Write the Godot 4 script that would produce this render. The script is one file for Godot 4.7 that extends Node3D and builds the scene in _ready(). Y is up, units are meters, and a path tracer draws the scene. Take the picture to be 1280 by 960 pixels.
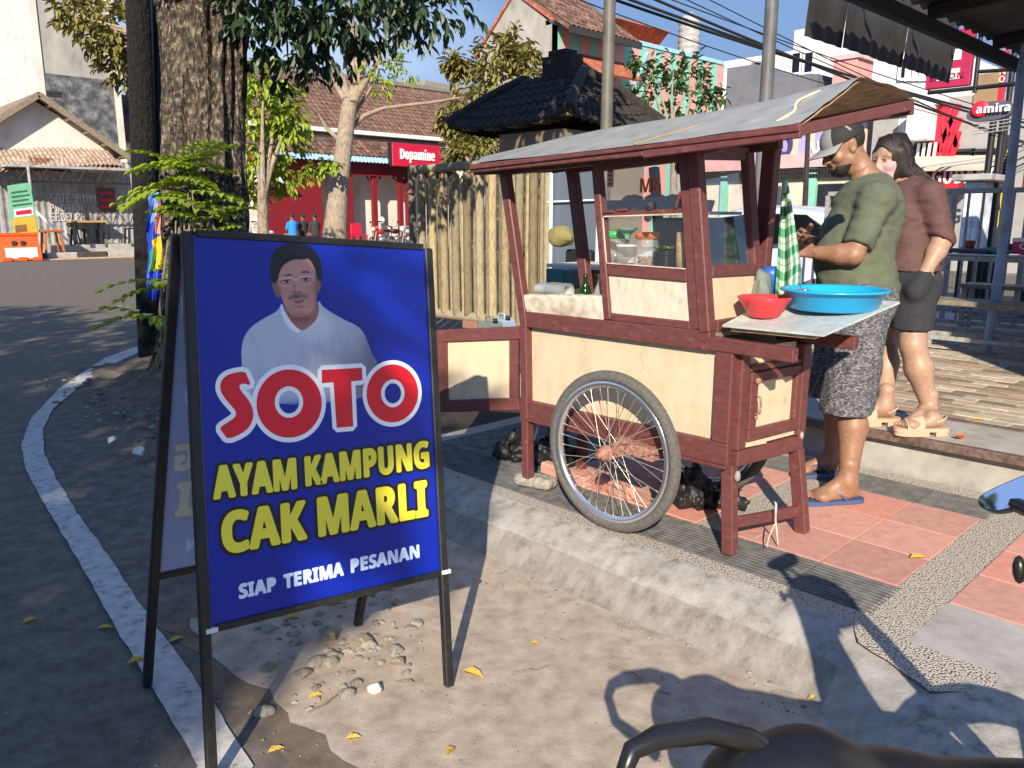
extends Node3D
# A street corner with a food cart. The kerb runs along X, the street far side lies towards -Z and the side street towards -X.

const SUN_TRAVEL := Vector3(-1.21,-1.0,-1.45)
const PAVE := 0.16
const TERR := 0.36
var M := {}
var used := {}
var rng := RandomNumberGenerator.new()
var cam_b: Basis
var cam_p := V3(0,1.42,0)

class Shape:
	var v := PackedVector3Array()
	var n := PackedVector3Array()
	var u := PackedVector2Array()
	var c := PackedColorArray()
	var tint := Color.WHITE

	func tri(a: Vector3,b: Vector3,d: Vector3,ua := Vector2.ZERO,ub := Vector2.ZERO,ud := Vector2.ZERO) -> void:
		var m := (b - a).cross(d - a)
		if m.length_squared() < 1e-16:
			return
		m = m.normalized()
		trin(a,b,d,m,m,m,ua,ub,ud)

	func trin(a: Vector3,b: Vector3,d: Vector3,na: Vector3,nb: Vector3,nd: Vector3,ua := Vector2.ZERO,ub := Vector2.ZERO,ud := Vector2.ZERO) -> void:
		v.append(a); v.append(d); v.append(b)
		n.append(na); n.append(nd); n.append(nb)
		u.append(ua); u.append(ud); u.append(ub)
		c.append(tint); c.append(tint); c.append(tint)

	func quad(a: Vector3,b: Vector3,d: Vector3,e: Vector3) -> void:
		tri(a,b,d,Vector2(0,1),Vector2(1,1),Vector2(1,0))
		tri(a,d,e,Vector2(0,1),Vector2(1,0),Vector2(0,0))

	func box(p: Vector3,s: Vector3,b := Basis.IDENTITY,bev := 0.0) -> void:
		hexa_box(p,s*0.5,b,minf(bev,minf(s.x,minf(s.y,s.z))*0.45))

	func hexa_box(p: Vector3,h: Vector3,b: Basis,bev: float) -> void:
		var ax := [b.x,b.y,b.z]
		var hh := [h.x,h.y,h.z]
		for a in 3:
			var a1 := (a + 1) % 3
			var a2 := (a + 2) % 3
			for s in [-1.0,1.0]:
				var f: Vector3 = p + ax[a]*(hh[a]*s)
				var e1: Vector3 = ax[a1]*(hh[a1] - bev)
				var e2: Vector3 = ax[a2]*(hh[a2] - bev)
				if s > 0:
					quad(f - e1 - e2,f + e1 - e2,f + e1 + e2,f - e1 + e2)
				else:
					quad(f + e1 - e2,f - e1 - e2,f - e1 + e2,f + e1 + e2)
		if bev <= 0.0:
			return
		for a in 3:
			var a1 := (a + 1) % 3
			var a2 := (a + 2) % 3
			for s1 in [-1.0,1.0]:
				for s2 in [-1.0,1.0]:
					var l: Vector3 = ax[a]*(hh[a] - bev)
					var q1: Vector3 = p + ax[a1]*(hh[a1]*s1) + ax[a2]*((hh[a2] - bev)*s2)
					var q2: Vector3 = p + ax[a1]*((hh[a1] - bev)*s1) + ax[a2]*(hh[a2]*s2)
					facing(q1 - l,q2 - l,q2 + l,q1 + l,ax[a1]*s1 + ax[a2]*s2)
		for sx in [-1.0,1.0]:
			for sy in [-1.0,1.0]:
				for sz in [-1.0,1.0]:
					var k: Vector3 = p + b.x*((h.x - bev)*sx) + b.y*((h.y - bev)*sy) + b.z*((h.z - bev)*sz)
					var t1: Vector3 = k + b.x*bev*sx
					var t2: Vector3 = k + b.y*bev*sy
					var t3: Vector3 = k + b.z*bev*sz
					if sx*sy*sz > 0:
						tri(t1,t2,t3)
					else:
						tri(t1,t3,t2)

	func facing(a: Vector3,b: Vector3,d: Vector3,e: Vector3,out: Vector3) -> void:
		if (b - a).cross(d - a).dot(out) > 0:
			quad(a,b,d,e)
		else:
			quad(b,a,e,d)

	func bar(a: Vector3,b: Vector3,w: float,d: float,side := Vector3.FORWARD,bev := 0.004) -> void:
		var y := (b - a).normalized()
		var x := side - y*side.dot(y)
		x = x.normalized()
		var z := x.cross(y).normalized()
		box((a + b)*0.5,Vector3(w,(b - a).length(),d),Basis(x,y,z),bev)

	func tube(pts: Array,r,sides := 8,caps := true) -> void:
		var k := pts.size()
		var rings := []
		var nrm := []
		var ref := Vector3.UP
		var d0: Vector3 = (pts[1] - pts[0]).normalized()
		if absf(d0.dot(ref)) > 0.9:
			ref = Vector3.RIGHT
		var x := (ref - d0*ref.dot(d0)).normalized()
		for i in k:
			var d: Vector3
			if i == 0: d = pts[1] - pts[0]
			elif i == k - 1: d = pts[k - 1] - pts[k - 2]
			else: d = (pts[i + 1] - pts[i]).normalized() + (pts[i] - pts[i - 1]).normalized()
			if d.length_squared() < 1e-12: d = d0
			d = d.normalized()
			x = (x - d*x.dot(d)).normalized()
			var y := d.cross(x)
			var rr: float = r[i] if r is Array or r is PackedFloat32Array else r
			var ring := []
			var nn := []
			for s in sides:
				var a := TAU*s/sides
				var o := x*cos(a) + y*sin(a)
				ring.append(pts[i] + o*rr)
				nn.append(o)
			rings.append(ring)
			nrm.append(nn)
		for i in k - 1:
			for s in sides:
				var t := (s + 1) % sides
				trin(rings[i][s],rings[i][t],rings[i + 1][t],nrm[i][s],nrm[i][t],nrm[i + 1][t])
				trin(rings[i][s],rings[i + 1][t],rings[i + 1][s],nrm[i][s],nrm[i + 1][t],nrm[i + 1][s])
		if caps:
			for s in sides:
				var t := (s + 1) % sides
				tri(pts[0],rings[0][t],rings[0][s])
				tri(pts[k - 1],rings[k - 1][s],rings[k - 1][t])

	func lathe(prof: Array,at: Vector3,sides := 20,b := Basis.IDENTITY,squash := 1.0) -> void:
		var nn := []
		for i in prof.size():
			var d: Vector2
			if i == 0: d = prof[1] - prof[0]
			elif i == prof.size() - 1: d = prof[i] - prof[i - 1]
			else: d = (prof[i + 1] - prof[i]).normalized() + (prof[i] - prof[i - 1]).normalized()
			nn.append(Vector2(d.y,-d.x).normalized())
		for i in prof.size() - 1:
			var p: Vector2 = prof[i]
			var q: Vector2 = prof[i + 1]
			for s in sides:
				var a := TAU*s/sides
				var e := TAU*(s + 1)/sides
				var ca := Vector3(cos(a),0,-sin(a)*squash)
				var ce := Vector3(cos(e),0,-sin(e)*squash)
				var f = func(c3: Vector3,w: Vector2) -> Vector3: return at + b*(c3*w.x + Vector3(0,w.y,0))
				var g = func(c3: Vector3,w: Vector2) -> Vector3: return (b*(c3*w.x + Vector3(0,w.y,0))).normalized()
				if p.x > 1e-5:
					trin(f.call(ca,p),f.call(ce,p),f.call(ce,q),g.call(ca,nn[i]),g.call(ce,nn[i]),g.call(ce,nn[i + 1]))
				if q.x > 1e-5:
					trin(f.call(ca,p),f.call(ce,q),f.call(ca,q),g.call(ca,nn[i]),g.call(ce,nn[i + 1]),g.call(ca,nn[i + 1]))

	func ball(p: Vector3,r: Vector3,b := Basis.IDENTITY,seg := 12) -> void:
		var rows := seg/2 + 1
		for i in rows:
			var t0 := PI*i/rows - PI/2
			var t1 := PI*(i + 1)/rows - PI/2
			for s in seg:
				var a0 := TAU*s/seg
				var a1 := TAU*(s + 1)/seg
				var q := []
				var m := []
				for w in [[a0,t0],[a1,t0],[a1,t1],[a0,t1]]:
					var o: Vector3 = Vector3(cos(w[0])*cos(w[1]),sin(w[1]),-sin(w[0])*cos(w[1]))
					q.append(p + b*(o*r))
					m.append((b*(o/r)).normalized())
				if i > 0: trin(q[0],q[1],q[2],m[0],m[1],m[2])
				if i < rows - 1: trin(q[0],q[2],q[3],m[0],m[2],m[3])

	func prism(poly: PackedVector2Array,t: Transform3D,depth: float,back := true) -> void:
		var pl := poly
		if Geometry2D.is_polygon_clockwise(pl):
			pl.reverse()
		var ix := Geometry2D.triangulate_polygon(pl)
		if ix.is_empty():
			for q in Geometry2D.offset_polygon(pl,-0.001):
				var iq := Geometry2D.triangulate_polygon(q)
				if iq.size() > ix.size():
					pl = q
					ix = iq
		for i in range(0,ix.size(),3):
			var p := [pl[ix[i]],pl[ix[i + 1]],pl[ix[i + 2]]]
			if (p[1] - p[0]).cross(p[2] - p[0]) < 0:
				p = [p[0],p[2],p[1]]
			var q := []
			var w := []
			for e in p:
				q.append(t*Vector3(e.x,e.y,0))
				w.append(t*Vector3(e.x,e.y,-depth))
			tri(q[0],q[1],q[2])
			if back: tri(w[0],w[2],w[1])
		for i in pl.size():
			var a := pl[i]
			var b := pl[(i + 1) % pl.size()]
			if depth > 0:
				facing(t*Vector3(a.x,a.y,0),t*Vector3(b.x,b.y,0),t*Vector3(b.x,b.y,-depth),t*Vector3(a.x,a.y,-depth),t.basis*Vector3(b.y - a.y,a.x - b.x,0))

	func slab(pts: Array,down: Vector3) -> void:
		var k := pts.size()
		for i in range(1,k - 1):
			tri(pts[0],pts[i],pts[i + 1])
			tri(pts[0] + down,pts[i + 1] + down,pts[i] + down)
		for i in k:
			var a: Vector3 = pts[i]
			var b: Vector3 = pts[(i + 1) % k]
			quad(a + down,b + down,b,a)

	func sheet(rows: Array,smooth := true) -> void:
		var h := rows.size()
		var w: int = rows[0].size()
		var nm := []
		for j in h:
			var line := []
			for i in w:
				var dx: Vector3 = rows[j][mini(i + 1,w - 1)] - rows[j][maxi(i - 1,0)]
				var dy: Vector3 = rows[mini(j + 1,h - 1)][i] - rows[maxi(j - 1,0)][i]
				line.append(dx.cross(dy).normalized())
			nm.append(line)
		for j in h - 1:
			for i in w - 1:
				var a: Vector3 = rows[j][i]
				var b: Vector3 = rows[j][i + 1]
				var d: Vector3 = rows[j + 1][i + 1]
				var e: Vector3 = rows[j + 1][i]
				var uv := [Vector2(float(i)/(w - 1),1 - float(j)/(h - 1)),Vector2(float(i + 1)/(w - 1),1 - float(j)/(h - 1)),Vector2(float(i + 1)/(w - 1),1 - float(j + 1)/(h - 1)),Vector2(float(i)/(w - 1),1 - float(j + 1)/(h - 1))]
				if smooth:
					trin(a,b,d,nm[j][i],nm[j][i + 1],nm[j + 1][i + 1],uv[0],uv[1],uv[2])
					trin(a,d,e,nm[j][i],nm[j + 1][i + 1],nm[j + 1][i],uv[0],uv[2],uv[3])
				else:
					tri(a,b,d,uv[0],uv[1],uv[2])
					tri(a,d,e,uv[0],uv[2],uv[3])

	func leaf(p: Vector3,dir: Vector3,up: Vector3,l: float,w: float,fold := 0.25) -> void:
		var y := dir.normalized()
		var x := y.cross(up).normalized()
		var z := x.cross(y)
		var tip: Vector3 = p + y*l - z*l*0.12
		var m1 := p + y*l*0.35 + x*w*0.5 + z*w*fold
		var m2 := p + y*l*0.35 - x*w*0.5 + z*w*fold
		var o1 := p + y*l*0.7 + x*w*0.38 + z*(w*fold - l*0.04)
		var o2 := p + y*l*0.7 - x*w*0.38 + z*(w*fold - l*0.04)
		tri(p,m1,o1); tri(p,o1,tip)
		tri(p,tip,o2); tri(p,o2,m2)

	func mesh() -> ArrayMesh:
		var a := []
		a.resize(Mesh.ARRAY_MAX)
		a[Mesh.ARRAY_VERTEX] = v
		a[Mesh.ARRAY_NORMAL] = n
		a[Mesh.ARRAY_TEX_UV] = u
		a[Mesh.ARRAY_COLOR] = c
		var m := ArrayMesh.new()
		m.add_surface_from_arrays(Mesh.PRIMITIVE_TRIANGLES,a)
		return m

# ---------- objects ----------
func V3(x: float, y: float, z: float) -> Vector3:
	return Vector3(x, y, z)
func V2(x: float, y: float) -> Vector2:
	return Vector2(x, y)

func numbered(called: String) -> String:
	if not used.has(called):
		used[called] = 0
		return called
	used[called] += 1
	return "%s_%03d" % [called,used[called]]

func thing(called: String,label: String,category: String,at := Vector3.ZERO,turn := 0.0,group := "") -> Node3D:
	var o := Node3D.new()
	o.name = numbered(called)
	add_child(o)
	o.position = at
	o.rotation.y = turn
	tag(o,label,category,group)
	return o

func tag(o: Node,label: String,category: String,group := "",kind := "") -> Node:
	if label: o.set_meta("label",label)
	if category: o.set_meta("category",category)
	if group: o.set_meta("group",group)
	if kind: o.set_meta("kind",kind)
	return o

func part(called: String,s,m: Material,parent: Node = null) -> MeshInstance3D:
	var o := MeshInstance3D.new()
	o.mesh = s.mesh() if s is Shape else s
	o.material_override = m
	if parent == null or parent == self:
		o.name = numbered(called)
		add_child(o)
	else:
		var count := 0
		for ch in parent.get_children():
			if String(ch.name) == called or String(ch.name).begins_with(called + "_0") or String(ch.name).begins_with(called + "_1") or String(ch.name).begins_with(called + "_2"):
				count += 1
		o.name = called if count == 0 else "%s_%03d" % [called,count]
		parent.add_child(o,true)
	return o

var piece_count := {}
func piece(called: String,mesh: Mesh,m: Material,parent: Node,t := Transform3D.IDENTITY) -> MeshInstance3D:
	var key := str(parent.get_instance_id()) + called
	var k: int = piece_count.get(key,0)
	piece_count[key] = k + 1
	var o := MeshInstance3D.new()
	o.mesh = mesh
	o.material_override = m
	o.name = called if k == 0 else "%s_%03d" % [called,k]
	o.transform = t
	parent.add_child(o,true)
	return o

func struct(called: String,s,m: Material) -> MeshInstance3D:
	return tag(part(called,s,m),"","","","structure")

func dup(o: Node3D,label := "") -> Node3D:
	var r: Node3D = o.duplicate()
	r.name = numbered(String(o.name).rstrip("_0123456789"))
	add_child(r)
	if label: r.set_meta("label",label)
	return r

# ---------- from a pixel of the photograph to a place on a known plane ----------
func ray(px: float,py: float) -> Vector3:
	return -cam_b.z + cam_b.x*((px - 640.0)/1000.0) + cam_b.y*((480.0 - py)/1000.0)
func gr(px: float,py: float,h := 0.0) -> Vector3:
	var r := ray(px,py)
	return cam_p + r*((h - cam_p.y)/r.y)
func onx(px: float,py: float,x: float) -> Vector3:
	var r := ray(px,py)
	return cam_p + r*(x/r.x)
func onz(px: float,py: float,z: float) -> Vector3:
	var r := ray(px,py)
	return cam_p + r*(z/r.z)
func deep(px: float,py: float,d: float) -> Vector3:
	return cam_p + ray(px,py)*d

# ---------- materials ----------
func noise(sd: int,freq: float,oct := 4,type := FastNoiseLite.TYPE_SIMPLEX_SMOOTH) -> FastNoiseLite:
	var f := FastNoiseLite.new()
	f.seed = sd
	f.frequency = freq
	f.fractal_octaves = oct
	f.noise_type = type
	if type == FastNoiseLite.TYPE_CELLULAR:
		f.fractal_type = FastNoiseLite.FRACTAL_NONE
	return f

func blend(size: int,layers: Array) -> PackedFloat32Array:
	var out := PackedFloat32Array()
	out.resize(size*size)
	var total := 0.0
	for l in layers:
		total += l[1]
	for l in layers:
		var im: Image = l[0].get_seamless_image(size,size)
		im.convert(Image.FORMAT_L8)
		var d := im.get_data()
		var w: float = l[1]/total
		var kx: int = l[2] if l.size() > 2 else 1
		var ky: int = l[3] if l.size() > 3 else 1
		var sharp: float = l[4] if l.size() > 4 else 1.0
		for y in size:
			var row: int = ((y*ky) % size)*size if ky > 0 else (y/-ky)*size
			for x in size:
				var q: float = d[row + ((x*kx) % size)]/255.0
				if sharp != 1.0:
					q = clampf((q - 0.5)*sharp + 0.5,0.0,1.0)
				out[y*size + x] += q*w
	return out

func ramp_image(size: int,h: PackedFloat32Array,stops: Array) -> Image:
	var b := PackedByteArray()
	b.resize(size*size*3)
	var lut := PackedByteArray()
	lut.resize(257*3)
	for i in 257:
		var q := i/256.0
		var col: Color = stops[0][1]
		for k in stops.size() - 1:
			if q >= stops[k][0]:
				col = stops[k][1].lerp(stops[k + 1][1],clampf((q - stops[k][0])/maxf(stops[k + 1][0] - stops[k][0],0.001),0,1))
		lut[i*3] = int(clampf(col.r,0,1)*255)
		lut[i*3 + 1] = int(clampf(col.g,0,1)*255)
		lut[i*3 + 2] = int(clampf(col.b,0,1)*255)
	for i in size*size:
		var k := int(clampf(h[i],0,1)*256)*3
		b[i*3] = lut[k]
		b[i*3 + 1] = lut[k + 1]
		b[i*3 + 2] = lut[k + 2]
	return Image.create_from_data(size,size,false,Image.FORMAT_RGB8,b)

func height_image(size: int,h: PackedFloat32Array) -> Image:
	var b := PackedByteArray()
	b.resize(size*size)
	for i in size*size:
		b[i] = int(clampf(h[i],0,1)*255)
	return Image.create_from_data(size,size,false,Image.FORMAT_L8,b)

func surf(key: String,layers: Array,stops: Array,metres: float,rough := 0.85,relief := 0.0,size := 512,world := true) -> StandardMaterial3D:
	var h := blend(size,layers)
	var m := StandardMaterial3D.new()
	m.albedo_texture = ImageTexture.create_from_image(ramp_image(size,h,stops))
	m.uv1_triplanar = true
	m.uv1_world_triplanar = world
	m.uv1_scale = Vector3.ONE/metres
	m.roughness = rough
	m.vertex_color_use_as_albedo = true
	if relief > 0:
		m.heightmap_enabled = true
		m.heightmap_scale = relief
		m.heightmap_texture = ImageTexture.create_from_image(height_image(size,h))
	m.resource_name = key
	M[key] = m
	return m

func flat(key: String,col: Color,rough := 0.6,metal := 0.0) -> StandardMaterial3D:
	var m := StandardMaterial3D.new()
	m.albedo_color = col
	m.roughness = rough
	m.metallic = metal
	m.vertex_color_use_as_albedo = true
	m.resource_name = key
	M[key] = m
	return m

func like(key: String,from: String,col: Color) -> StandardMaterial3D:
	var m: StandardMaterial3D = M[from].duplicate()
	m.albedo_color = col
	m.resource_name = key
	M[key] = m
	return m

func glass(key: String,col: Color,alpha: float,rough := 0.02) -> StandardMaterial3D:
	var m := StandardMaterial3D.new()
	m.transparency = BaseMaterial3D.TRANSPARENCY_ALPHA
	m.albedo_color = Color(col.r,col.g,col.b,alpha)
	m.roughness = rough
	m.resource_name = key
	M[key] = m
	return m

func _ready() -> void:
	rng.seed = 20
	var cam = Camera3D.new()
	cam.name = "camera"
	cam.position = cam_p
	cam.rotation = V3(-0.20507,deg_to_rad(46.0),0.0)
	cam.fov = 51.282
	cam.near = 0.05
	cam.far = 600.0
	cam.keep_aspect = Camera3D.KEEP_HEIGHT
	add_child(cam)
	cam_b = cam.transform.basis
	var e = Environment.new()
	e.background_mode = Environment.BG_SKY
	e.tonemap_mode = Environment.TONE_MAPPER_LINEAR
	e.tonemap_exposure = 1.6
	e.sdfgi_enabled = true
	e.ssao_enabled = true
	e.ssil_enabled = true
	var sm = ProceduralSkyMaterial.new()
	sm.sky_top_color = Color(0.30,0.52,0.83)
	sm.sky_horizon_color = Color(0.57,0.69,0.84)
	sm.sky_curve = 0.45
	sm.sky_energy_multiplier = 0.84
	sm.ground_horizon_color = Color(0.5,0.49,0.47)
	sm.ground_bottom_color = Color(0.22,0.20,0.18)
	sm.sun_angle_max = 2.0
	sm.sky_cover = cloud_cover()
	sm.sky_cover_modulate = Color(1,1,1,0.42)
	var sk = Sky.new()
	sk.sky_material = sm
	e.sky = sk
	var we = WorldEnvironment.new()
	we.name = "world_environment"
	we.environment = e
	add_child(we)
	var sun = DirectionalLight3D.new()
	sun.name = "sun"
	sun.light_energy = 1.6
	sun.light_color = Color(1.0,0.945,0.86)
	sun.light_angular_distance = 0.5
	sun.shadow_enabled = true
	add_child(sun)
	sun.look_at_from_position(Vector3.ZERO,SUN_TRAVEL,Vector3.UP)
	make_materials()
	build_ground()
	build_pavement()
	build_terrace()
	build_background()
	build_shade_trees()
	build_trees()
	build_cart()
	build_cart_goods()
	build_sign()
	build_people()
	build_motorcycle()
	build_litter()

func cloud_cover() -> Texture2D:
	var w = 1024
	var hgt = 512
	var f = noise(5,0.006,5)
	var im = Image.create(w,hgt,false,Image.FORMAT_RGBA8)
	for y in hgt:
		var el = 1.0 - float(y)/hgt*2.0
		for x in w:
			var a = TAU*x/w
			var q = f.get_noise_3d(cos(a)*150.0,y*2.6,sin(a)*150.0)
			var k = clampf((q + 0.05)*1.6,0.0,1.0)
			k *= clampf(el*6.0,0.0,1.0)
			im.set_pixel(x,y,Color(1,1,1,k*0.75))
	return ImageTexture.create_from_image(im)

func g3(r: float,g = -1.0,b = -1.0) -> Color:
	if g < 0: return Color(r,r,r).linear_to_srgb()
	return Color(r,g,b).linear_to_srgb()

func make_materials() -> void:
	var fine = noise(1,0.09,4)
	var mid = noise(2,0.025,4)
	var big = noise(3,0.008,4)
	var dots = noise(4,0.12,1)
	var cells = noise(6,0.05,1,FastNoiseLite.TYPE_CELLULAR)
	var cells_small = noise(7,0.09,1,FastNoiseLite.TYPE_CELLULAR)
	var speck = noise(8,0.35,2)
	surf("asphalt",[[speck,0.5],[mid,0.2],[big,0.3]],[[0.25,g3(0.064,0.053,0.040)],[0.5,g3(0.125,0.105,0.081)],[0.75,g3(0.22,0.187,0.146)]],1.1,0.9,0.35,1024)
	surf("asphalt_far",[[speck,0.6],[fine,0.3],[big,0.1]],[[0.3,g3(0.16,0.158,0.155)],[0.7,g3(0.215,0.21,0.205)]],7.0,0.9)
	surf("dusty_asphalt",[[speck,0.4],[mid,0.2],[big,0.4]],[[0.25,g3(0.07,0.06,0.05)],[0.5,g3(0.13,0.108,0.088)],[0.75,g3(0.22,0.185,0.15)]],1.0,0.95,0.4,1024)
	surf("dust",[[speck,0.45],[mid,0.15],[noise(13,0.012,5),0.4]],[[0.24,g3(0.22,0.17,0.125)],[0.40,g3(0.355,0.285,0.215)],[0.58,g3(0.42,0.345,0.27)],[0.76,g3(0.54,0.465,0.385)]],1.5,0.95,0.5,1024)
	surf("dirt",[[fine,0.4],[cells,0.2],[big,0.4]],[[0.2,g3(0.06,0.045,0.033)],[0.5,g3(0.15,0.115,0.085)],[0.8,g3(0.26,0.21,0.16)]],1.0,0.98,1.2,1024)
	surf("concrete",[[speck,0.35],[mid,0.25],[big,0.4]],[[0.22,g3(0.24,0.225,0.2)],[0.42,g3(0.34,0.32,0.29)],[0.6,g3(0.39,0.37,0.34)],[0.75,g3(0.45,0.43,0.40)]],2.0,0.92,0.2,1024)
	surf("kerb_concrete",[[fine,0.2],[speck,0.2],[noise(17,0.02,5),0.35,1,1,1.4],[big,0.25]],[[0.26,g3(0.13,0.12,0.103)],[0.38,g3(0.25,0.235,0.205)],[0.54,g3(0.335,0.318,0.285)],[0.74,g3(0.42,0.40,0.36)]],1.6,0.92,0.45,1024)
	surf("pebble_wash",[[cells_small,0.7,1,1,2.2],[mid,0.3]],[[0.30,g3(0.50,0.45,0.375)],[0.45,g3(0.40,0.35,0.285)],[0.58,g3(0.27,0.24,0.20)],[0.75,g3(0.17,0.155,0.13)]],0.30,0.85,0.6,512)
	M["pebble_wash"].heightmap_flip_texture = true
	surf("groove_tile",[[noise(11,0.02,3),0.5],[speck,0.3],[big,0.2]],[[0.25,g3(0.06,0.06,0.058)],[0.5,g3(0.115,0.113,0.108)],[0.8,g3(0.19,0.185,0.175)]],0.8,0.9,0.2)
	surf("red_tile",[[speck,0.3],[noise(12,0.012,5),0.4],[mid,0.3]],[[0.22,g3(0.36,0.18,0.135)],[0.34,g3(0.53,0.27,0.21)],[0.6,g3(0.60,0.305,0.24)],[0.8,g3(0.66,0.36,0.29)]],0.9,0.88,0.12,1024)
	surf("paver",[[speck,0.5],[mid,0.3],[big,0.2]],[[0.25,g3(0.36,0.31,0.255)],[0.5,g3(0.50,0.445,0.375)],[0.8,g3(0.64,0.585,0.51)]],0.8,0.85,0.15)
	surf("road_paint",[[speck,0.45],[noise(14,0.03,5),0.55]],[[0.24,g3(0.14,0.13,0.12)],[0.31,g3(0.36,0.35,0.32)],[0.55,g3(0.48,0.465,0.43)],[0.8,g3(0.55,0.535,0.50)]],1.1,0.9,0.2)
	surf("maroon",[[speck,0.3],[noise(21,0.02,4),0.4,1,3],[mid,0.3]],[[0.22,g3(0.06,0.022,0.02)],[0.36,g3(0.115,0.036,0.033)],[0.62,g3(0.138,0.044,0.04)],[0.72,g3(0.155,0.055,0.05)],[0.77,g3(0.28,0.19,0.16)]],0.7,0.5,0.05)
	surf("cream",[[speck,0.2],[noise(22,0.008,5),0.5,3,1],[mid,0.3]],[[0.16,g3(0.33,0.25,0.16)],[0.27,g3(0.495,0.41,0.28)],[0.5,g3(0.55,0.46,0.32)],[0.8,g3(0.58,0.495,0.355)]],2.1,0.55,0.05,1024)
	surf("pale_panel",[[speck,0.2],[noise(23,0.015,5),0.5,4,1],[mid,0.3]],[[0.20,g3(0.34,0.28,0.21)],[0.31,g3(0.52,0.465,0.37)],[0.6,g3(0.585,0.525,0.425)],[0.8,g3(0.62,0.57,0.48)]],0.9,0.6,0.06)
	surf("cloth_cover",[[noise(24,0.008,5),0.7],[speck,0.3]],[[0.25,g3(0.30,0.25,0.185)],[0.45,g3(0.48,0.42,0.335)],[0.75,g3(0.585,0.525,0.44)]],0.6,0.9,0.15)
	surf("tin",[[speck,0.15],[noise(25,0.015,5),0.5],[mid,0.35]],[[0.22,g3(0.17,0.155,0.125)],[0.36,g3(0.255,0.255,0.235)],[0.62,g3(0.30,0.305,0.285)],[0.8,g3(0.40,0.40,0.385)]],1.2,0.5,0.05)
	surf("ply",[[noise(26,0.02,4),0.6,1,4],[big,0.4]],[[0.25,g3(0.24,0.15,0.07)],[0.5,g3(0.44,0.30,0.155)],[0.8,g3(0.55,0.40,0.23)]],0.8,0.7)
	surf("zinc",[[speck,0.3],[mid,0.4],[big,0.3]],[[0.25,g3(0.36,0.40,0.38)],[0.5,g3(0.50,0.55,0.53)],[0.8,g3(0.62,0.66,0.64)]],0.6,0.4,0.03)
	surf("rubber",[[speck,0.6],[mid,0.4]],[[0.2,g3(0.055,0.05,0.046)],[0.5,g3(0.105,0.10,0.092)],[0.8,g3(0.18,0.17,0.155)]],0.25,0.9,0.1)
	surf("rust",[[speck,0.4],[mid,0.6]],[[0.2,g3(0.10,0.045,0.03)],[0.5,g3(0.33,0.155,0.115)],[0.8,g3(0.46,0.25,0.19)]],0.25,0.85,0.1)
	flat("chrome",Color(0.86,0.86,0.87),0.22,0.9)
	flat("spoke",Color(0.78,0.76,0.70),0.35,0.7)
	glass("pane",Color(0.4,0.45,0.5),0.06)
	glass("clear_plastic",Color(0.85,0.88,0.88),0.22,0.1)
	glass("green_glass",Color(0.03,0.20,0.05),0.75,0.06)
	surf("black_steel",[[speck,0.5],[mid,0.5]],[[0.2,g3(0.008)],[0.6,g3(0.016)],[0.72,g3(0.02)],[0.82,g3(0.16)]],0.35,0.45)
	flat("white_tape",g3(0.7),0.5)
	surf("bark",[[noise(31,0.016,4),0.5,3,1,1.5],[noise(34,0.03,4),0.3,1,1,1.5],[fine,0.2]],[[0.30,g3(0.010,0.008,0.006)],[0.46,g3(0.045,0.034,0.024)],[0.58,g3(0.10,0.078,0.053)],[0.70,g3(0.30,0.25,0.175)]],1.9,0.95,5.0,1024)
	surf("pale_bark",[[noise(32,0.02,4),0.55,4,1],[fine,0.25],[big,0.2]],[[0.25,g3(0.13,0.10,0.075)],[0.5,g3(0.30,0.24,0.175)],[0.8,g3(0.42,0.35,0.26)]],2.0,0.95,3.0)
	for l in [["leaf",Color(0.055,0.115,0.028)],["leaf_shaded",Color(0.018,0.046,0.016)],["leaf_bright",Color(0.31,0.40,0.045)],["leaf_dry",Color(0.21,0.195,0.05)]]:  # second green is near black: crown shade put into the colour
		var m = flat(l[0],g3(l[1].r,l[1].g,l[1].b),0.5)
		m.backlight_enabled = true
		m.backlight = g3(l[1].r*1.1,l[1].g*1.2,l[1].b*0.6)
	surf("yellow_leaf",[[speck,0.4],[mid,0.6]],[[0.3,g3(0.22,0.12,0.02)],[0.5,g3(0.55,0.38,0.05)],[0.8,g3(0.66,0.50,0.10)]],0.1,0.6)
	surf("plaster",[[speck,0.2],[noise(41,0.012,5),0.5,2,1],[big,0.3]],[[0.2,g3(0.42,0.39,0.34)],[0.36,g3(0.57,0.545,0.49)],[0.6,g3(0.63,0.605,0.55)],[0.8,g3(0.68,0.655,0.60)]],9.0,0.9)
	surf("grey_plaster",[[speck,0.2],[noise(42,0.015,5),0.5,2,1],[big,0.3]],[[0.2,g3(0.22,0.205,0.185)],[0.38,g3(0.31,0.295,0.27)],[0.6,g3(0.36,0.345,0.315)],[0.8,g3(0.42,0.405,0.375)]],9.0,0.9)
	surf("dark_plaster",[[fine,0.3],[noise(43,0.02,5),0.7]],[[0.25,g3(0.05,0.055,0.06)],[0.5,g3(0.11,0.115,0.125)],[0.72,g3(0.2,0.2,0.2)],[0.85,g3(0.34)]],5.0,0.9)
	surf("paint",[[speck,0.3],[mid,0.3],[big,0.4]],[[0.2,g3(0.62)],[0.5,g3(0.80)],[0.8,g3(0.86)]],3.0,0.7)
	surf("galvanised",[[speck,0.2],[noise(44,0.02,4),0.4,1,1],[big,0.4]],[[0.22,g3(0.20,0.18,0.16)],[0.5,g3(0.36,0.36,0.355)],[0.8,g3(0.48,0.48,0.48)]],2.5,0.5)
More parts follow.
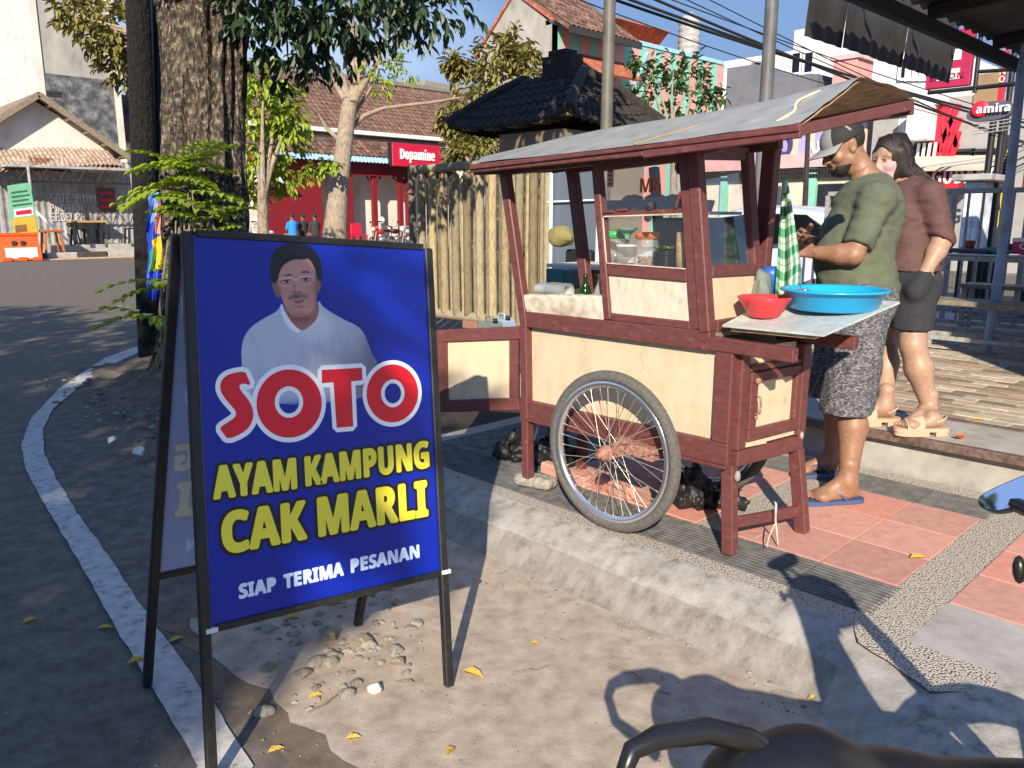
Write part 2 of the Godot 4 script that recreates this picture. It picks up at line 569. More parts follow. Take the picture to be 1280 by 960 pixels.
	surf("rusty_tin",[[speck,0.2],[noise(45,0.02,4),0.5,1,2],[big,0.3]],[[0.25,g3(0.10,0.05,0.03)],[0.42,g3(0.27,0.16,0.10)],[0.58,g3(0.42,0.36,0.29)],[0.8,g3(0.55,0.52,0.47)]],2.0,0.8)
	surf("roof_tile",[[fine,0.4],[mid,0.3],[big,0.3]],[[0.25,g3(0.06,0.035,0.028)],[0.45,g3(0.135,0.075,0.055)],[0.62,g3(0.22,0.125,0.09)],[0.8,g3(0.38,0.25,0.20)]],3.0,0.9)
	surf("moss_tile",[[fine,0.5],[mid,0.5]],[[0.25,g3(0.012,0.010,0.008)],[0.55,g3(0.032,0.027,0.022)],[0.8,g3(0.085,0.072,0.055)]],1.0,0.95,0.8)
	surf("timber",[[noise(46,0.02,4),0.6,4,1],[speck,0.2],[big,0.2]],[[0.22,g3(0.15,0.12,0.075)],[0.40,g3(0.28,0.235,0.15)],[0.58,g3(0.34,0.29,0.19)],[0.8,g3(0.43,0.38,0.265)]],1.2,0.8,0.3)
	surf("old_wood",[[noise(47,0.02,4),0.6,1,4],[speck,0.2],[big,0.2]],[[0.22,g3(0.10,0.075,0.05)],[0.5,g3(0.24,0.19,0.135)],[0.8,g3(0.36,0.30,0.22)]],0.8,0.85,0.2)
	surf("steel_grey",[[speck,0.4],[mid,0.6]],[[0.25,g3(0.20,0.195,0.185)],[0.5,g3(0.32,0.315,0.30)],[0.8,g3(0.38,0.375,0.36)]],0.8,0.5)
	surf("stone",[[fine,0.5],[mid,0.5]],[[0.2,g3(0.14,0.125,0.105)],[0.5,g3(0.29,0.27,0.235)],[0.8,g3(0.42,0.40,0.36)]],0.4,0.95,0.8)
	flat("bag",g3(0.012),0.5)
	flat("black",g3(0.012),0.6)
	flat("plastic",Color.WHITE,0.35)
	flat("matt",Color.WHITE,0.85)
	flat("gloss",Color.WHITE,0.18)

# ---------- the ground ----------
func wiggle(pts: Array,amp: float,step = 0.12,sd = 3) -> Array:
	var f = noise(sd,1.7,3)
	var out = []
	for i in pts.size() - 1:
		var a: Vector3 = pts[i]
		var b: Vector3 = pts[i + 1]
		var k = maxi(1,int((b - a).length()/step))
		for j in k:
			var p = a.lerp(b,float(j)/k)
			var w = V3(f.get_noise_2d(p.x*3,p.z*3),0,f.get_noise_2d(p.x*3 + 50,p.z*3))*amp
			out.append(p + w)
	out.append(pts[pts.size() - 1])
	return out

func flat_poly(s: Shape,pts: Array,y: float) -> void:
	var pl = PackedVector2Array()
	for p in pts:
		pl.append(V2(p.x,-p.z))
	s.prism(pl,Transform3D(Basis(Vector3.RIGHT,-PI/2),V3(0,y,0)),0.0,false)

func build_ground() -> void:
	var s = Shape.new()
	s.quad(V3(-260,-0.012,260),V3(260,-0.012,260),V3(260,-0.012,-260),V3(-260,-0.012,-260))
	struct("ground",s,M.asphalt_far)
	s = Shape.new()
	s.quad(V3(-31,-0.004,30),V3(9,-0.004,30),V3(9,-0.004,-23),V3(-31,-0.004,-23))
	struct("road",s,M.asphalt)
	var outer = [[-60,1240],[130,1080],[248,960],[204,884],[163,817],[128,756],[85,680],[52,625],[32,587],[27,557],[38,525],[73,487],[131,448],[195,425],[300,404]]
	var inner = [[60,1240],[215,1080],[316,960],[277,896],[230,832],[175,756],[125,680],[96,642],[70,598],[55,566],[54,537],[67,511],[102,482],[146,454],[195,431],[300,408.5]]
	var o3 = []
	for p in outer: o3.append(gr(p[0],minf(p[1],1150)))
	var i3 = []
	for p in inner: i3.append(gr(p[0],minf(p[1],1150)))
	var ln = wiggle(o3,0.006,0.04,3)
	var back = wiggle(i3,0.007,0.04,4)
	back.reverse()
	s = Shape.new()
	flat_poly(s,ln + back,0.006)
	struct("road_marking",s,M.road_paint)
	var strip = wiggle(i3,0.02,0.08,5)
	strip = strip.slice(0,strip.size() - 2)
	var far = [V3(-12.0,0,-5.5),V3(-4.2,0,-5.5),V3(-4.2,0,-2.15),V3(-0.9,0,-2.15),V3(3.5,0,-1.4),V3(3.5,0,2.0)]
	s = Shape.new()
	flat_poly(s,strip + far,0.0)
	struct("dusty_verge",s,M.dusty_asphalt)
	var crack = []
	for p in [[540,690],[470,745],[380,755],[300,762],[235,778],[285,835],[335,880],[400,921],[470,985],[560,1100]]: crack.append(gr(p[0],p[1]))
	var edge = wiggle(crack,0.05,0.06,6)
	s = Shape.new()
	flat_poly(s,edge + [V3(3.5,0,1.2),V3(3.5,0,-1.5),V3(-0.9,0,-2.14),V3(-3.3,0,-2.14)],0.004)
	struct("dusty_ground",s,M.dust)
	var soft = []
	for p in wiggle(crack,0.09,0.05,16): soft.append(p + V3(-0.05,0,0.09))
	s = Shape.new()
	flat_poly(s,soft + [V3(3.5,0,1.35),V3(3.5,0,-1.5),V3(-0.9,0,-2.14),V3(-3.3,0,-2.14)],0.002)
	struct("thin_dust",s,like("thin_dust","dust",Color(0.66,0.64,0.62)))
	var hf = noise(9,0.9,4)
	var hc = noise(10,3.5,3)
	s = Shape.new()
	var rows = []
	for j in 64:
		var row = []
		for i in 110:
			var x = -9.0 + 6.4*i/109.0
			var z = -1.15 - 4.6*j/63.0
			var ex = minf(smoothstep(-9.0,-7.6,x),1.0 - smoothstep(-3.6,-2.65,x))
			var ez = 1.0 - smoothstep(-2.2,-1.2,z + maxf(0.0,-x - 5.0)*0.22)
			var k = ex*ez
			var y = -0.012 + k*(0.07 + 0.10*hf.get_noise_2d(x,z) + 0.085*hc.get_noise_2d(x,z) + 0.03*hc.get_noise_2d(x*3.0,z*3.0)) + 0.22*exp(-pow(V2(x + 6.6,z + 3.0).length()/0.8,2.0))*k
			row.append(V3(x,y,z))
		rows.append(row)
	s.sheet(rows)
	struct("dirt_bed",s,M.dirt)

func build_pavement() -> void:
	var s = Shape.new()
	s.box(V3(-1.6,PAVE/2 - 0.008,-3.24),V3(5.2,PAVE - 0.016,1.66))
	s.box(V3(2.3,PAVE/2 - 0.008,-3.24),V3(2.6,PAVE - 0.016,1.66))
	var pave = struct("pavement",s,like("mortar","dusty_asphalt",Color(0.55,0.52,0.5)))
	s = Shape.new()
	bx(s,-0.765,2.6,PAVE - 0.03,PAVE - 0.003,-2.77,-2.41)
	part("concrete_slab",s,M.concrete,pave)
	var hf = noise(15,1.6,4)
	var rows = []
	var prof = [[-2.41,0.157],[-2.375,0.151],[-2.34,0.142],[-2.305,0.129],[-2.275,0.114],[-2.247,0.095],[-2.222,0.071],[-2.196,0.043],[-2.165,0.014],[-2.12,-0.01]]
	for k in prof.size():
		var row = []
		for i in 150:
			var x = -4.22 + 6.8*i/149.0
			var t = smoothstep(-0.95,-0.35,x)
			var z: float = prof[k][0]
			var y: float = prof[k][1]
			z = lerpf(z,-2.41 + (k/9.0)*1.25,t)
			y = lerpf(y,0.158 - 0.17*pow(k/9.0,1.2),t)
			var rough: float = 0.0 if k == 0 else 1.0
			z += rough*0.014*hf.get_noise_2d(x*1.5,k*0.25)
			y += rough*0.007*hf.get_noise_2d(x*2.0 + 40.0,k*0.4)
			row.append(V3(x,y,z))
		rows.append(row)
	like("kerb_face","kerb_concrete",Color(0.90,0.885,0.87))
	s = Shape.new()
	var upper = rows.slice(0,6)
	upper.reverse()
	s.sheet(upper)
	var kerb = struct("kerb",s,M.kerb_concrete)
	s = Shape.new()
	var ramp = Shape.new()
	for e in [[s,0,74],[ramp,73,150]]:
		upper = []
		for k in range(prof.size() - 1,4,-1): upper.append(rows[k].slice(e[1],e[2]))
		e[0].sheet(upper)
	part("worn_face",s,M.kerb_face,kerb)
	part("ramp",ramp,M.kerb_concrete,kerb)
	for r in [[-4.2,2.6,-2.405,-2.50],[-4.2,2.6,-3.955,-4.07],[-0.93,-0.765,-2.505,-3.95],[-1.76,-1.60,-2.775,-3.69],[-2.72,-2.56,-2.775,-3.69],[-3.6,-3.44,-2.775,-3.69],[0.30,0.46,-2.775,-3.69]]:
		s = Shape.new()
		s.slab([V3(r[0],PAVE - 0.004,r[2]),V3(r[1],PAVE - 0.004,r[2]),V3(r[1],PAVE - 0.004,r[3]),V3(r[0],PAVE - 0.004,r[3])],V3(0,-0.02,0))
		part("pebble_strip",s,M.pebble_wash,pave)
	s = Shape.new()
	flat_poly(s,wiggle([V3(-0.93,0,-2.405),V3(-0.86,0,-2.30),V3(-0.62,0,-2.22),V3(-0.5,0,-2.30),V3(-0.52,0,-2.405)],0.02,0.05,12),PAVE + 0.001)
	for i in s.v.size():
		if s.v[i].z > -2.40: s.v[i].y = PAVE + 0.001 - (s.v[i].z + 2.40)*0.11
	part("pebble_patch",s,M.pebble_wash,pave)
	var red = Shape.new()
	red.box(Vector3.ZERO,V3(0.277,0.03,0.300),Basis.IDENTITY,0.0015)
	var red_m = red.mesh()
	var tones = []
	for k in 4:
		tones.append(like("red_tile_%s" % k,"red_tile",[Color(1,1,1),Color(0.94,0.95,0.96),Color(1.0,0.94,0.92),Color(0.90,0.90,0.92)][k]))
	var zr = [-2.925,-3.2305,-3.536]
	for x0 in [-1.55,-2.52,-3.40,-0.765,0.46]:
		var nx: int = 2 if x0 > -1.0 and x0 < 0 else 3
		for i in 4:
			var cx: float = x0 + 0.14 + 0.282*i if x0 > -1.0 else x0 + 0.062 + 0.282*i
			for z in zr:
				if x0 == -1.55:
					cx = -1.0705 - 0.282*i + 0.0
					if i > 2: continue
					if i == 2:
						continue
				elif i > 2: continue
				piece("red_tile" if x0 != -3.40 else "grey_tile",red_m,tones[rng.randi() % 4] if x0 != -3.40 else M.groove_tile,pave,Transform3D(Basis(Vector3.UP,rng.randf_range(-0.003,0.003)),V3(cx,PAVE - 0.015 + rng.randf_range(-0.0015,0.001),z)))  # far left field in grey: the shade there is put into the tile colour
	var cut = Shape.new()
	cut.box(Vector3.ZERO,V3(0.107,0.03,0.300),Basis.IDENTITY,0.0015)
	var cut_m = cut.mesh()
	for z in zr:
		piece("red_tile",cut_m,tones[1],pave,Transform3D(Basis.IDENTITY,V3(-1.548,PAVE - 0.0155,z)))
	var gt = []
	for k in 2:
		var d: float = 0.268 if k == 0 else 0.258
		s = Shape.new()
		var n = 11
		for j in n:
			s.box(V3(0,0.0,-d/2 + d*(j + 0.5)/n),V3(0.296,0.024,d/n*0.66),Basis.IDENTITY,0.003)
		s.box(V3(0,-0.0035,0),V3(0.297,0.024,d))
		gt.append(s.mesh())
	for i in 23:
		var x = -4.05 + 0.3*i - 0.01
		for k in 2:
			if x > -0.93 and (k == 0 or x < -0.6): continue
			piece("grooved_tile",gt[k],M.groove_tile,pave,Transform3D(Basis.IDENTITY,V3(x,PAVE - 0.0135 + rng.randf_range(-0.0015,0.001),-2.638 if k == 0 else -3.824)))

func build_terrace() -> void:
	var s = Shape.new()
	s.box(V3(-1.5,TERR/2 - 0.01,-7.1),V3(7.0,TERR - 0.02,6.0))
	var ter = struct("terrace",s,M.concrete)
	s = Shape.new()
	s.box(V3(-1.5,TERR - 0.014,-4.33),V3(7.02,0.028,0.46),Basis.IDENTITY,0.008)
	part("step_slab",s,M.concrete,ter)
	surf("brown_trim",[[noise(51,0.05,3),0.6],[noise(52,0.01,3),0.4]],[[0.25,g3(0.07,0.045,0.036)],[0.5,g3(0.135,0.09,0.072)],[0.8,g3(0.20,0.14,0.11)]],0.8,0.6)
	s = Shape.new()
	s.box(V3(-1.5,TERR - 0.02,-4.075),V3(7.04,0.045,0.05),Basis.IDENTITY,0.006)
	part("brown_edge",s,M.brown_trim,ter)
	s = Shape.new()
	s.box(V3(-1.5,TERR - 0.016,-4.585),V3(7.0,0.042,0.05),Basis.IDENTITY,0.006)
	part("brown_edge",s,M.brown_trim,ter)
	var mats = []
	for c in [Color(0.92,0.90,0.87),Color(0.78,0.74,0.70),Color(1.0,0.97,0.92),Color(0.68,0.63,0.58),Color(0.86,0.79,0.72)]:
		mats.append(like("paver_%s" % mats.size(),"paver",c))
	s = Shape.new()
	s.box(Vector3.ZERO,V3(0.192,0.03,0.092),Basis.IDENTITY,0.004)
	var pm = s.mesh()
	var rest = Shape.new()
	var made = 0
	var tones = [0.92,0.76,1.0,0.66,0.85]
	for j in 40:
		for i in 34:
			var x = 1.2 - 0.2*i + (0.1 if j % 2 else 0.0)
			var z = -4.66 - 0.1*j
			if x < -4.2: continue
			var at = V3(x,TERR - 0.012 + rng.randf_range(-0.002,0.002),z)
			var t = rng.randi() % 5
			if z > -6.6 and x > -3.1 and x < -0.4 and made < 300:
				made += 1
				piece("paver",pm,mats[t],ter,Transform3D(Basis.IDENTITY,at))
			else:
				rest.tint = Color(tones[t],tones[t]*0.96,tones[t]*0.9)
				rest.box(at,V3(0.192,0.03,0.092),Basis.IDENTITY,0.004)
	tag(part("paving",rest,M.paver,ter),"","","","stuff")

# ---------- everything across the streets ----------
func bx(s: Shape,x0: float,x1: float,y0: float,y1: float,z0: float,z1: float,bev = 0.0) -> void:
	s.box(V3((x0 + x1)/2,(y0 + y1)/2,(z0 + z1)/2),V3(absf(x1 - x0),absf(y1 - y0),absf(z1 - z0)),Basis.IDENTITY,bev)

func wall_with_holes(s: Shape,o: Vector3,right: Vector3,w: float,h: float,depth: float,holes: Array) -> void:
	var nrm = right.cross(Vector3.UP)
	var xs = [0.0,w]
	var ys = [0.0,h]
	for q in holes:
		xs.append_array([q[0],q[1]])
		ys.append_array([q[2],q[3]])
	xs.sort()
	ys.sort()
	var b = Basis(right,Vector3.UP,nrm)
	for j in ys.size() - 1:
		var run = -1.0
		for i in xs.size() - 1:
			var cx: float = (xs[i] + xs[i + 1])/2
			var cy: float = (ys[j] + ys[j + 1])/2
			var open = false
			for q in holes:
				if cx > q[0] and cx < q[1] and cy > q[2] and cy < q[3]: open = true
			if not open and run < 0: run = xs[i]
			var last = i == xs.size() - 2
			if run >= 0 and (open or last):
				var end: float = xs[i] if open else xs[i + 1]
				if end - run > 0.001 and ys[j + 1] - ys[j] > 0.001:
					s.box(o + right*(run + end)/2 + Vector3.UP*(ys[j] + ys[j + 1])/2 - nrm*depth/2,V3(end - run,ys[j + 1] - ys[j],depth),b)
				run = -1.0

func tiled_slope(parent: Node3D,a: Vector3,b: Vector3,c: Vector3,d: Vector3,tw: float,th: float,m: Material,keep = 300,sd = 1) -> void:
	var r = RandomNumberGenerator.new()
	r.seed = sd
	var w = (b - a).length()
	var l = (d - a).length()
	var nx = int(w/tw)
	var ny = int(l/th)
	var x = (b - a).normalized()
	var y = (d - a).normalized()
	var nrm = x.cross(y).normalized()
	var bs = Basis(x,y,nrm)
	var sh = Shape.new()
	for i in 4:
		var t0 = -0.5 + i/4.0
		var t1 = t0 + 0.25
		var z0 = 0.030*sin(t0*TAU)*tw/0.25
		var z1 = 0.030*sin(t1*TAU)*tw/0.25
		sh.quad(V3(t0*tw,-th*0.55,z0 + 0.045),V3(t1*tw,-th*0.55,z1 + 0.045),V3(t1*tw,th*0.55,z1 + 0.012),V3(t0*tw,th*0.55,z0 + 0.012))
		sh.quad(V3(t0*tw,-th*0.55,z0 + 0.02),V3(t1*tw,-th*0.55,z1 + 0.02),V3(t1*tw,-th*0.55,z1 + 0.045),V3(t0*tw,-th*0.55,z0 + 0.045))
	var tile = sh.mesh()
	var rest = Shape.new()
	var tones = []
	for k in 4: tones.append(like("%s_t%d" % [m.resource_name,k],m.resource_name,[Color(1,1,1),Color(0.75,0.74,0.74),Color(1.15,1.1,1.08),Color(0.9,0.88,0.86)][k]))
	var made = 0
	var many = nx*ny > keep
	for j in ny:
		for i in nx:
			var at = a + x*(i + 0.5)*tw + y*(j + 0.5)*th + nrm*r.randf_range(-0.008,0.012)
			var bb = bs*Basis(Vector3.BACK,r.randf_range(-0.03,0.03))
			if not many:
				piece("roof_tile",tile,tones[r.randi() % 4],parent,Transform3D(bb,at - parent.position))
			else:
				var k = r.randf_range(0.65,1.2)
				rest.tint = Color(k,k*0.98,k*0.96)
				for e in range(0,sh.v.size(),3):
					rest.trin(at + bb*sh.v[e],at + bb*sh.v[e + 2],at + bb*sh.v[e + 1],bb*sh.n[e],bb*sh.n[e + 2],bb*sh.n[e + 1])
	if many:
		tag(wpart("roof_tiles",rest,m,parent),"","","","stuff")

func corrugated(s: Shape,a: Vector3,b: Vector3,c: Vector3,d: Vector3,pitch: float,amp: float,wob = 0.0) -> void:
	var n = int((b - a).length()/pitch)*4
	var nrm = (b - a).cross(d - a).normalized()
	var rows = []
	for j in 3:
		var row = []
		for i in n + 1:
			var t = float(i)/n
			var p = a.lerp(b,t).lerp(d.lerp(c,t),j/2.0)
			row.append(p + nrm*(amp*sin(i*PI/2) + wob*sin(t*9.0 + j)))
		rows.append(row)
	s.sheet(rows)

func bp(called: String,m: Material,parent: Node3D,a: Array) -> MeshInstance3D:
	var s = Shape.new()
	bx(s,a[0],a[1],a[2],a[3],a[4],a[5],a[6] if a.size() > 6 else 0.0)
	return wpart(called,s,m,parent)

func window_part(parent: Node3D,o: Vector3,right: Vector3,w: float,h: float,frame: Material,bars_x = 1,bars_y = 0,glass_m: Material = null) -> void:
	var nrm = right.cross(Vector3.UP)
	var b = Basis(right,Vector3.UP,nrm)
	var s = Shape.new()
	var t = 0.07
	var P = func(x: float,y: float,z = 0.0) -> Vector3: return o + right*x + Vector3.UP*y + nrm*z
	s.box(P.call(w/2,t/2),V3(w,t,0.08),b)
	s.box(P.call(w/2,h - t/2),V3(w,t,0.08),b)
	s.box(P.call(t/2,h/2),V3(t,h - 2*t,0.078),b)
	s.box(P.call(w - t/2,h/2),V3(t,h - 2*t,0.078),b)
	for i in bars_x: s.box(P.call(w*(i + 1)/(bars_x + 1),h/2),V3(0.05,h - 2*t,0.06),b)
	for i in bars_y: s.box(P.call(w/2,h*(i + 1)/(bars_y + 1)),V3(w - 2*t,0.05,0.058),b)
	var win = wpart("window",s,frame,parent)
	s = Shape.new()
	s.box(P.call(w/2,h/2,-0.02),V3(w - 0.02,h - 0.02,0.01),b)
	part("window_pane",s,glass_m if glass_m else M.dark_glass,win)

func leaves_cloud(s: Shape,c: Vector3,r: Vector3,n: int,l: float,w: float,rg: RandomNumberGenerator,droop = 0.4) -> void:
	var k = 0
	while k < n:
		var d = V3(rg.randf_range(-1,1),rg.randf_range(-1,1),rg.randf_range(-1,1))
		if d.length() > 1.0: continue
		d = d.normalized()*pow(d.length(),0.55)
		var p = c + d*r
		var out = (d + V3(rg.randf_range(-0.6,0.6),rg.randf_range(-0.5,0.6),rg.randf_range(-0.6,0.6))).normalized()
		for q in 5:
			var dir = (out + V3(rg.randf_range(-0.9,0.9),rg.randf_range(-0.9,0.5) - droop,rg.randf_range(-0.9,0.9))).normalized()
			var g = rg.randf_range(0.65,1.25)
			s.tint = Color(g*rg.randf_range(0.9,1.15),g,g*0.9)
			s.leaf(p + out*(q - 2)*l*0.35,dir,Vector3.UP if absf(dir.y) < 0.9 else Vector3.RIGHT,l*rg.randf_range(0.75,1.25),w*rg.randf_range(0.8,1.2))
			k += 1

func leafy_tree(called: String,label: String,cat: String,base: Vector3,trunk_h: float,trunk_r: float,clumps: Array,leaf_l: float,leaf_m: Material,bark: Material,per: int,sd: int,group = "",droop = 0.4) -> Node3D:
	var rg = RandomNumberGenerator.new()
	rg.seed = sd
	var o = thing(called,label,cat,base,0.0,group)
	var s = Shape.new()
	var fork = base + V3(rg.randf_range(-0.2,0.2),trunk_h,rg.randf_range(-0.2,0.2))
	s.tube([base - V3(0,0.1,0),base + V3(0,0.25,0),base.lerp(fork,0.5) + V3(rg.randf_range(-1,1),0,rg.randf_range(-1,1))*trunk_r*0.4,fork],[trunk_r*1.5,trunk_r*1.1,trunk_r*0.92,trunk_r*0.75],12)
	wpart("trunk",s,bark,o)
	var lf = Shape.new()
	for c in clumps:
		var br = Shape.new()
		var e: Vector3 = c[0]
		var m = fork.lerp(e,0.5) + V3(rg.randf_range(-1,1),rg.randf_range(0,1),rg.randf_range(-1,1))*(e - fork).length()*0.12
		br.tube([fork - V3(0,trunk_r,0),fork.lerp(m,0.5),m,m.lerp(e,0.6),e],[trunk_r*0.55,trunk_r*0.4,trunk_r*0.28,trunk_r*0.16,trunk_r*0.05],7)
		wpart("limb",br,bark,o)
		leaves_cloud(lf,e,c[1],int(per*clampf(c[1].x*c[1].x*1.2,0.03,1.0)) if per > 1000 else per,leaf_l,leaf_l*0.45,rg,droop)
	tag(wpart("crown",lf,leaf_m,o),"","","","stuff")
	return o

func build_background() -> void:
	glass("dark_glass",Color(0.06,0.08,0.10),0.75,0.08)
	flat("red_wall",g3(0.17,0.006,0.013),0.6)  # deepened red: the awning's shade is put into the colour
	flat("red_sign",g3(0.50,0.012,0.05),0.5)
	flat("interior_dark",g3(0.03,0.028,0.028),0.9)
	flat("white",g3(0.78),0.6)
	like("cream_wall","paint",g3(0.80,0.72,0.58))
	like("white_wall","paint",g3(0.86,0.86,0.87))
	like("grey_wall","paint",g3(0.20,0.205,0.235))
	like("mid_grey_wall","paint",g3(0.42,0.415,0.41))
	like("mint","paint",g3(0.28,0.68,0.54))
	like("pink","paint",g3(0.86,0.40,0.36))
	like("pale_green","paint",g3(0.60,0.80,0.62))
	like("lilac","paint",g3(0.45,0.40,0.78))
	like("peach","paint",g3(0.88,0.62,0.50))
	like("rose_band","paint",g3(0.86,0.52,0.52))
	build_left_side()
	build_red_shop()
	build_middle()
	build_right_side()
	build_wires()

func build_left_side() -> void:
	var s = Shape.new()
	bx(s,-40.0,-31.6,-0.05,0.13,-36.0,6.0)
	var pv = struct("far_pavement",s,M.concrete)
	s = Shape.new()
	bx(s,-31.6,-30.9,-0.02,0.03,-36.0,6.0)
	struct("far_gutter",s,like("sandy","concrete",Color(1.15,1.0,0.82)))
	var k = 0
	for i in 42:
		var z = 5.6 - i*1.0
		s = Shape.new()
		bx(s,-31.6,-31.4,0.0,0.22,z - 0.49,z + 0.49,0.03)
		part("kerb_stone",s,M.concrete if (i + 1) % 2 else like("kerb_dark","concrete",Color(0.42,0.4,0.38)),pv)
	s = Shape.new()
	bx(s,-34.4,-33.2,0.13,0.42,-14.0,-6.0,0.03)
	part("step",s,M.concrete,pv)
	var X = -37.0
	var c0 = onx(46,20,X)
	var c1 = onx(141,60,X)
	var base = V3(X - 3,0,(c0.z + c1.z)/2)
	var b = thing("building","tall plain plastered building with a grey end wall behind the gabled house","building",base)
	bp("wall",M.grey_plaster,b,[X - 9.0,X,0.0,17.0,c1.z,c0.z - 0.02])
	bp("side_wall",M.plaster,b,[X - 9.0,X + 0.06,0.0,17.0,c0.z,c0.z + 0.25])
	var dz = onx(60,92,X)
	var dl = onx(60,170,X)
	bp("painted_band",M.dark_plaster,b,[X + 0.0,X + 0.05,dl.y - 2.5,dz.y,c1.z + 0.15,c0.z - 0.03])
	bp("corner_pillar",M.plaster,b,[X,X + 0.10,0,17.0,c1.z - 0.12,c1.z + 0.14])
	var v0 = onx(57,113,X)
	var v1 = onx(77,122,X)
	for j in 2:
		for i in 4:
			s = Shape.new()
			var z0 = lerpf(v0.z,v1.z,(i + 0.08)/4.0)
			var z1 = lerpf(v0.z,v1.z,(i + 0.92)/4.0)
			var y1 = lerpf(v0.y,v1.y,j/2.0 + 0.04)
			var y0 = lerpf(v0.y,v1.y,j/2.0 + 0.46)
			bx(s,X + 0.045,X + 0.075,y0,y1,z0,z1)
			wpart("vent_block",s,M.black if false else M.interior_dark,b)
	X = -34.5
	var ap = onx(43,121,X)
	var er = onx(150,192,X)
	var hz = ap.z - er.z
	var g = thing("house","low white house with a brown gable roof behind the corrugated shutters","house",V3(X - 3,0,ap.z))
	s = Shape.new()
	var poly = PackedVector2Array([V2(-hz,0),V2(hz*0.9,0),V2(hz*0.9,er.y + 0.2),V2(0,ap.y - 0.15),V2(-hz,er.y + 0.1)])
	s.prism(poly,Transform3D(Basis(V3(0,0,-1),Vector3.UP,V3(1,0,0)),V3(X,0,ap.z)),6.0)
	wpart("wall",s,M.plaster,g)
	for sd in [-1.0,1.0]:
		s = Shape.new()
		var e = V3(X + 0.6,er.y - 0.12,ap.z - hz*1.06*sd)
		var r = V3(X + 0.6,ap.y + 0.12,ap.z)
		var bk = V3(-7.0,0,0)
		if sd > 0: thin(s,e,e + bk,r + bk,r,0.10)
		else: thin(s,r,r + bk,e + bk,e,0.10)
		var rf = wpart("roof",s,M.rusty_tin,g)
		rf.material_override = M.old_wood
		s = Shape.new()
		s.bar(e + V3(0.02,-0.10,0),r + V3(0.02,-0.10,0),0.22,0.05,Vector3.UP,0.01)
		part("barge_board",s,M.old_wood,rf)
		for q in 5:
			s = Shape.new()
			var p = e.lerp(r,(q + 0.4)/5.0) + V3(-0.25,-0.18,0)
			bx(s,p.x - 0.35,p.x + 0.25,p.y - 0.06,p.y + 0.06,p.z - 0.05,p.z + 0.05)
			part("rafter_end",s,M.old_wood,rf)
		var al = e if sd < 0 else r
		var ar = r if sd < 0 else e
	X = -33.2
	var l0 = onx(-30,208,X)
	var l1 = onx(150,207,X)
	s = Shape.new()
	corrugated(s,V3(X,l0.y,l0.z),V3(X,l1.y,l1.z),V3(X - 1.4,l1.y + 0.75,l1.z),V3(X - 1.4,l0.y + 0.75,l0.z),0.16,0.035,0.03)
	var ln = thing("lean_to_roof","rusty corrugated lean-to roof below the white gable","roof",V3(X,l0.y,(l0.z + l1.z)/2))
	wpart("sheet",s,M.rusty_tin,ln)
	for q in 5:
		s = Shape.new()
		var p = V3(X + 0.02,l0.y,0).lerp(V3(X + 0.02,l1.y,0),q/5.0)
		p.z = lerpf(l0.z,l1.z,(q + 0.5)/5.0)
		corrugated(s,p + V3(0.1,-0.12,0.6 + 0.2*(q % 2)),p + V3(0.1,-0.12 - 0.04*(q % 3),-0.6),p + V3(-0.6,0.34,-0.6),p + V3(-0.6,0.34,0.6),0.16,0.035)
		wpart("loose_sheet",s,like("rusty_%d" % q,"rusty_tin",[Color(1,1,1),Color(1.2,1.15,1.1),Color(0.75,0.6,0.5),Color(1.1,1.1,1.15),Color(0.85,0.8,0.75)][q]),ln)
	X = -34.3
	var w0 = onx(-30,300,X)
	var w1 = onx(196,300,X)
	var top = onx(100,215,X)
	var sw = thing("shutter_wall","grey corrugated metal shutters with chalked words under the awning","wall",V3(X,0.13,(w0.z + w1.z)/2))
	var n = 7
	for q in n:
		s = Shape.new()
		var a = V3(X,0.13,lerpf(w0.z,w1.z,float(q)/n))
		var c = V3(X,0.13,lerpf(w0.z,w1.z,(q + 0.985)/n))
		var hh = V3(0,top.y + 0.3,0)
		corrugated(s,a,c,c + hh,a + hh,0.20,0.035)
		wpart("shutter",s,like("shut_%d" % q,"galvanised",[Color(0.95,0.96,1.0),Color(0.85,0.85,0.86),Color(0.9,0.9,0.9)][q % 3]),sw)
	for r in [["SATE AYAM",63,120,247,0.0],["PINDAH DI",63,105,260,0.0],["SEBELAH",63,107,271,0.0]]:
		var a = onx(r[1],r[3],X + 0.06)
		var c = onx(r[2],r[3],X + 0.06)
		chalk(sw,r[0],a,c,0.27)
	s = Shape.new()
	var nt = onx(134,250,X + 0.06)
	bx(s,X + 0.05,X + 0.07,nt.y - 0.45,nt.y + 0.45,nt.z - 0.3,nt.z + 0.3)
	wpart("notice",s,like("notice_mat","cloth_cover",Color(0.55,0.42,0.42)),sw)
	for q in 3:
		bp("notice_line",M.red_sign,sw,[X + 0.072,X + 0.08,nt.y - 0.30 + 0.25*q,nt.y - 0.2 + 0.25*q,nt.z - 0.24,nt.z + 0.24])
	X = -32.4
	var a0 = onx(10,222,X)
	var a1 = onx(175,213,X)
	var aw = thing("awning","flat dark metal awning on thin posts in front of the shutters","awning",V3(X,0.13,(a0.z + a1.z)/2))
	bp("sheet",M.galvanised,aw,[X - 2.0,X,a1.y - 0.03,a1.y + 0.05,a1.z,a0.z])
	s = Shape.new()
	bx(s,X - 0.06,X,a1.y - 0.55,a1.y - 0.48,a1.z,a0.z)
	for q in 14:
		var z0 = lerpf(a0.z,a1.z,q/14.0)
		var z1 = lerpf(a0.z,a1.z,(q + 1)/14.0)
		s.tube([V3(X - 0.03,a1.y - (0.5 if q % 2 else 0.05),z0),V3(X - 0.03,a1.y - (0.05 if q % 2 else 0.5),z1)],0.02,5)
	wpart("truss",s,M.black_steel,aw)
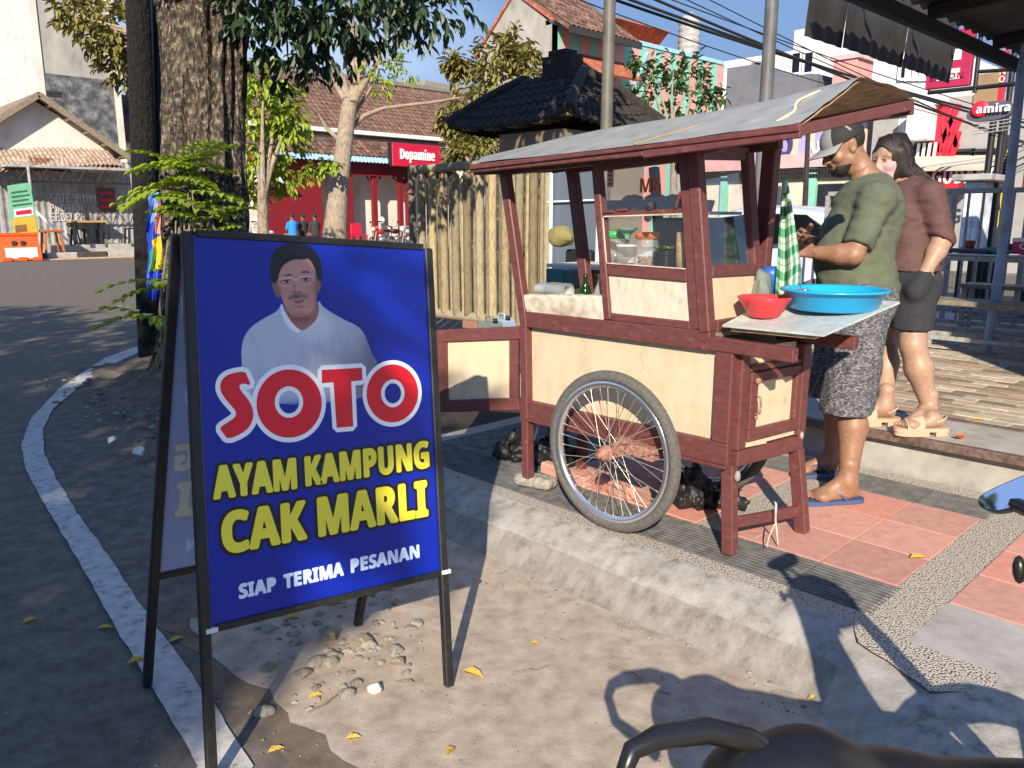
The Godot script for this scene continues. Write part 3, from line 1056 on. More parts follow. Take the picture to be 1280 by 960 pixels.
	for px in [46,172]:
		var p = onx(px,300,X + 0.05)
		s = Shape.new()
		s.tube([V3(p.x,0.12,p.z),V3(p.x,a1.y,p.z)],0.05,8)
		wpart("post",s,M.galvanised,aw)
	s = Shape.new()
	s.tube([onx(45,264,X - 0.8),onx(86,302,X - 0.8)],0.05,6)
	wpart("brace",s,like("pale_post","galvanised",Color(1.6,1.6,1.6)),aw)
	X = -32.0
	var bn = thing("banner","tilted green food banner beside the awning's left post","banner",onx(28,290,X))
	s = Shape.new()
	var q4 = [onx(16,295,X),onx(49,291,X),onx(37,228,X),onx(9,232,X)]
	thin(s,q4[0],q4[1],q4[2],q4[3],0.02)
	wpart("sheet",s,like("banner_green","paint",g3(0.22,0.58,0.36)),bn)
	var bl = func(u0: float,u1: float,v0: float,v1: float,m: Material,nm: String,out = 0.012) -> void:
		var s2 = Shape.new()
		var c = []
		for w in [[u0,v0],[u1,v0],[u1,v1],[u0,v1]]:
			c.append((q4[0] as Vector3).lerp(q4[1],w[0]).lerp((q4[3] as Vector3).lerp(q4[2],w[0]),w[1]) + V3(out,0,0))
		thin(s2,c[0],c[1],c[2],c[3],0.006)
		wpart(nm,s2,m,bn)
	bl.call(0.05,0.95,0.02,0.34,like("banner_gold","paint",g3(0.75,0.50,0.06)),"picture")
	bl.call(0.12,0.55,0.06,0.20,like("banner_brown","paint",g3(0.30,0.14,0.05)),"picture_dish",0.02)
	bl.call(0.15,0.92,0.36,0.52,M.white,"price_label")
	bl.call(0.22,0.85,0.40,0.48,M.red_sign,"price_print",0.02)
	for q in 4: bl.call(0.12,0.9 - 0.08*(q % 2),0.58 + 0.085*q,0.61 + 0.085*q,like("banner_ink","paint",g3(0.04,0.16,0.09)),"printed_line")
	X = -31.0
	var b0 = onx(0,327,X)
	var b1 = onx(50,326,X)
	var bt = onx(25,291,X)
	var ob = thing("barrier","orange and white plastic traffic barrier at the far kerb","barrier",V3(X,0,(b0.z + b1.z)/2))
	s = Shape.new()
	var bw = b0.z - b1.z
	var prof = PackedVector2Array([V2(-0.36,0.03),V2(0.36,0.03),V2(0.28,0.40),V2(0.14,0.55),V2(0.10,bt.y - 0.12),V2(0.14,bt.y - 0.08),V2(0.14,bt.y),V2(-0.14,bt.y),V2(-0.14,bt.y - 0.08),V2(-0.10,bt.y - 0.12),V2(-0.14,0.55),V2(-0.28,0.40)])
	s.prism(prof,Transform3D(Basis(Vector3.RIGHT,Vector3.UP,V3(0,0,1)),V3(X,0,b0.z)),bw)
	for q in 3: bx(s,X - 0.40,X + 0.40,-0.0,0.14,b0.z - bw*(0.12 + 0.38*q) - 0.14,b0.z - bw*(0.12 + 0.38*q) + 0.14,0.02)
	wpart("shell",s,flat("barrier_orange",g3(0.85,0.11,0.02),0.5),ob)
	for q in 2:
		bp("slot",M.interior_dark,ob,[X + 0.09,X + 0.20,bt.y*0.42,bt.y*0.72,b0.z - bw*(0.37 + 0.22*q) - 0.07,b0.z - bw*(0.37 + 0.22*q) + 0.07,0.02])
	s = Shape.new()
	thin(s,V3(X + 0.375,0.10,b0.z - bw*0.1),V3(X + 0.375,0.10,b0.z - bw*0.9),V3(X + 0.295,0.44,b0.z - bw*0.9),V3(X + 0.295,0.44,b0.z - bw*0.1),0.01)
	wpart("white_band",s,M.white,ob)
	X = -32.2
	var st = onx(66,314,X)
	var so = thing("stool","small orange-brown wooden stool on the far pavement beside the barrier","stool",V3(X,0.13,st.z))
	bp("seat",flat("stool_wood",g3(0.42,0.13,0.03),0.5),so,[X - 0.32,X + 0.32,0.92,1.0,st.z - 0.36,st.z + 0.36,0.02])
	for qx in [-1,1]:
		for qz in [-1,1]:
			s = Shape.new()
			s.bar(V3(X + 0.30*qx,0.13,st.z + 0.30*qz),V3(X + 0.22*qx,0.92,st.z + 0.22*qz),0.07,0.07)
			wpart("leg",s,M.stool_wood,so)
	X = -33.9
	for t in 1:
		var tp = onx(109,277,X)
		var tb = thing("folding_table","narrow wooden-topped table standing before the shutters","table",V3(X,0.42,tp.z))
		bp("tabletop",flat("table_yellow",g3(0.45,0.28,0.10),0.5),tb,[X - 0.4,X + 0.4,tp.y - 0.04,tp.y + 0.04,tp.z - 0.62,tp.z + 0.62,0.01])
		for qx in [-1,1]:
			for qz in [-1,1]:
				s = Shape.new()
				s.bar(V3(X + 0.33*qx,0.42,tp.z + 0.42*qz),V3(X + 0.3*qx,tp.y - 0.04,tp.z + 0.5*qz),0.05,0.05)
				wpart("leg",s,M.black_steel,tb)
	for t in 3:
		var sp = onx([100,116,167][t],297,X + 0.6)
		var ps = thing("plastic_stool",["black plastic stool under the narrow table, left one","black plastic stool under the narrow table, right one","black plastic stool alone at the right end of the shutters"][t],"stool",V3(sp.x,0.42,sp.z),0.0,"black plastic stools at the shutters")
		bp("seat",M.black,ps,[sp.x - 0.22,sp.x + 0.22,0.98,1.03,sp.z - 0.24,sp.z + 0.24,0.02])
		for qx in [-1,1]:
			for qz in [-1,1]:
				s = Shape.new()
				s.bar(V3(sp.x + 0.24*qx,0.42,sp.z + 0.27*qz),V3(sp.x + 0.2*qx,0.98,sp.z + 0.21*qz),0.07,0.05)
				wpart("leg",s,M.black,ps)
	X = -38.0
	var r0 = onx(138,175,X)
	var r1 = onx(330,178,X)
	var rt = onx(160,119,X - 3.5)
	var rh = thing("tiled_house","house with a steep grey tiled roof behind the big tree trunk","house",V3(X - 3,0,(r0.z + r1.z)/2))
	bp("wall",M.plaster,rh,[X - 7,X - 0.4,0,r0.y,r1.z,r0.z])
	s = Shape.new()
	thin(s,V3(X,r0.y,r0.z),V3(X,r0.y,r1.z),V3(X - 3.5,rt.y,r1.z),V3(X - 3.5,rt.y,r0.z),0.1)
	thin(s,V3(X - 7,r0.y,r1.z),V3(X - 7,r0.y,r0.z),V3(X - 3.5,rt.y,r0.z),V3(X - 3.5,rt.y,r1.z),0.1)
	wpart("roof",s,M.roof_tile,rh)
	tiled_slope(rh,V3(X,r0.y,r0.z),V3(X,r0.y,r0.z - 6.0),V3(X - 3.5,rt.y,r0.z - 6.0),V3(X - 3.5,rt.y,r0.z),0.42,0.40,like("grey_tile","roof_tile",Color(1.3,1.5,1.6)),300,4)

func chalk(parent: Node3D,text: String,a: Vector3,c: Vector3,h: float) -> void:
	var strokes = {"S": [[1,1,0,1,0,0.5,1,0.5,1,0,0,0]],"A": [[0,0,0.1,1,0.9,1,1,0],[0.05,0.5,0.95,0.5]],"T": [[0,1,1,1],[0.5,1,0.5,0]],"E": [[1,1,0,1,0,0,1,0],[0,0.5,0.8,0.5]],"Y": [[0,1,0.5,0.5,1,1],[0.5,0.5,0.5,0]],"M": [[0,0,0,1,0.5,0.4,1,1,1,0]],"P": [[0,0,0,1,0.9,1,0.9,0.5,0,0.5]],"I": [[0.5,0,0.5,1]],"N": [[0,0,0,1,1,0,1,1]],"D": [[0,0,0,1,0.8,0.85,1,0.5,0.8,0.15,0,0]],"H": [[0,0,0,1],[1,0,1,1],[0,0.5,1,0.5]],"B": [[0,0,0,1,0.8,1,0.8,0.55,0,0.5,0.95,0.45,0.95,0,0,0]],"L": [[0,1,0,0,1,0]]}
	var n = text.length()
	if not M.has("chalk_ink"): flat("chalk_ink",g3(0.62,0.62,0.60),0.9)
	for i in n:
		var ch = text[i]
		if ch == " ": continue
		var s = Shape.new()
		var o = a.lerp(c,(i + 0.1)/n)
		var w = (c - a)*(0.72/n)
		for st in strokes[ch]:
			for k in range(0,st.size() - 2,2):
				var p = o + w*st[k] + V3(0,h*(st[k + 1] - 0.5),0)
				var q = o + w*st[k + 2] + V3(0,h*(st[k + 3] - 0.5),0)
				s.bar(p,q,0.026,0.008,(q - p).cross(Vector3.RIGHT).normalized(),0.0)
		wpart("letter",s,M.chalk_ink,parent)

func build_red_shop() -> void:
	var X = -34.0
	var z0 = onx(300,300,X).z
	var z1 = onx(566,300,X).z
	var ey = onx(440,197,X).y
	var b = thing("shop","red cafe with a long weathered tile roof and white lettered sign","shop",V3(X - 3,0.13,(z0 + z1)/2))
	var s = Shape.new()
	var XB = X - 5.0
	var ra = onx(330,93,XB)
	ra.z = onx(250,168,X - 0.8).z
	var rb = onx(585,112,XB)
	var e0 = onx(250,168,X - 0.8)
	var e1 = onx(585,168,X - 0.8)
	var ry = (ra.y + rb.y)/2
	var eye = (e0.y + e1.y)/2
	thin(s,V3(X - 0.8,eye,e0.z),V3(X - 0.8,eye,e1.z),V3(XB,ry,rb.z),V3(XB,ry,ra.z),0.12)
	thin(s,V3(XB - 5,eye,rb.z),V3(XB - 5,eye,ra.z),V3(XB,ry,ra.z),V3(XB,ry,rb.z),0.12)
	var rf = wpart("roof",s,M.roof_tile,b)
	tiled_slope(b,V3(X - 0.8,eye,e0.z),V3(X - 0.8,eye,e1.z),V3(XB,ry,e1.z),V3(XB,ry,e0.z),0.30,0.36,M.roof_tile,300,7)
	bp("ridge",like("ridge_mat","concrete",Color(0.8,0.78,0.76)),b,[XB - 0.15,XB + 0.15,ry - 0.05,ry + 0.22,rb.z,ra.z,0.04])
	bp("upper_wall",M.plaster,b,[XB - 4.6,X - 1.0,0.1,eye,e1.z + 0.2,e0.z - 0.2])
	var y1 = onx(440,176,X - 0.4).y
	s = Shape.new()
	thin(s,V3(X + 0.5,ey + 0.05,z0),V3(X + 0.5,ey + 0.05,z1),V3(X - 0.8,y1 + 0.1,z1),V3(X - 0.8,y1 + 0.1,z0),0.06)
	wpart("lower_roof",s,M.roof_tile,b)
	tiled_slope(b,V3(X + 0.5,ey + 0.06,z0),V3(X + 0.5,ey + 0.06,z1),V3(X - 0.8,y1 + 0.12,z1),V3(X - 0.8,y1 + 0.12,z0),0.30,0.36,M.roof_tile,250,8)
	bp("gutter",M.white,b,[X - 0.85,X - 0.65,y1 + 0.35,y1 + 0.55,z1,z0,0.02])
	s = Shape.new()
	corrugated(s,V3(X + 1.0,ey - 0.25,z0 - 0.4),V3(X + 1.0,ey - 0.25,z1),V3(X + 0.4,ey + 0.08,z1),V3(X + 0.4,ey + 0.08,z0 - 0.4),0.2,0.03)
	wpart("eave_sheet",s,like("blue_tin","galvanised",Color(0.95,1.15,1.45)),b)
	var fy = onx(440,213,X + 0.3).y
	bp("fascia",M.red_wall,b,[X + 0.25,X + 0.35,fy - 0.22,ey - 0.1,z1,z0 - 0.5])
	s = Shape.new()
	var zc = onx(402,290,X).z
	bx(s,X - 0.2,X + 0.2,0.13,fy,zc,onx(329,290,X).z)
	wpart("red_wall_panel",s,M.red_wall,b)
	bp("side_wall",M.cream_wall,b,[X - 0.25,X + 0.1,0.13,fy,onx(327,290,X).z,z0 + 0.4])
	bp("back_wall",M.cream_wall,b,[X - 4.2,X - 4.0,0.13,fy,z1,zc])
	bp("ceiling",M.white_wall,b,[X - 4.0,X + 0.2,fy,fy + 0.1,z1,zc])
	bp("dado",M.interior_dark,b,[X - 4.0,X - 3.9,0.13,1.3,z1,zc])
	s = Shape.new()
	var dr = onx(450,290,X - 3.9)
	bx(s,X - 3.96,X - 3.85,0.13,2.6,dr.z - 0.9,dr.z + 0.9)
	wpart("door",s,M.interior_dark,b)
	for px in [436,470,502,512]:
		s = Shape.new()
		var p = onx(px,290,X + 0.2)
		var w = 0.28 if px == 436 else 0.14
		bx(s,p.x - w,p.x + w*0.3,0.13,fy - 0.1,p.z - w,p.z + w,0.01)
		wpart("column",s,M.red_wall,b)
		if px != 436:
			for k in [-1,1]:
				s = Shape.new()
				s.bar(V3(p.x - 0.05,fy - 0.75,p.z),V3(p.x - 0.05,fy - 0.2,p.z + 0.42*k),0.08,0.08)
				wpart("bracket",s,M.red_wall,b)
	s = Shape.new()
	var wa = onx(308,226,X + 0.9)
	var wb = onx(366,226,X + 0.9)
	thin(s,V3(X + 0.9,wa.y,wa.z),V3(X + 0.9,wa.y,wb.z),V3(X,wa.y + 0.35,wb.z),V3(X,wa.y + 0.35,wa.z),0.05)
	wpart("small_awning",s,M.white,b)
	var XS = X + 1.15
	var g0 = onx(491,206,XS)
	var g1 = onx(551,184,XS)
	var sg = thing("shop_sign","red box sign with white lettering above the cafe's eave","sign",V3(XS,(g0.y + g1.y)/2,(g0.z + g1.z)/2))
	bp("box",M.red_sign,sg,[XS - 0.3,XS,g0.y - 0.05,g1.y + 0.05,g1.z,g0.z,0.02])
	bp("side_plate",M.black,sg,[XS - 0.31,XS - 0.05,g0.y - 0.06,g1.y + 0.06,g0.z,g0.z + 0.05])
	glyph_plate(sg,"lettering","Dopamine",V3(XS + 0.03,(g0.y + g1.y)/2 + 0.03,(g0.z + g1.z)/2),0.48,Basis(V3(0,0,-1),Vector3.UP,V3(1,0,0)),g3(0.85),0.0,0.66,0.05)
	seated(onx(366,292,X + 2.2),g3(0.02,0.22,0.62),"person in a blue shirt sitting outside the red cafe")
	seated(onx(379,289,X + 1.6),g3(0.02),"person in black sitting outside the red cafe, middle of three")
	seated(onx(394,291,X + 2.2),g3(0.03,0.03,0.032),"person in black sitting outside the red cafe beside the bare tree")
	var pc = onx(449,296,X + 1.0)
	var ch = thing("plastic_chair","red plastic chair on the cafe's porch between tree and motorcycles","chair",V3(pc.x,0.13,pc.z))
	bp("seat",M.red_sign,ch,[pc.x - 0.3,pc.x + 0.3,0.55,0.62,pc.z - 0.3,pc.z + 0.3,0.02])
	bp("backrest",M.red_sign,ch,[pc.x - 0.3,pc.x - 0.22,0.62,1.15,pc.z - 0.3,pc.z + 0.3,0.02])
	for qx in [-1,1]:
		for qz in [-1,1]:
			s = Shape.new()
			s.bar(V3(pc.x + 0.30*qx,0.13,pc.z + 0.30*qz),V3(pc.x + 0.25*qx,0.56,pc.z + 0.25*qz),0.06,0.06)
			wpart("leg",s,M.red_sign,ch)
	far_motorcycle(onx(478,305,X + 3.6),g3(0.55,0.03,0.03),"red motorcycle with a white helmet on its mirror outside the cafe",true)
	far_motorcycle(onx(497,306,X + 3.2),g3(0.02),"black motorcycle parked behind the red one outside the cafe",false)
	far_motorcycle(onx(512,307,X + 3.9),g3(0.5,0.5,0.52),"silver motorcycle parked at the right, next to the fence",false)
	far_motorcycle(onx(323,300,X + 3.0),g3(0.7),"white scooter beside the big tree trunk outside the cafe",true)

func seated(p: Vector3,col: Color,label: String) -> void:
	var o = thing("person",label,"person",V3(p.x,0.13,p.z))
	var y = 0.13
	var f = Field.new(V3(p.x - 0.75,y,p.z - 0.6),V3(p.x + 0.75,y + 1.6,p.z + 0.6),0.032)
	var q = V3(p.x,y,p.z)
	f.egg(q + V3(0,1.33,0),V3(0.095,0.12,0.085),Basis.IDENTITY,0.03)
	f.bone(q + V3(0,1.1,0),q + V3(0,1.25,0),0.07,0.06,0.03)
	f.bone(q + V3(0,0.6,0),q + V3(0,1.0,0),0.15,0.16,0.05)
	for k in [-1,1]:
		f.bone(q + V3(0,0.56,0.1*k),q + V3(-0.42,0.56,0.12*k),0.09,0.07,0.04)
		f.bone(q + V3(-0.42,0.56,0.12*k),q + V3(-0.40,0.08,0.12*k),0.06,0.045,0.03)
		f.bone(q + V3(-0.40,0.06,0.12*k),q + V3(-0.58,0.04,0.12*k),0.04,0.035,0.03)
		f.bone(q + V3(0,1.03,0.19*k),q + V3(-0.08,0.78,0.24*k),0.055,0.045,0.03)
		f.bone(q + V3(-0.08,0.78,0.24*k),q + V3(-0.33,0.72,0.14*k),0.042,0.035,0.03)
	var s = Shape.new()
	f.into(s)
	wpart("body",s,M.skin_far if M.has("skin_far") else flat("skin_far",g3(0.22,0.11,0.065),0.6),o)
	f = Field.new(V3(p.x - 0.5,y + 0.4,p.z - 0.5),V3(p.x + 0.5,y + 1.35,p.z + 0.5),0.032)
	f.bone(q + V3(0,0.58,0),q + V3(0,1.0,0),0.19,0.19,0.05)
	for k in [-1,1]: f.bone(q + V3(0,1.03,0.19*k),q + V3(-0.06,0.84,0.235*k),0.08,0.07,0.03)
	s = Shape.new()
	f.into(s)
	wpart("shirt",s,flat("shirt_" + col.to_html() + str(p.z),col,0.9),o)
	f = Field.new(V3(p.x - 0.3,y + 1.1,p.z - 0.3),V3(p.x + 0.3,y + 1.65,p.z + 0.3),0.028)
	f.egg(q + V3(0.01,1.37,0),V3(0.11,0.12,0.10),Basis.IDENTITY,0.03)
	f.cut(q + V3(0,1.34,0),V3(-0.6,-0.8,0))
	s = Shape.new()
	f.into(s)
	wpart("hair",s,M.black,o)
	s = Shape.new()
	bx(s,p.x - 0.18,p.x + 0.18,0.13 + 0.36,0.13 + 0.42,p.z - 0.18,p.z + 0.18,0.02)
	for qx in [-1,1]:
		for qz in [-1,1]:
			s.bar(V3(p.x + 0.18*qx,0.13,p.z + 0.18*qz),V3(p.x + 0.14*qx,0.5,p.z + 0.14*qz),0.04,0.04)
	var st = part("stool",s,M.red_sign)
	tag(st,label.replace("person in","stool under the person in").replace(" sitting",""),"stool")

func far_motorcycle(p: Vector3,col: Color,label: String,helmet: bool) -> void:
	var o = thing("motorcycle",label,"motorcycle",V3(p.x,0.0,p.z),0.0)
	var y0 = 0.0
	var f = V3(0.25,0,0.97).normalized()       # heading
	var sd = V3(-f.z,0,f.x)
	var q = V3(p.x,y0,p.z)
	var b = Basis(f,Vector3.UP,f.cross(Vector3.UP))
	for k in [-1,1]:
		var s = Shape.new()
		s.lathe(ring_prof(0.26,0.05,8),q + f*0.62*k + V3(0,0.31,0),24,Basis(f,b.z,Vector3.UP).orthonormalized() if false else Basis(f,Vector3.UP.cross(f).cross(f)*-1.0,Vector3.UP) if false else Basis(Vector3.UP,sd,f))
		var w = wpart("wheel",s,M.rubber,o)
		s = Shape.new()
		for i in 8:
			var a = TAU*i/8
			s.tube([q + f*0.62*k + V3(0,0.31,0),q + f*0.62*k + V3(0,0.31,0) + f*cos(a)*0.25 + Vector3.UP*sin(a)*0.25],0.012,5)
		var rim = part("rim",s,M.chrome,w)
	var pm = flat("bike_" + col.to_html(),col,0.25)
	var s = Shape.new()
	s.ball(q + f*0.12 + V3(0,0.80,0),V3(0.26,0.12,0.13),b,14)
	wpart("tank",s,pm,o)
	s = Shape.new()
	s.ball(q - f*0.62 + V3(0,0.82,0),V3(0.22,0.08,0.10),b,12)
	wpart("tail",s,pm,o)
	s = Shape.new()
	s.ball(q + f*0.50 + V3(0,0.92,0),V3(0.10,0.14,0.13),b,12)
	wpart("front_cowl",s,pm,o)
	s = Shape.new()
	s.ball(q - f*0.28 + V3(0,0.84,0),V3(0.36,0.05,0.13),b,12)
	wpart("seat",s,M.black,o)
	s = Shape.new()
	s.ball(q + V3(0,0.45,0),V3(0.22,0.17,0.15),b,10)
	s.tube([q - f*0.05 + V3(0,0.3,0) + sd*0.16,q - f*0.75 + V3(0,0.42,0) + sd*0.16],[0.03,0.05],8)
	s.tube([q - f*0.62 + V3(0,0.31,0),q + V3(0,0.45,0)],0.03,6)
	wpart("engine",s,M.chrome,o)
	s = Shape.new()
	for k in [-1,1]: s.tube([q + f*0.62 + V3(0,0.31,0) + sd*0.08*k,q + f*0.42 + V3(0,1.0,0) + sd*0.08*k],0.025,6)
	s.tube([q + f*0.36 + V3(0,1.02,0) + sd*0.36,q + f*0.42 + V3(0,1.02,0),q + f*0.36 + V3(0,1.02,0) - sd*0.36],0.02,6)
	wpart("fork",s,M.steel_grey,o)
	s = Shape.new()
	s.ball(q + f*0.58 + V3(0,0.92,0),V3(0.05,0.08,0.08),b,10)
	wpart("headlight",s,M.white,o)
	for k in [-1,1]:
		s = Shape.new()
		s.tube([q + f*0.38 + V3(0,1.02,0) + sd*0.25*k,q + f*0.36 + V3(0,1.2,0) + sd*0.32*k],0.01,5)
		s.ball(q + f*0.36 + V3(0,1.22,0) + sd*0.34*k,V3(0.02,0.05,0.07),b,8)
		wpart("mirror",s,M.black,o)
	if helmet:
		var h = q + f*0.36 + V3(0,1.22,0) - sd*0.30
		var hm = thing("helmet","white crash helmet hung on the mirror of the " + label.split(" with ")[0].split(" beside")[0],"helmet",h)
		s = Shape.new()
		s.ball(h + V3(0,0.08,0),V3(0.16,0.16,0.15),b,14)
		wpart("shell",s,M.white,hm)
		s = Shape.new()
		s.ball(h + f*0.05 + V3(0,0.05,0),V3(0.125,0.06,0.14),b,12)
		wpart("visor",s,M.black,hm)

func build_middle() -> void:
	var X = -24.0
	var top0 = onx(690,30,X)
	var corner = top0.z
	var h = top0.y
	var far_z = onx(905,66,X).z
	var b = thing("striped_house","mint and pink striped house with a grey gable end and tiled roof","house",V3(X - 4,0,corner - 5))
	var gl = onz(600,60,corner)
	var apex = onz(637,0,corner)
	var s = Shape.new()
	var gw = X - gl.x
	var ah = apex.y + 0.25
	s.prism(PackedVector2Array([V2(0,0),V2(gw,0),V2(gw,h),V2(gw*0.52,ah),V2(0,onz(594,55,corner).y - 0.2)]),Transform3D(Basis.IDENTITY,V3(gl.x,0,corner)),0.35)
	wpart("gable_wall",s,M.grey_plaster,b)
	var n = 22
	var len = corner - far_z
	for i in n:
		s = Shape.new()
		var za = corner - len*i/n
		var zb = corner - len*(i + 1)/n
		bx(s,X - 0.3,X,0,h,zb + 0.004,za - 0.004)
		wpart("stripe",s,M.mint if i % 2 == 0 else M.pink,b)
	bp("coping",like("aqua","paint",g3(0.40,0.72,0.85)),b,[X - 0.35,X + 0.06,h,h + 0.18,far_z,corner])
	s = Shape.new()
	var rx = gl.x + gw*0.52
	thin(s,V3(X + 0.2,h + 0.15,corner + 0.1),V3(X + 0.2,h + 0.15,corner - 5.0),V3(rx,ah + 0.1,corner - 5.0),V3(rx,ah + 0.1,corner + 0.1),0.12)
	thin(s,V3(gl.x - 0.3,h - 0.6,far_z + 2),V3(gl.x - 0.3,h - 0.6,corner + 0.1),V3(rx,ah + 0.1,corner + 0.1),V3(rx,ah + 0.1,far_z + 2),0.12)
	wpart("roof",s,like("orange_tile","roof_tile",Color(1.45,1.1,0.95)),b)
	var ua = onx(655,0,X - 1.0)
	var u0 = onx(712,37,X + 1.0)
	var u1 = onx(802,48,X + 1.0)
	s = Shape.new()
	var uy = (u0.y + u1.y)/2
	var rise = 3.2
	thin(s,V3(X + 1.0,uy,u0.z),V3(X + 1.0,uy,u1.z),V3(X - 4.0,uy + rise,u1.z - 1.0),V3(X - 4.0,uy + rise,u0.z),0.15)
	wpart("front_roof",s,M.roof_tile,b)
	tiled_slope(b,V3(X + 1.0,uy,u0.z),V3(X + 1.0,uy,u1.z),V3(X - 4.0,uy + rise,u1.z),V3(X - 4.0,uy + rise,u0.z),0.30,0.36,M.roof_tile,280,9)
	bp("fascia",M.interior_dark,b,[X + 0.95,X + 1.05,uy - 0.28,uy - 0.02,u1.z,u0.z])
	for px in [745,790]:
		var p = onx(px,70,X)
		s = Shape.new()
		s.bar(V3(X + 0.05,uy - 2.0,p.z),V3(X + 0.9,uy - 0.3,p.z),0.16,0.16)
		wpart("strut",s,M.aqua,b)
	var wz = onx(745,95,X).z
	var wy = onx(745,88,X).y
	window_part(b,V3(X + 0.04,wy - 2.1,wz + 1.0),V3(0,0,-1),2.4,1.7,M.interior_dark,1,0)
	s = Shape.new()
	thin(s,V3(X + 1.2,wy - 0.35,wz + 1.2),V3(X + 1.2,wy - 0.35,wz - 1.8),V3(X,wy + 0.55,wz - 1.8),V3(X,wy + 0.55,wz + 1.2),0.1)
	wpart("window_hood",s,M.orange_tile,b)
	bp("back_wall",M.grey_plaster,b,[gl.x + 0.02,X - 0.32,0,h - 0.8,far_z,corner - 0.36])
	s = Shape.new()
	var q0 = onx(800,46,X - 1)
	var q1 = onx(905,66,X - 1)
	thin(s,V3(X - 0.5,h + 0.2,q0.z),V3(X - 0.5,h + 0.2,far_z - 2),V3(X - 5,h + 0.9,far_z - 2),V3(X - 5,h + 0.9,q0.z),0.1)
	wpart("rear_roof",s,M.orange_tile,b)
	var tk = onx(861,55,X - 0.6)
	var wt = thing("water_tank","ribbed steel water tank on the striped house's roof","water tank",V3(tk.x,h + 0.18,tk.z))
	s = Shape.new()
	var prof = [V2(0.0,0.0),V2(0.52,0.0)]
	for k in 6:
		prof.append(V2(0.52,0.1 + 0.28*k))
		prof.append(V2(0.56,0.17 + 0.28*k))
		prof.append(V2(0.52,0.24 + 0.28*k))
	prof.append_array([V2(0.50,1.8),V2(0.30,1.95),V2(0.0,2.0)])
	s.lathe(prof,V3(tk.x,h + 0.18,tk.z),18)
	wpart("tank",s,M.galvanised,wt)
	s = Shape.new()
	s.lathe([V2(0.0,1.99),V2(0.2,1.99),V2(0.2,2.07),V2(0.0,2.1)],V3(tk.x,h + 0.18,tk.z),14)
	wpart("lid",s,M.galvanised,wt)
	var pg = thing("pale_green_block","pale green plastered block at the right end of the striped house","building",V3(X - 3,0,far_z - 4))
	bp("wall",M.pale_green,pg,[X - 6,X - 0.2,0,h - 0.9,far_z - 7,far_z - 0.02])
	bp("coping",M.mint,pg,[X - 0.25,X - 0.12,h - 1.2,h - 0.9,far_z - 7,far_z - 0.02])
	var gb = thing("low_house","low house with a mossy ridge behind the vines","house",onx(560,100,-41.0)*V3(1,0,1))
	s = Shape.new()
	var a = onx(525,104,-41.0)
	var c = onx(600,104,-41.0)
	bx(s,-46.0,-41.0,0,a.y - 0.1,c.z,a.z)
	wpart("wall",s,M.grey_plaster,gb)
	s = Shape.new()
	s.bar(V3(-41.0,a.y,a.z),V3(-41.0,a.y - 0.1,c.z),0.35,0.8,Vector3.UP,0.05)
	wpart("ridge",s,M.stone,gb)
	build_fence()
	build_hut()

func build_fence() -> void:
	var Z = -6.05
	var p0 = onz(519,300,Z)
	var p1 = onz(690,300,Z)
	var ft = onz(560,207,Z).y
	var fb = onz(560,394,Z).y
	var g = thing("timber_gate","tall buff timber gate of close upright half-round poles behind the cart","gate",V3((p0.x + p1.x)/2,0.05,Z))
	var n = 21
	var rg = RandomNumberGenerator.new()
	rg.seed = 5
	for i in n:
		var x = lerpf(p0.x + 0.09,p1.x,(i + 0.5)/n)
		var back = i % 2 == 1
		var w = 0.052 if not back else 0.05
		var s = Shape.new()
		var t = ft - 0.10 - (0.06 if back else 0.0) + rg.randf_range(-0.02,0.02)
		var z = Z + (0.0 if not back else -0.05)
		s.tube([V3(x,fb + 0.03,z),V3(x + rg.randf_range(-0.006,0.006),(fb + t)/2,z + 0.006),V3(x,t,z),V3(x,t + 0.03,z)],[w,w*0.97,w*0.95,w*0.4],8)
		wpart("pole",s,like("timber_%d" % (i % 5),"timber",[Color(1,1,1),Color(0.86,0.86,0.84),Color(1.08,1.06,1.0),Color(0.78,0.76,0.72),Color(0.95,0.93,0.88)][i % 5]),g)
	for e in [[ft - 0.02,0.05],[fb,0.06]]:
		var s = Shape.new()
		s.tube([V3(p0.x - 0.02,e[0],Z - 0.02),V3(p1.x + 0.04,e[0] + 0.02,Z - 0.02)],e[1],10)
		wpart("rail",s,M.timber,g)
	for k in 2:
		var s = Shape.new()
		var x = p0.x - 0.03 + 0.12*k
		s.tube([V3(x,0.05,Z + 0.01 - 0.05*k),V3(x,ft + 0.03,Z + 0.01 - 0.05*k)],0.045,10)
		wpart("end_post",s,like("timber_grey","timber",Color(0.8,0.84,0.86)),g)
	for px in [590,680]:
		var w = onz(px,405,Z)
		var s = Shape.new()
		s.lathe(ring_prof(0.07,0.03,8),V3(w.x,0.12,Z),16,Basis(Vector3.RIGHT,PI/2))
		bx(s,w.x - 0.12,w.x + 0.12,fb - 0.12,fb - 0.03,Z - 0.05,Z + 0.05,0.01)
		wpart("castor",s,M.rust,g)
	var br = Shape.new()
	bx(br,p0.x - 0.06,p0.x + 0.05,ft - 0.30,ft - 0.24,Z + 0.04,Z + 0.08,0.01)
	wpart("bracket",br,M.rust,g)

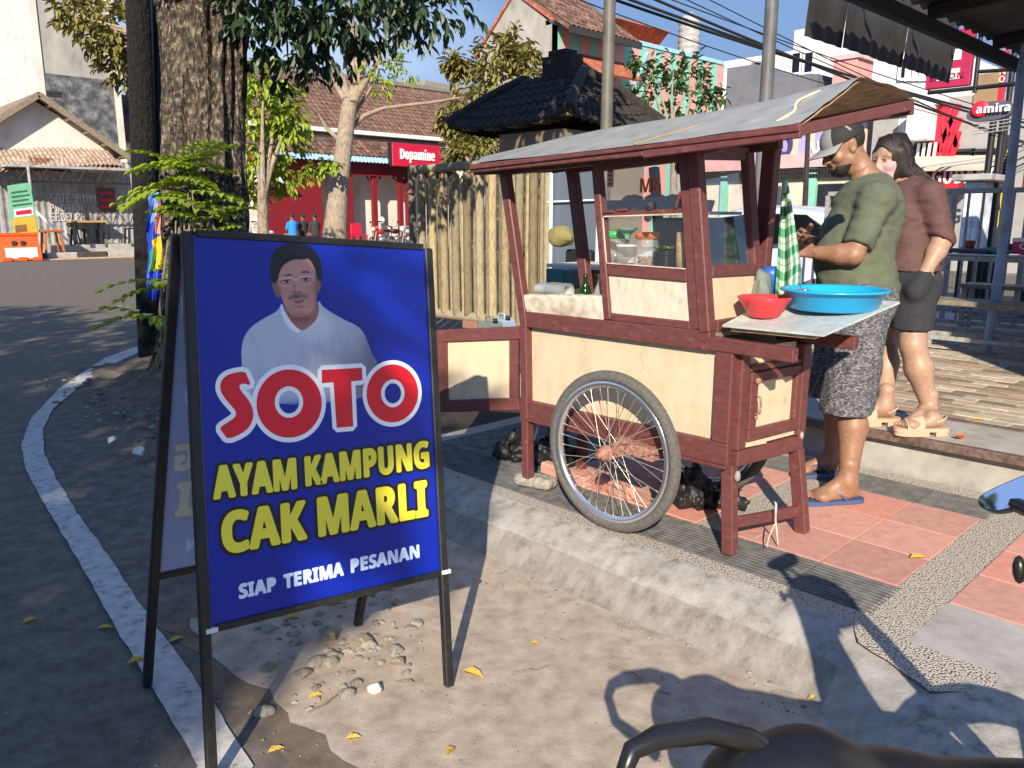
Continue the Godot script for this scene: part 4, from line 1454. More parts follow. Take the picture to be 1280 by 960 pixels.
func build_hut() -> void:
	var Z = -8.6
	var el = onz(586,162,Z)
	var er = onz(820,150,Z)
	var ey = onz(690,160,Z).y
	var xl = onz(560,158,Z + 0.15).x
	var xr = onz(826,150,Z - 1.95).x
	var hx = (xl + xr)/2
	var half = (xr - xl)/2
	var top = onz(692,96,Z - 0.9).y
	var h = thing("gatehouse","small gatehouse with a dark mossy tiled roof and stepped crest behind the gate","building",V3(hx,0.05,Z - 0.9))
	var s = Shape.new()
	var wl = onz(621,180,Z + 0.05).x
	bx(s,wl,xr - 0.25,0.05,ey - 0.02,Z - 1.9,Z)
	wpart("wall",s,like("hut_wall","plaster",Color(0.62,0.57,0.5)),h)
	var ridge = 0.62
	var cz = Z - 0.9
	for side in 4:
		s = Shape.new()
		var n = 15 if side % 2 == 0 else 13
		for i in n:
			var t0 = float(i)/n
			var t1 = float(i + 1)/n
			var pts = []
			for t in [t0,t1]:
				var line = []
				for k in 7:
					var v = k/6.0
					var lift = 0.05*sin(v*PI) + 0.10*pow(absf(t*2 - 1),3)*(1 - v)
					var ex: float
					var ez: float
					if side == 0: ex = lerpf(-half,half,t); ez = 1.0
					elif side == 2: ex = lerpf(half,-half,t); ez = -1.0
					elif side == 1: ex = half; ez = lerpf(1,-1,t)
					else: ex = -half; ez = lerpf(-1,1,t)
					var rx = clampf(ex,-ridge,ridge)
					line.append(V3(hx + lerpf(ex,rx,v),lerpf(ey + 0.06,top,v) + lift,cz + lerpf(ez*1.05,0.0,v)))
				pts.append(line)
			for k in 6:
				var a: Vector3 = pts[0][k]
				var b: Vector3 = pts[1][k]
				var c: Vector3 = pts[1][k + 1]
				var d: Vector3 = pts[0][k + 1]
				var nrm = (b - a).cross(d - a).normalized()
				if nrm.length() < 0.5: nrm = Vector3.UP
				var step = 0.02
				var w0 = (b - a).length()*0.28
				var w1 = (c - d).length()*0.28
				var prev0 = a + nrm*step
				var prev1 = d
				for m in 5:
					var u = (m + 1)/5.0
					var q0 = a.lerp(b,u) + nrm*(step + sin(u*PI)*minf(w0,0.07))
					var q1 = d.lerp(c,u) + nrm*(sin(u*PI)*minf(w1,0.07))
					s.quad(prev0,q0,q1,prev1)
					s.quad(prev0 - nrm*0.06,q0 - nrm*0.06,q0,prev0)
					prev0 = q0
					prev1 = q1
		tag(wpart("roof_tiles",s,M.moss_tile,h),"","","","stuff")
	for i in 15:
		s = Shape.new()
		var t = (i + 0.5)/15.0
		var lift = 0.10*pow(absf(t*2 - 1),3)
		var p = V3(hx + lerpf(-half,half,t),ey + 0.07 + lift,cz + 1.06)
		var ring = []
		for k in 9:
			var a = PI*k/8.0
			ring.append(V2(cos(a)*0.075,sin(a)*0.085 - 0.02))
		for k in range(8,-1,-1):
			var a = PI*k/8.0
			ring.append(V2(cos(a)*0.052,sin(a)*0.060 - 0.025))
		s.prism(PackedVector2Array(ring),Transform3D(Basis.IDENTITY,p),0.22)
		wpart("eave_tile",s,like("eave_%d" % (i % 3),"stone",[Color(0.7,0.62,0.5),Color(0.35,0.32,0.28),Color(1.0,0.9,0.75)][i % 3]),h)
	for sx in [-1,1]:
		for sz in [-1,1]:
			s = Shape.new()
			var pts = []
			for k in 7:
				var v = k/6.0
				pts.append(V3(hx + lerpf(half*sx,ridge*sx,v),lerpf(ey + 0.20,top + 0.02,v) + 0.05*sin(v*PI),cz + lerpf(1.05*sz,0,v)))
			s.tube(pts,[0.10,0.085,0.08,0.08,0.08,0.08,0.09],8)
			wpart("hip_ridge",s,M.moss_tile,h)
	var f0 = onz(685,90,cz)
	var f1 = onz(722,60,cz)
	var cw = f1.x - f0.x
	var ch = f1.y - f0.y
	for e in [[0.0,1.0,-0.25,0.72],[0.21,0.80,0.725,1.0]]:
		bp("crest",M.moss_tile,h,[f0.x + cw*e[0],f0.x + cw*e[1],f0.y + ch*e[2] - (0.1 if e[2] < 0 else 0.0),f0.y + ch*e[3],cz - 0.14,cz + 0.14,0.01])
	var sb = thing("stall_screen","dusty clear plastic screen on white pipes behind the cart's open side","screen",onz(715,300,-5.0)*V3(1,0,1) + V3(0,0.1,0))
	s = Shape.new()
	var k0 = onz(686,345,-5.0)
	var k1 = onz(748,345,-5.0)
	var kt = onz(700,205,-5.0).y
	s.box(V3((k0.x + k1.x)/2,(k0.y + kt)/2 - 0.2,-5.0),V3(k1.x - k0.x,kt - k0.y + 0.4,0.01))
	wpart("sheet",s,flat("dusty_sheet",g3(0.12,0.15,0.19),0.25),sb)
	for px in [688,746]:
		s = Shape.new()
		var p = onz(px,345,-4.96)
		s.tube([V3(p.x,0.1,-4.96),V3(p.x,kt + 0.05,-4.96)],0.016,8)
		wpart("pipe",s,M.white,sb)
	s = Shape.new()
	s.tube([V3(k0.x,onz(715,252,-4.97).y,-4.97),V3(k1.x,onz(745,250,-4.97).y,-4.97)],0.008,8)
	wpart("pipe",s,M.white,sb)

func build_right_side() -> void:
	var Z = -24.0
	var pts = func(px: float,py: float,z = Z) -> Vector3: return onz(px,py,z)
	var l: Vector3 = pts.call(870,250)
	var r: Vector3 = pts.call(1076,250)
	var band0: float = pts.call(1000,210).y
	var band1: float = pts.call(1000,193).y + 0.0
	var topy: float = pts.call(1000,128).y
	var b = thing("striped_shop","shop with lilac and peach stripes above a rose band","shop",V3((l.x + r.x)/2,0,Z - 2))
	var n = 22
	var s = Shape.new()
	for i in n:
		bp("stripe",M.peach if i % 2 else M.lilac,b,[lerpf(l.x,r.x,float(i)/n) + 0.003,lerpf(l.x,r.x,(i + 1.0)/n) - 0.003,band1,topy,Z - 0.3,Z])
	bp("band",M.rose_band,b,[l.x,r.x + 0.02,band0,band1,Z - 0.3,Z + 0.25])
	var lace = Shape.new()
	for i in 60:
		var x = lerpf(l.x,r.x,(i + 0.5)/60.0)
		for j in 2:
			lace.box(V3(x + 0.1*j,band0 - 0.10 - 0.16*j,Z + 0.2),V3(0.12,0.12,0.02))
	tag(wpart("lace_edge",lace,M.interior_dark,b),"","","","stuff")
	s = Shape.new()
	wall_with_holes(s,V3(l.x,0,Z + 0.05),Vector3.RIGHT,r.x - l.x,band0 - 0.02,0.2,[[(r.x - l.x)*0.70,(r.x - l.x)*0.98,0.0,band0 - 0.5]])
	wpart("ground_floor_wall",s,M.cream_wall,b)
	bp("rear_wall",M.grey_plaster,b,[l.x,r.x,0,topy - 0.3,Z - 8,Z - 3])
	for px in [1018,908]:
		s = Shape.new()
		var p: Vector3 = pts.call(px,240)
		bx(s,p.x - 0.12,p.x + 0.12,0,band0 - 0.03,Z + 0.06,Z + 0.2)
		wpart("green_post",s,M.mint,b)
	glyph_plate(b,"letter","O",pts.call(981,182,Z + 0.06),0.62,Basis.IDENTITY,g3(0.05,0.05,0.16),0.0,0.9,0.06)
	glyph_plate(b,"letter","N",pts.call(1017,188,Z + 0.06),0.5,Basis.IDENTITY,g3(0.8),0.0,0.9,0.06)
	var pk = thing("pink_block","pink roof block rising above the striped shop","building",pts.call(1060,100,Z - 3.0)*V3(1,0,1))
	s = Shape.new()
	var p0: Vector3 = pts.call(1040,100,Z - 3.0)
	var p1: Vector3 = pts.call(1072,72,Z - 3.0)
	bx(s,p0.x,p1.x,0,p1.y,Z - 6,Z - 3.02)
	wpart("wall",s,M.pink,pk)
	bp("coping",M.rose_band,pk,[p0.x - 0.1,p1.x + 0.1,p1.y,p1.y + 0.15,Z - 6,Z - 2.95])
	var g0: Vector3 = pts.call(907,125,Z - 3.2)
	var g1: Vector3 = pts.call(1022,92,Z - 3.2)
	var gh = thing("grey_block","flat-topped dark grey building behind the striped shop","building",V3((g0.x + g1.x)/2,0,Z - 6))
	bp("wall",M.grey_wall,gh,[g0.x,g1.x,0,g1.y,Z - 8,Z - 3.2])
	s = Shape.new()
	var gm: Vector3 = pts.call(944,80,Z - 3.2)
	bx(s,g0.x,gm.x,g1.y,gm.y,Z - 8,Z - 3.2)
	wpart("upper_wall",s,M.grey_wall,gh)
	var Zw = Z - 9.0
	var w0: Vector3 = pts.call(905,80,Zw)
	var w1: Vector3 = pts.call(1100,80,Zw)
	var wt: float = pts.call(1000,62,Zw).y
	var wh = thing("white_building","white flat-roofed building with small windows behind the dark grey block","building",V3((w0.x + w1.x)/2,0,Zw - 3))
	bp("wall",M.white_wall,wh,[w0.x,w1.x,0,wt,Zw - 6,Zw])
	bp("parapet",M.white_wall,wh,[w0.x + 3.0,w1.x + 0.3,wt,wt + 0.9,Zw - 6,Zw - 0.5])
	for px in [996,1008]:
		var p: Vector3 = pts.call(px,93,Zw)
		window_part(wh,p + V3(-0.3,0,0.03),Vector3.RIGHT,0.62,0.9,M.white,0,0)
	for px in [947]:
		var p: Vector3 = pts.call(px,95,Zw)
		window_part(wh,p + V3(-0.3,0,0.03),Vector3.RIGHT,0.5,0.6,M.mid_grey_wall,0,0)
	var Zm = Z + 0.6
	var m0: Vector3 = pts.call(1077,250,Zm)
	var m1: Vector3 = pts.call(1166,250,Zm)
	var mt: float = pts.call(1120,68,Zm).y
	var mb: float = pts.call(1120,135,Zm).y
	var mw = m1.x - m0.x
	var mh = thing("modern_building","white and grey modern shop building with tall windows left of the red lattice","building",V3((m0.x + m1.x)/2,0,Zm - 3))
	bp("upper_wall",M.white_wall,mh,[m0.x,m1.x,mb,mt,Zm - 5,Zm])
	s = Shape.new()
	wall_with_holes(s,V3(m0.x,0,Zm - 0.35),Vector3.RIGHT,mw,mb,0.3,[[mw*0.36,mw*0.60,mb - 2.6,mb - 0.1],[mw*0.02,mw*0.9,0.0,1.9]])
	wpart("lower_wall",s,M.mid_grey_wall,mh)
	for k in 4:
		var p: Vector3 = pts.call(1130 + 9*k,101,Zm)
		window_part(mh,p + V3(-0.16,0,0.03),Vector3.RIGHT,0.34,0.62,M.white,0,0)
	for k in 3:
		window_part(mh,V3(m0.x + mw*(0.36 + 0.08*k),mb - 2.6,Zm - 0.4),Vector3.RIGHT,mw*0.08,2.5,M.white,0,0,M.blue_glass if M.has("blue_glass") else flat("blue_glass",g3(0.20,0.34,0.55),0.1))
	bp("box_bay",M.white_wall,mh,[m0.x + mw*0.62,m1.x - 0.2,mb - 0.9,mb - 0.02,Zm - 0.3,Zm + 0.4])
	for k in 4:
		s = Shape.new()
		var x = m0.x + mw*(0.66 + 0.075*k)
		s.bar(V3(x,mb - 2.6,Zm - 0.2),V3(x + 0.08,mb - 0.95,Zm - 0.2),0.07,0.05,Vector3.RIGHT)
		wpart("slanted_mullion",s,M.white,mh)
	bp("bay_pane",M.dark_glass,mh,[m0.x + mw*0.62,m1.x - 0.1,mb - 2.6,mb - 0.95,Zm - 0.30,Zm - 0.26])
	bp("canopy",M.white_wall,mh,[m0.x + mw*0.5,m1.x + 0.4,mb - 3.15,mb - 2.9,Zm - 0.3,Zm + 0.8])
	var Zr = Z + 0.2
	var r0: Vector3 = pts.call(1160,220,Zr)
	var r1: Vector3 = pts.call(1202,128,Zr)
	var rl = thing("lattice_facade","grey facade crossed by slanted red metal bars","building",V3((r0.x + r1.x)/2,0,Zr - 2))
	bp("wall",M.mid_grey_wall,rl,[r0.x,r1.x + 5.0,0,r1.y + 0.15,Zr - 4,Zr])
	for e in [[1165,128,1167,202],[1175,128,1171,202],[1179,128,1183,202],[1176,132,1168,200],[1199,130,1172,190],[1201,147,1178,200],[1184,130,1196,184],[1199,164,1188,202]]:
		s = Shape.new()
		s.bar(pts.call(e[0],e[1],Zr + 0.1),pts.call(e[2],e[3],Zr + 0.1),0.13,0.08,Vector3.RIGHT)
		wpart("red_bar",s,M.red_bar if M.has("red_bar") else flat("red_bar",g3(0.78,0.02,0.05),0.5),rl)
	for k in 2:
		var p: Vector3 = pts.call(1196 + 28*k,206,Zr)
		window_part(rl,p + V3(-0.2,-0.1,0.03),Vector3.RIGHT,0.62,0.5,M.interior_dark,0,0)
	s = Shape.new()
	var bw0: Vector3 = pts.call(1216,130,Zr + 0.05)
	var bw1: Vector3 = pts.call(1250,90,Zr + 0.05)
	bx(s,bw0.x,bw1.x,bw0.y,bw1.y,Zr - 0.5,Zr + 0.05)
	wpart("stone_block",s,like("tan_stone","plaster",Color(0.72,0.62,0.5)),rl)
	var Zb = Z + 1.6
	var c0: Vector3 = pts.call(1120,236,Zb)
	var c1: Vector3 = pts.call(1228,206,Zb)
	var bn = thing("sale_banner","red shop banner with white letters under a pale awning","banner",V3((c0.x + c1.x)/2,0,Zb))
	bp("sheet",like("banner_red","paint",g3(0.32,0.02,0.025)),bn,[c0.x,c1.x,c0.y,c1.y,Zb - 0.05,Zb])
	s = Shape.new()
	var c2: Vector3 = pts.call(1198,230,Zb)
	bx(s,c0.x,c2.x,c0.y - 0.02,c0.y + 0.13,Zb + 0.005,Zb + 0.02)
	wpart("red_hem",s,M.red_bar,bn)
	s = Shape.new()
	var cw: Vector3 = pts.call(1236,200,Zb)
	thin(s,V3(c0.x - 0.4,c1.y + 0.02,Zb + 0.3),V3(cw.x,c1.y - 0.05,Zb + 0.3),V3(cw.x,c1.y + 0.3,Zb - 1.4),V3(c0.x - 0.4,c1.y + 0.42,Zb - 1.4),0.1)
	wpart("awning",s,M.cream_wall,bn)
	glyph_plate(bn,"lettering","CUCI GUDANG",pts.call(1180,221,Zb + 0.03),0.36,Basis.IDENTITY,g3(0.8,0.76,0.74),0.0,0.72,0.03)
	for px in [1125,1226]:
		s = Shape.new()
		var p: Vector3 = pts.call(px,260,Zb)
		s.tube([V3(p.x,0,Zb),V3(p.x,c1.y,Zb)],0.06,8)
		wpart("post",s,M.galvanised,bn)
	var Zs = -15.0
	var s0 = onz(1156,112,Zs)
	var s1 = onz(1216,62,Zs)
	var sl = thing("salon_sign","maroon hanging sign with white rounded bars and the word SALON","sign",V3(s1.x,0,Zs))
	s = Shape.new()
	var sy = s0.y
	var st = s1.y + 0.35
	bx(s,s0.x,s1.x,sy,st,Zs - 0.12,Zs,0.01)
	wpart("box",s,like("salon_red","paint",g3(0.50,0.015,0.09)),sl)
	for k in 4:
		s = Shape.new()
		var y = sy + 0.12 + 0.30*k
		if y + 0.2 > st: continue
		var xa = s0.x + 0.10
		var xb = s1.x - 0.09
		s.prism(Geometry2D.offset_polyline(PackedVector2Array([V2(xa + 0.07,y + 0.08),V2(xb - 0.07,y + 0.08)]),0.085,Geometry2D.JOIN_ROUND,Geometry2D.END_ROUND)[0],Transform3D(Basis.IDENTITY,V3(0,0,Zs + 0.012)),0.01)
		wpart("white_bar",s,M.white,sl)
	glyph_plate(sl,"lettering","SALON",V3((s0.x + s1.x)/2,sy + 0.17,Zs + 0.02),0.085,Basis.IDENTITY,g3(0.3,0.02,0.06),0.0,1.4,0.006)
	s = Shape.new()
	s.tube([onz(1218,116,Zs),V3(onz(1218,116,Zs).x,st + 0.5,Zs)],0.035,8)
	s.tube([onz(1160,116,Zs),onz(1276,104,Zs)],0.035,8)
	s.tube([onz(1219,90,Zs),onz(1276,86,Zs)],0.03,8)
	wpart("bracket",s,M.black_steel,sl)
	s = Shape.new()
	var pp = onz(1276,110,Zs)
	s.tube([V3(pp.x,0,Zs),V3(pp.x,st + 0.6,Zs)],0.06,8)
	wpart("post",s,M.black_steel,sl)
	var Zt = -17.0
	var t0 = onz(1245,134,Zt)
	var t1 = onz(1258,84,Zt)
	var ts = thing("strip_sign","narrow upright red sign with pale letters beside the salon sign","sign",V3(t0.x,0,Zt))
	bp("box",M.red_bar,ts,[t0.x,t1.x,t0.y,t1.y + 0.3,Zt - 0.1,Zt,0.01])
	for k in 5:
		glyph_plate(ts,"letter","NOVIA"[k],V3((t0.x + t1.x)/2,lerpf(t1.y,t0.y,(k + 0.5)/5.0),Zt + 0.02),0.11,Basis.IDENTITY,g3(0.72,0.6,0.55),0.0,1.0,0.01) if k < 2 else null
	s = Shape.new()
	s.tube([V3(t1.x + 0.1,0,Zt),V3(t1.x + 0.1,t1.y + 0.4,Zt)],0.05,8)
	wpart("post",s,M.black_steel,ts)
	var Za = -14.0
	var a0 = onz(1204,155,Za)
	var a1 = onz(1268,125,Za)
	var am = thing("letter_sign","white script letters over a dark rack on two black poles","sign",V3((a0.x + a1.x)/2,0,Za))
	s = Shape.new()
	s.prism(smooth_poly(PackedVector2Array([V2(a0.x,a0.y + 0.12),V2(a0.x + 0.12,a0.y),V2(a1.x,a0.y + 0.05),V2(a1.x,a0.y + 0.28),V2(a0.x + 0.32,a1.y + 0.02),V2(a0.x + 0.16,a0.y + 0.26)]),2),Transform3D(Basis.IDENTITY,V3(0,0,Za)),0.08)
	wpart("back_board",s,like("letter_back","paint",g3(0.10,0.10,0.14)),am)
	s = Shape.new()
	s.ball(V3(a0.x + 0.22,a0.y + 0.20,Za + 0.02),V3(0.13,0.12,0.04),Basis(Vector3.BACK,0.5),14)
	wpart("emblem",s,M.red_bar,am)
	glyph_plate(am,"lettering","amira",V3((a0.x + a1.x)/2 + 0.08,a0.y + 0.19,Za + 0.05),0.12,Basis.IDENTITY,g3(0.82),0.0,1.0,0.03)
	s = Shape.new()
	for k in 4: s.tube([V3(a0.x + 0.15,a0.y - 0.02 - 0.05*k,Za + 0.03),V3(a1.x,a0.y + 0.02 - 0.05*k,Za + 0.03)],0.008,5)
	wpart("rack",s,M.galvanised,am)
	for px in [1234,1246]:
		s = Shape.new()
		var p = onz(px,200,Za)
		s.tube([V3(p.x,0,Za - 0.08),V3(p.x,a1.y,Za - 0.08)],0.05,8)
		wpart("post",s,M.black_steel,am)
	var Zy = -12.5
	var y0 = onz(1243,300,Zy)
	var y1 = onz(1268,168,Zy)
	var yp = thing("yellow_panel","black upright panel with a yellow patterned zigzag band","panel",V3((y0.x + y1.x)/2,0,Zy))
	bp("board",M.interior_dark,yp,[y0.x,y1.x,0,y1.y,Zy - 0.15,Zy])
	var yw = y1.x - y0.x
	var Y = func(v: float) -> float: return onz(1255,v,Zy).y
	for e in [[[0.02,232],[0.6,208],[0.6,178],[0.02,200]],[[0.02,240],[0.35,262],[0.35,240],[0.15,236]],[[0.0,292],[0.3,280],[0.25,262],[0.0,272]]]:
		s = Shape.new()
		var pl = PackedVector2Array()
		for q in e: pl.append(V2(y0.x + yw*q[0],Y.call(q[1])))
		s.prism(pl,Transform3D(Basis.IDENTITY,V3(0,0,Zy + 0.015)),0.012)
		wpart("yellow_band",s,M.yellow_paint if M.has("yellow_paint") else flat("yellow_paint",g3(0.72,0.52,0.01),0.5),yp)
	var dotsh = Shape.new()
	for j in 7:
		for i in 4:
			dotsh.box(V3(y0.x + yw*(0.08 + 0.14*i),Y.call(228 - 4*j - 4*i),Zy + 0.018),V3(0.035,0.035,0.006),Basis(Vector3.BACK,PI/4))
	tag(wpart("black_dots",dotsh,M.interior_dark,yp),"","","","stuff")
	var rs = thing("red_shopfront","red panel at the right edge beyond the blue-grey pole","panel",onz(1282,240,-13.0)*V3(1,0,1))
	s = Shape.new()
	var rr = onz(1277,235,-13.0)
	bx(s,rr.x,rr.x + 3.0,rr.y - 0.02,rr.y + 0.75,-13.2,-13.0,0.01)
	wpart("board",s,M.banner_red,rs)
	bp("base",M.interior_dark,rs,[rr.x + 0.06,rr.x + 3.0,0.0,rr.y - 0.03,-13.2,-13.05])
	var dz = thing("far_white_block","far white block between the striped house and the dark grey building","building",onz(890,120,-40.0)*V3(1,0,1))
	s = Shape.new()
	var d0 = onz(880,120,-40.0)
	var d1 = onz(935,98,-40.0)
	bx(s,d0.x,d1.x,0,d1.y,-46,-40)
	wpart("wall",s,M.white_wall,dz)
	make_car(V3(-6.1,0,-11.0),0.06,"silver-white hatchback parked behind the person in the olive shirt",g3(0.62,0.66,0.74))
	make_car(V3(-8.6,0,-15.6),0.0,"white car parked beyond the silver-white hatchback",g3(0.78))
	build_terrace_things()

func make_car(p: Vector3,turn: float,label: String,col: Color) -> void:
	var o = thing("parked_car",label,"car",p,turn,"cars parked along the far side of the terrace")
	var key = "car_" + col.to_html()
	if not M.has(key):
		var m = flat(key,col,0.3)
		m.clearcoat_enabled = true
		m.clearcoat = 0.8
		m.clearcoat_roughness = 0.05
	var prof = smooth_poly(PackedVector2Array([V2(-1.95,0.32),V2(-1.98,0.62),V2(-1.80,0.86),V2(-1.0,1.02),V2(-0.35,1.50),V2(0.1,1.60),V2(0.9,1.58),V2(1.45,1.45),V2(1.80,1.08),V2(1.92,0.95),V2(1.95,0.45),V2(1.88,0.30),V2(1.2,0.26),V2(-1.2,0.26)]),2)
	var s = Shape.new()
	var rows = []
	for j in 11:
		var t = j/10.0*2.0 - 1.0
		var row = []
		for q in prof:
			var inset = 0.83 - 0.20*smoothstep(0.95,1.6,q.y) - 0.05*smoothstep(1.5,2.0,absf(q.x))
			var edge = 1.0 - 0.04*pow(absf(t),6)
			row.append(V3(q.x*edge,0.26 + (q.y - 0.26)*(1.0 - 0.03*pow(absf(t),4)),-t*inset))
		row.append(row[0])
		rows.append(row)
	s.sheet(rows)
	for k in [-1.0,1.0]:
		var c = V3(0,0.7,-0.80*k)
		var row: Array = rows[0] if k < 0 else rows[10]
		for i in row.size() - 1:
			var cc = V3(0,0.72,row[0].z)
			if k < 0: s.tri(cc,row[i],row[i + 1])
			else: s.tri(cc,row[i + 1],row[i])
	part("body",s,M[key],o)
	for k in [-1.0,1.0]:
		for win in [[[-0.78,1.06],[-0.32,1.42],[0.22,1.48],[0.22,1.06]],[[0.30,1.06],[0.30,1.48],[0.95,1.46],[1.22,1.30],[1.30,1.08]]]:
			var s2 = Shape.new()
			var pl = []
			for q in win:
				var inset = 0.83 - 0.20*smoothstep(0.95,1.6,q[1])
				pl.append(V3(q[0],q[1],inset*k + 0.012*k))
			if k > 0: pl.reverse()
			if (pl[1] - pl[0]).cross(pl[2] - pl[0]).z*k < 0: pl.reverse()
			s2.slab(pl,V3(0,0,-0.01*k))
			part("side_window",s2,M.dark_glass,o)
		for wx in [-1.25,1.22]:
			var s2 = Shape.new()
			s2.lathe([V2(0.0,-0.11),V2(0.22,-0.11),V2(0.31,-0.09),V2(0.32,0.0),V2(0.31,0.09),V2(0.22,0.11),V2(0.0,0.11)],V3(wx,0.32,0.74*k),24,Basis(Vector3.RIGHT,PI/2))
			var w = part("wheel",s2,M.rubber,o)
			s2 = Shape.new()
			s2.lathe([V2(0.0,-0.118),V2(0.20,-0.118),V2(0.21,0.0),V2(0.20,0.118),V2(0.0,0.118)],V3(wx,0.32,0.74*k),16,Basis(Vector3.RIGHT,PI/2))
			part("hub_cap",s2,M.chrome,w)
		var s3 = Shape.new()
		s3.box(V3(0.15,0.92,0.845*k),V3(0.16,0.03,0.03),Basis.IDENTITY,0.008)
		part("door_handle",s3,M[key],o)
		s3 = Shape.new()
		s3.box(V3(-0.02,0.72,0.836*k),V3(0.012,0.7,0.01))
		part("door_gap",s3,M.interior_dark,o)
		s3 = Shape.new()
		s3.ball(V3(1.84,0.92,0.60*k),V3(0.10,0.14,0.14),Basis.IDENTITY,10)
		part("tail_light",s3,M.red_bar,o)
		s3 = Shape.new()
		s3.ball(V3(-0.72,1.06,0.90*k),V3(0.07,0.07,0.09),Basis.IDENTITY,10)
		part("wing_mirror",s3,M[key],o)
	var s4 = Shape.new()
	s4.slab([V3(1.47,1.42,0.55),V3(1.80,1.10,0.62),V3(1.80,1.10,-0.62),V3(1.47,1.42,-0.55)],V3(-0.02,-0.02,0))
	part("rear_window",s4,M.dark_glass,o)

func build_terrace_things() -> void:
	var rz = -9.2
	var a = onz(1150,240,rz)
	var top = onz(1200,239,rz).y
	var rl = thing("railing","grey metal railing along the terrace behind the tables","railing",V3(-1.0,TERR,rz))
	var s = Shape.new()
	for y in [top,TERR + 0.12]:
		bp("rail",M.steel_grey,rl,[a.x - 1.0,2.0,y - 0.025,y + 0.025,rz - 0.02,rz + 0.02,0.005])
	var i = 0
	var x = a.x - 1.0
	while x < 1.4:
		s = Shape.new()
		var w = 0.022 if i % 5 == 0 else 0.011
		bx(s,x - w,x + w,TERR,top - 0.02,rz - w,rz + w)
		wpart("baluster",s,M.steel_grey,rl)
		x += 0.135
		i += 1
	table("long_table","long grey metal table on the terrace, holding cups and a pink box","table",onz(1170,318,-8.1).x,1.8,TERR + 0.74,-8.1,-7.5,0.04)
	table("bench","grey metal bench in front of the long table","bench",onz(1163,360,-7.2).x,1.8,TERR + 0.42,-7.2,-6.85,0.04)
	table("bench","darker bench behind the long table near the railing","bench",onz(1213,345,-8.75).x,1.6,TERR + 0.44,-8.75,-8.45,0.04)
	var ty = TERR + 0.765
	var P = func(px: float,z: float) -> Vector3:
		var p = onz(px,300,z)
		return V3(p.x,ty,z)
	var c: Vector3 = P.call(1213,-7.75)
	var cup = thing("cup","red-brown plastic cup standing on the long table","cup",c)
	s = Shape.new()
	s.lathe([V2(0.0,0.0),V2(0.035,0.0),V2(0.046,0.10),V2(0.043,0.10),V2(0.032,0.008),V2(0.0,0.008)],c,16)
	wpart("cup_wall",s,flat("red_brown",g3(0.26,0.05,0.015),0.4),cup)
	c = P.call(1258,-7.75)
	cup = thing("cup","green plastic cup near the pink box on the long table","cup",c)
	s = Shape.new()
	s.lathe([V2(0.0,0.0),V2(0.05,0.0),V2(0.06,0.08),V2(0.057,0.08),V2(0.047,0.008),V2(0.0,0.008)],c,16)
	wpart("cup_wall",s,flat("cup_green",g3(0.05,0.26,0.19),0.4),cup)
	c = P.call(1205,-7.62)
	var tray = thing("tray","dark purple plastic tray lying on the long table","tray",c)
	bp("tray_body",flat("purple",g3(0.05,0.035,0.06),0.5),tray,[c.x - 0.16,c.x + 0.22,ty,ty + 0.035,c.z - 0.12,c.z + 0.10,0.01])
	c = P.call(1237,-7.65)
	var rag = thing("rag","teal and navy rag crumpled on the long table","rag",c)
	s = Shape.new()
	var f = Field.new(c - V3(0.2,0.02,0.2),c + V3(0.25,0.12,0.2),0.014)
	f.egg(c + V3(0,0.02,0),V3(0.10,0.03,0.07),Basis.IDENTITY,0.02)
	f.egg(c + V3(0.10,0.015,0.02),V3(0.09,0.025,0.06),Basis.IDENTITY,0.02)
	f.wrinkle(0.012,14.0,3,Vector3.ONE)
	f.into(s)
	wpart("cloth",s,flat("teal",g3(0.04,0.22,0.20),0.9),rag)
	c = P.call(1284,-7.7)
	var pb = thing("box","pink and white cardboard box at the right edge on the long table","box",c)
	bp("carton",flat("magenta",g3(0.55,0.02,0.12),0.4),pb,[c.x - 0.09,c.x + 0.14,ty,ty + 0.13,c.z - 0.08,c.z + 0.06,0.004])
	s = Shape.new()
	s.lathe([V2(0.022,0.0),V2(0.036,0.0),V2(0.036,0.003),V2(0.022,0.003),V2(0.022,0.0)],V3(c.x + 0.0,ty + 0.065,c.z + 0.0605),20,Basis(Vector3.RIGHT,PI/2),0.7)
	wpart("ring_mark",s,M.white,pb)
	bp("pale_lid",M.white,pb,[c.x - 0.091,c.x + 0.141,ty + 0.1,ty + 0.131,c.z - 0.081,c.z + 0.0615])
	var k0 = onz(1198,300,-11.5)
	var k1 = onz(1228,226,-11.5)
	var kb = thing("kiosk_cabinet","pale grey metal cabinet on legs beyond the railing","cabinet",V3((k0.x + k1.x)/2,0,-11.7))
	bp("cabinet_body",like("kiosk_grey","galvanised",Color(1.25,1.3,1.4)),kb,[k0.x,k1.x,0.95,k1.y,-12.0,-11.5,0.02])
	for q in 3:
		bp("door",like("kiosk_door","galvanised",Color(1.5,1.55,1.65)),kb,[lerpf(k0.x,k1.x,0.12 + 0.29*q),lerpf(k0.x,k1.x,0.36 + 0.29*q),1.05,k1.y - 0.35,-11.5,-11.485])
	bp("roof",M.galvanised,kb,[k0.x - 0.1,k1.x + 0.15,k1.y,k1.y + 0.08,-12.1,-11.3,0.01])
	for qx in [k0.x + 0.04,k1.x - 0.04]:
		for qz in [-11.96,-11.54]:
			bp("leg",M.interior_dark,kb,[qx - 0.025,qx + 0.025,0,0.95,qz - 0.025,qz + 0.025])
	var XF = -2.35
	var rf = thing("terrace_roof","dark underside of the terrace roof with hanging corrugated sheets","roof",V3(-0.5,2.7,-6.5))
	var fy0 = onx(1005,45,XF).y
	var fz0 = onx(1005,45,XF).z
	var fz1 = onx(1186,97,XF).z
	s = Shape.new()
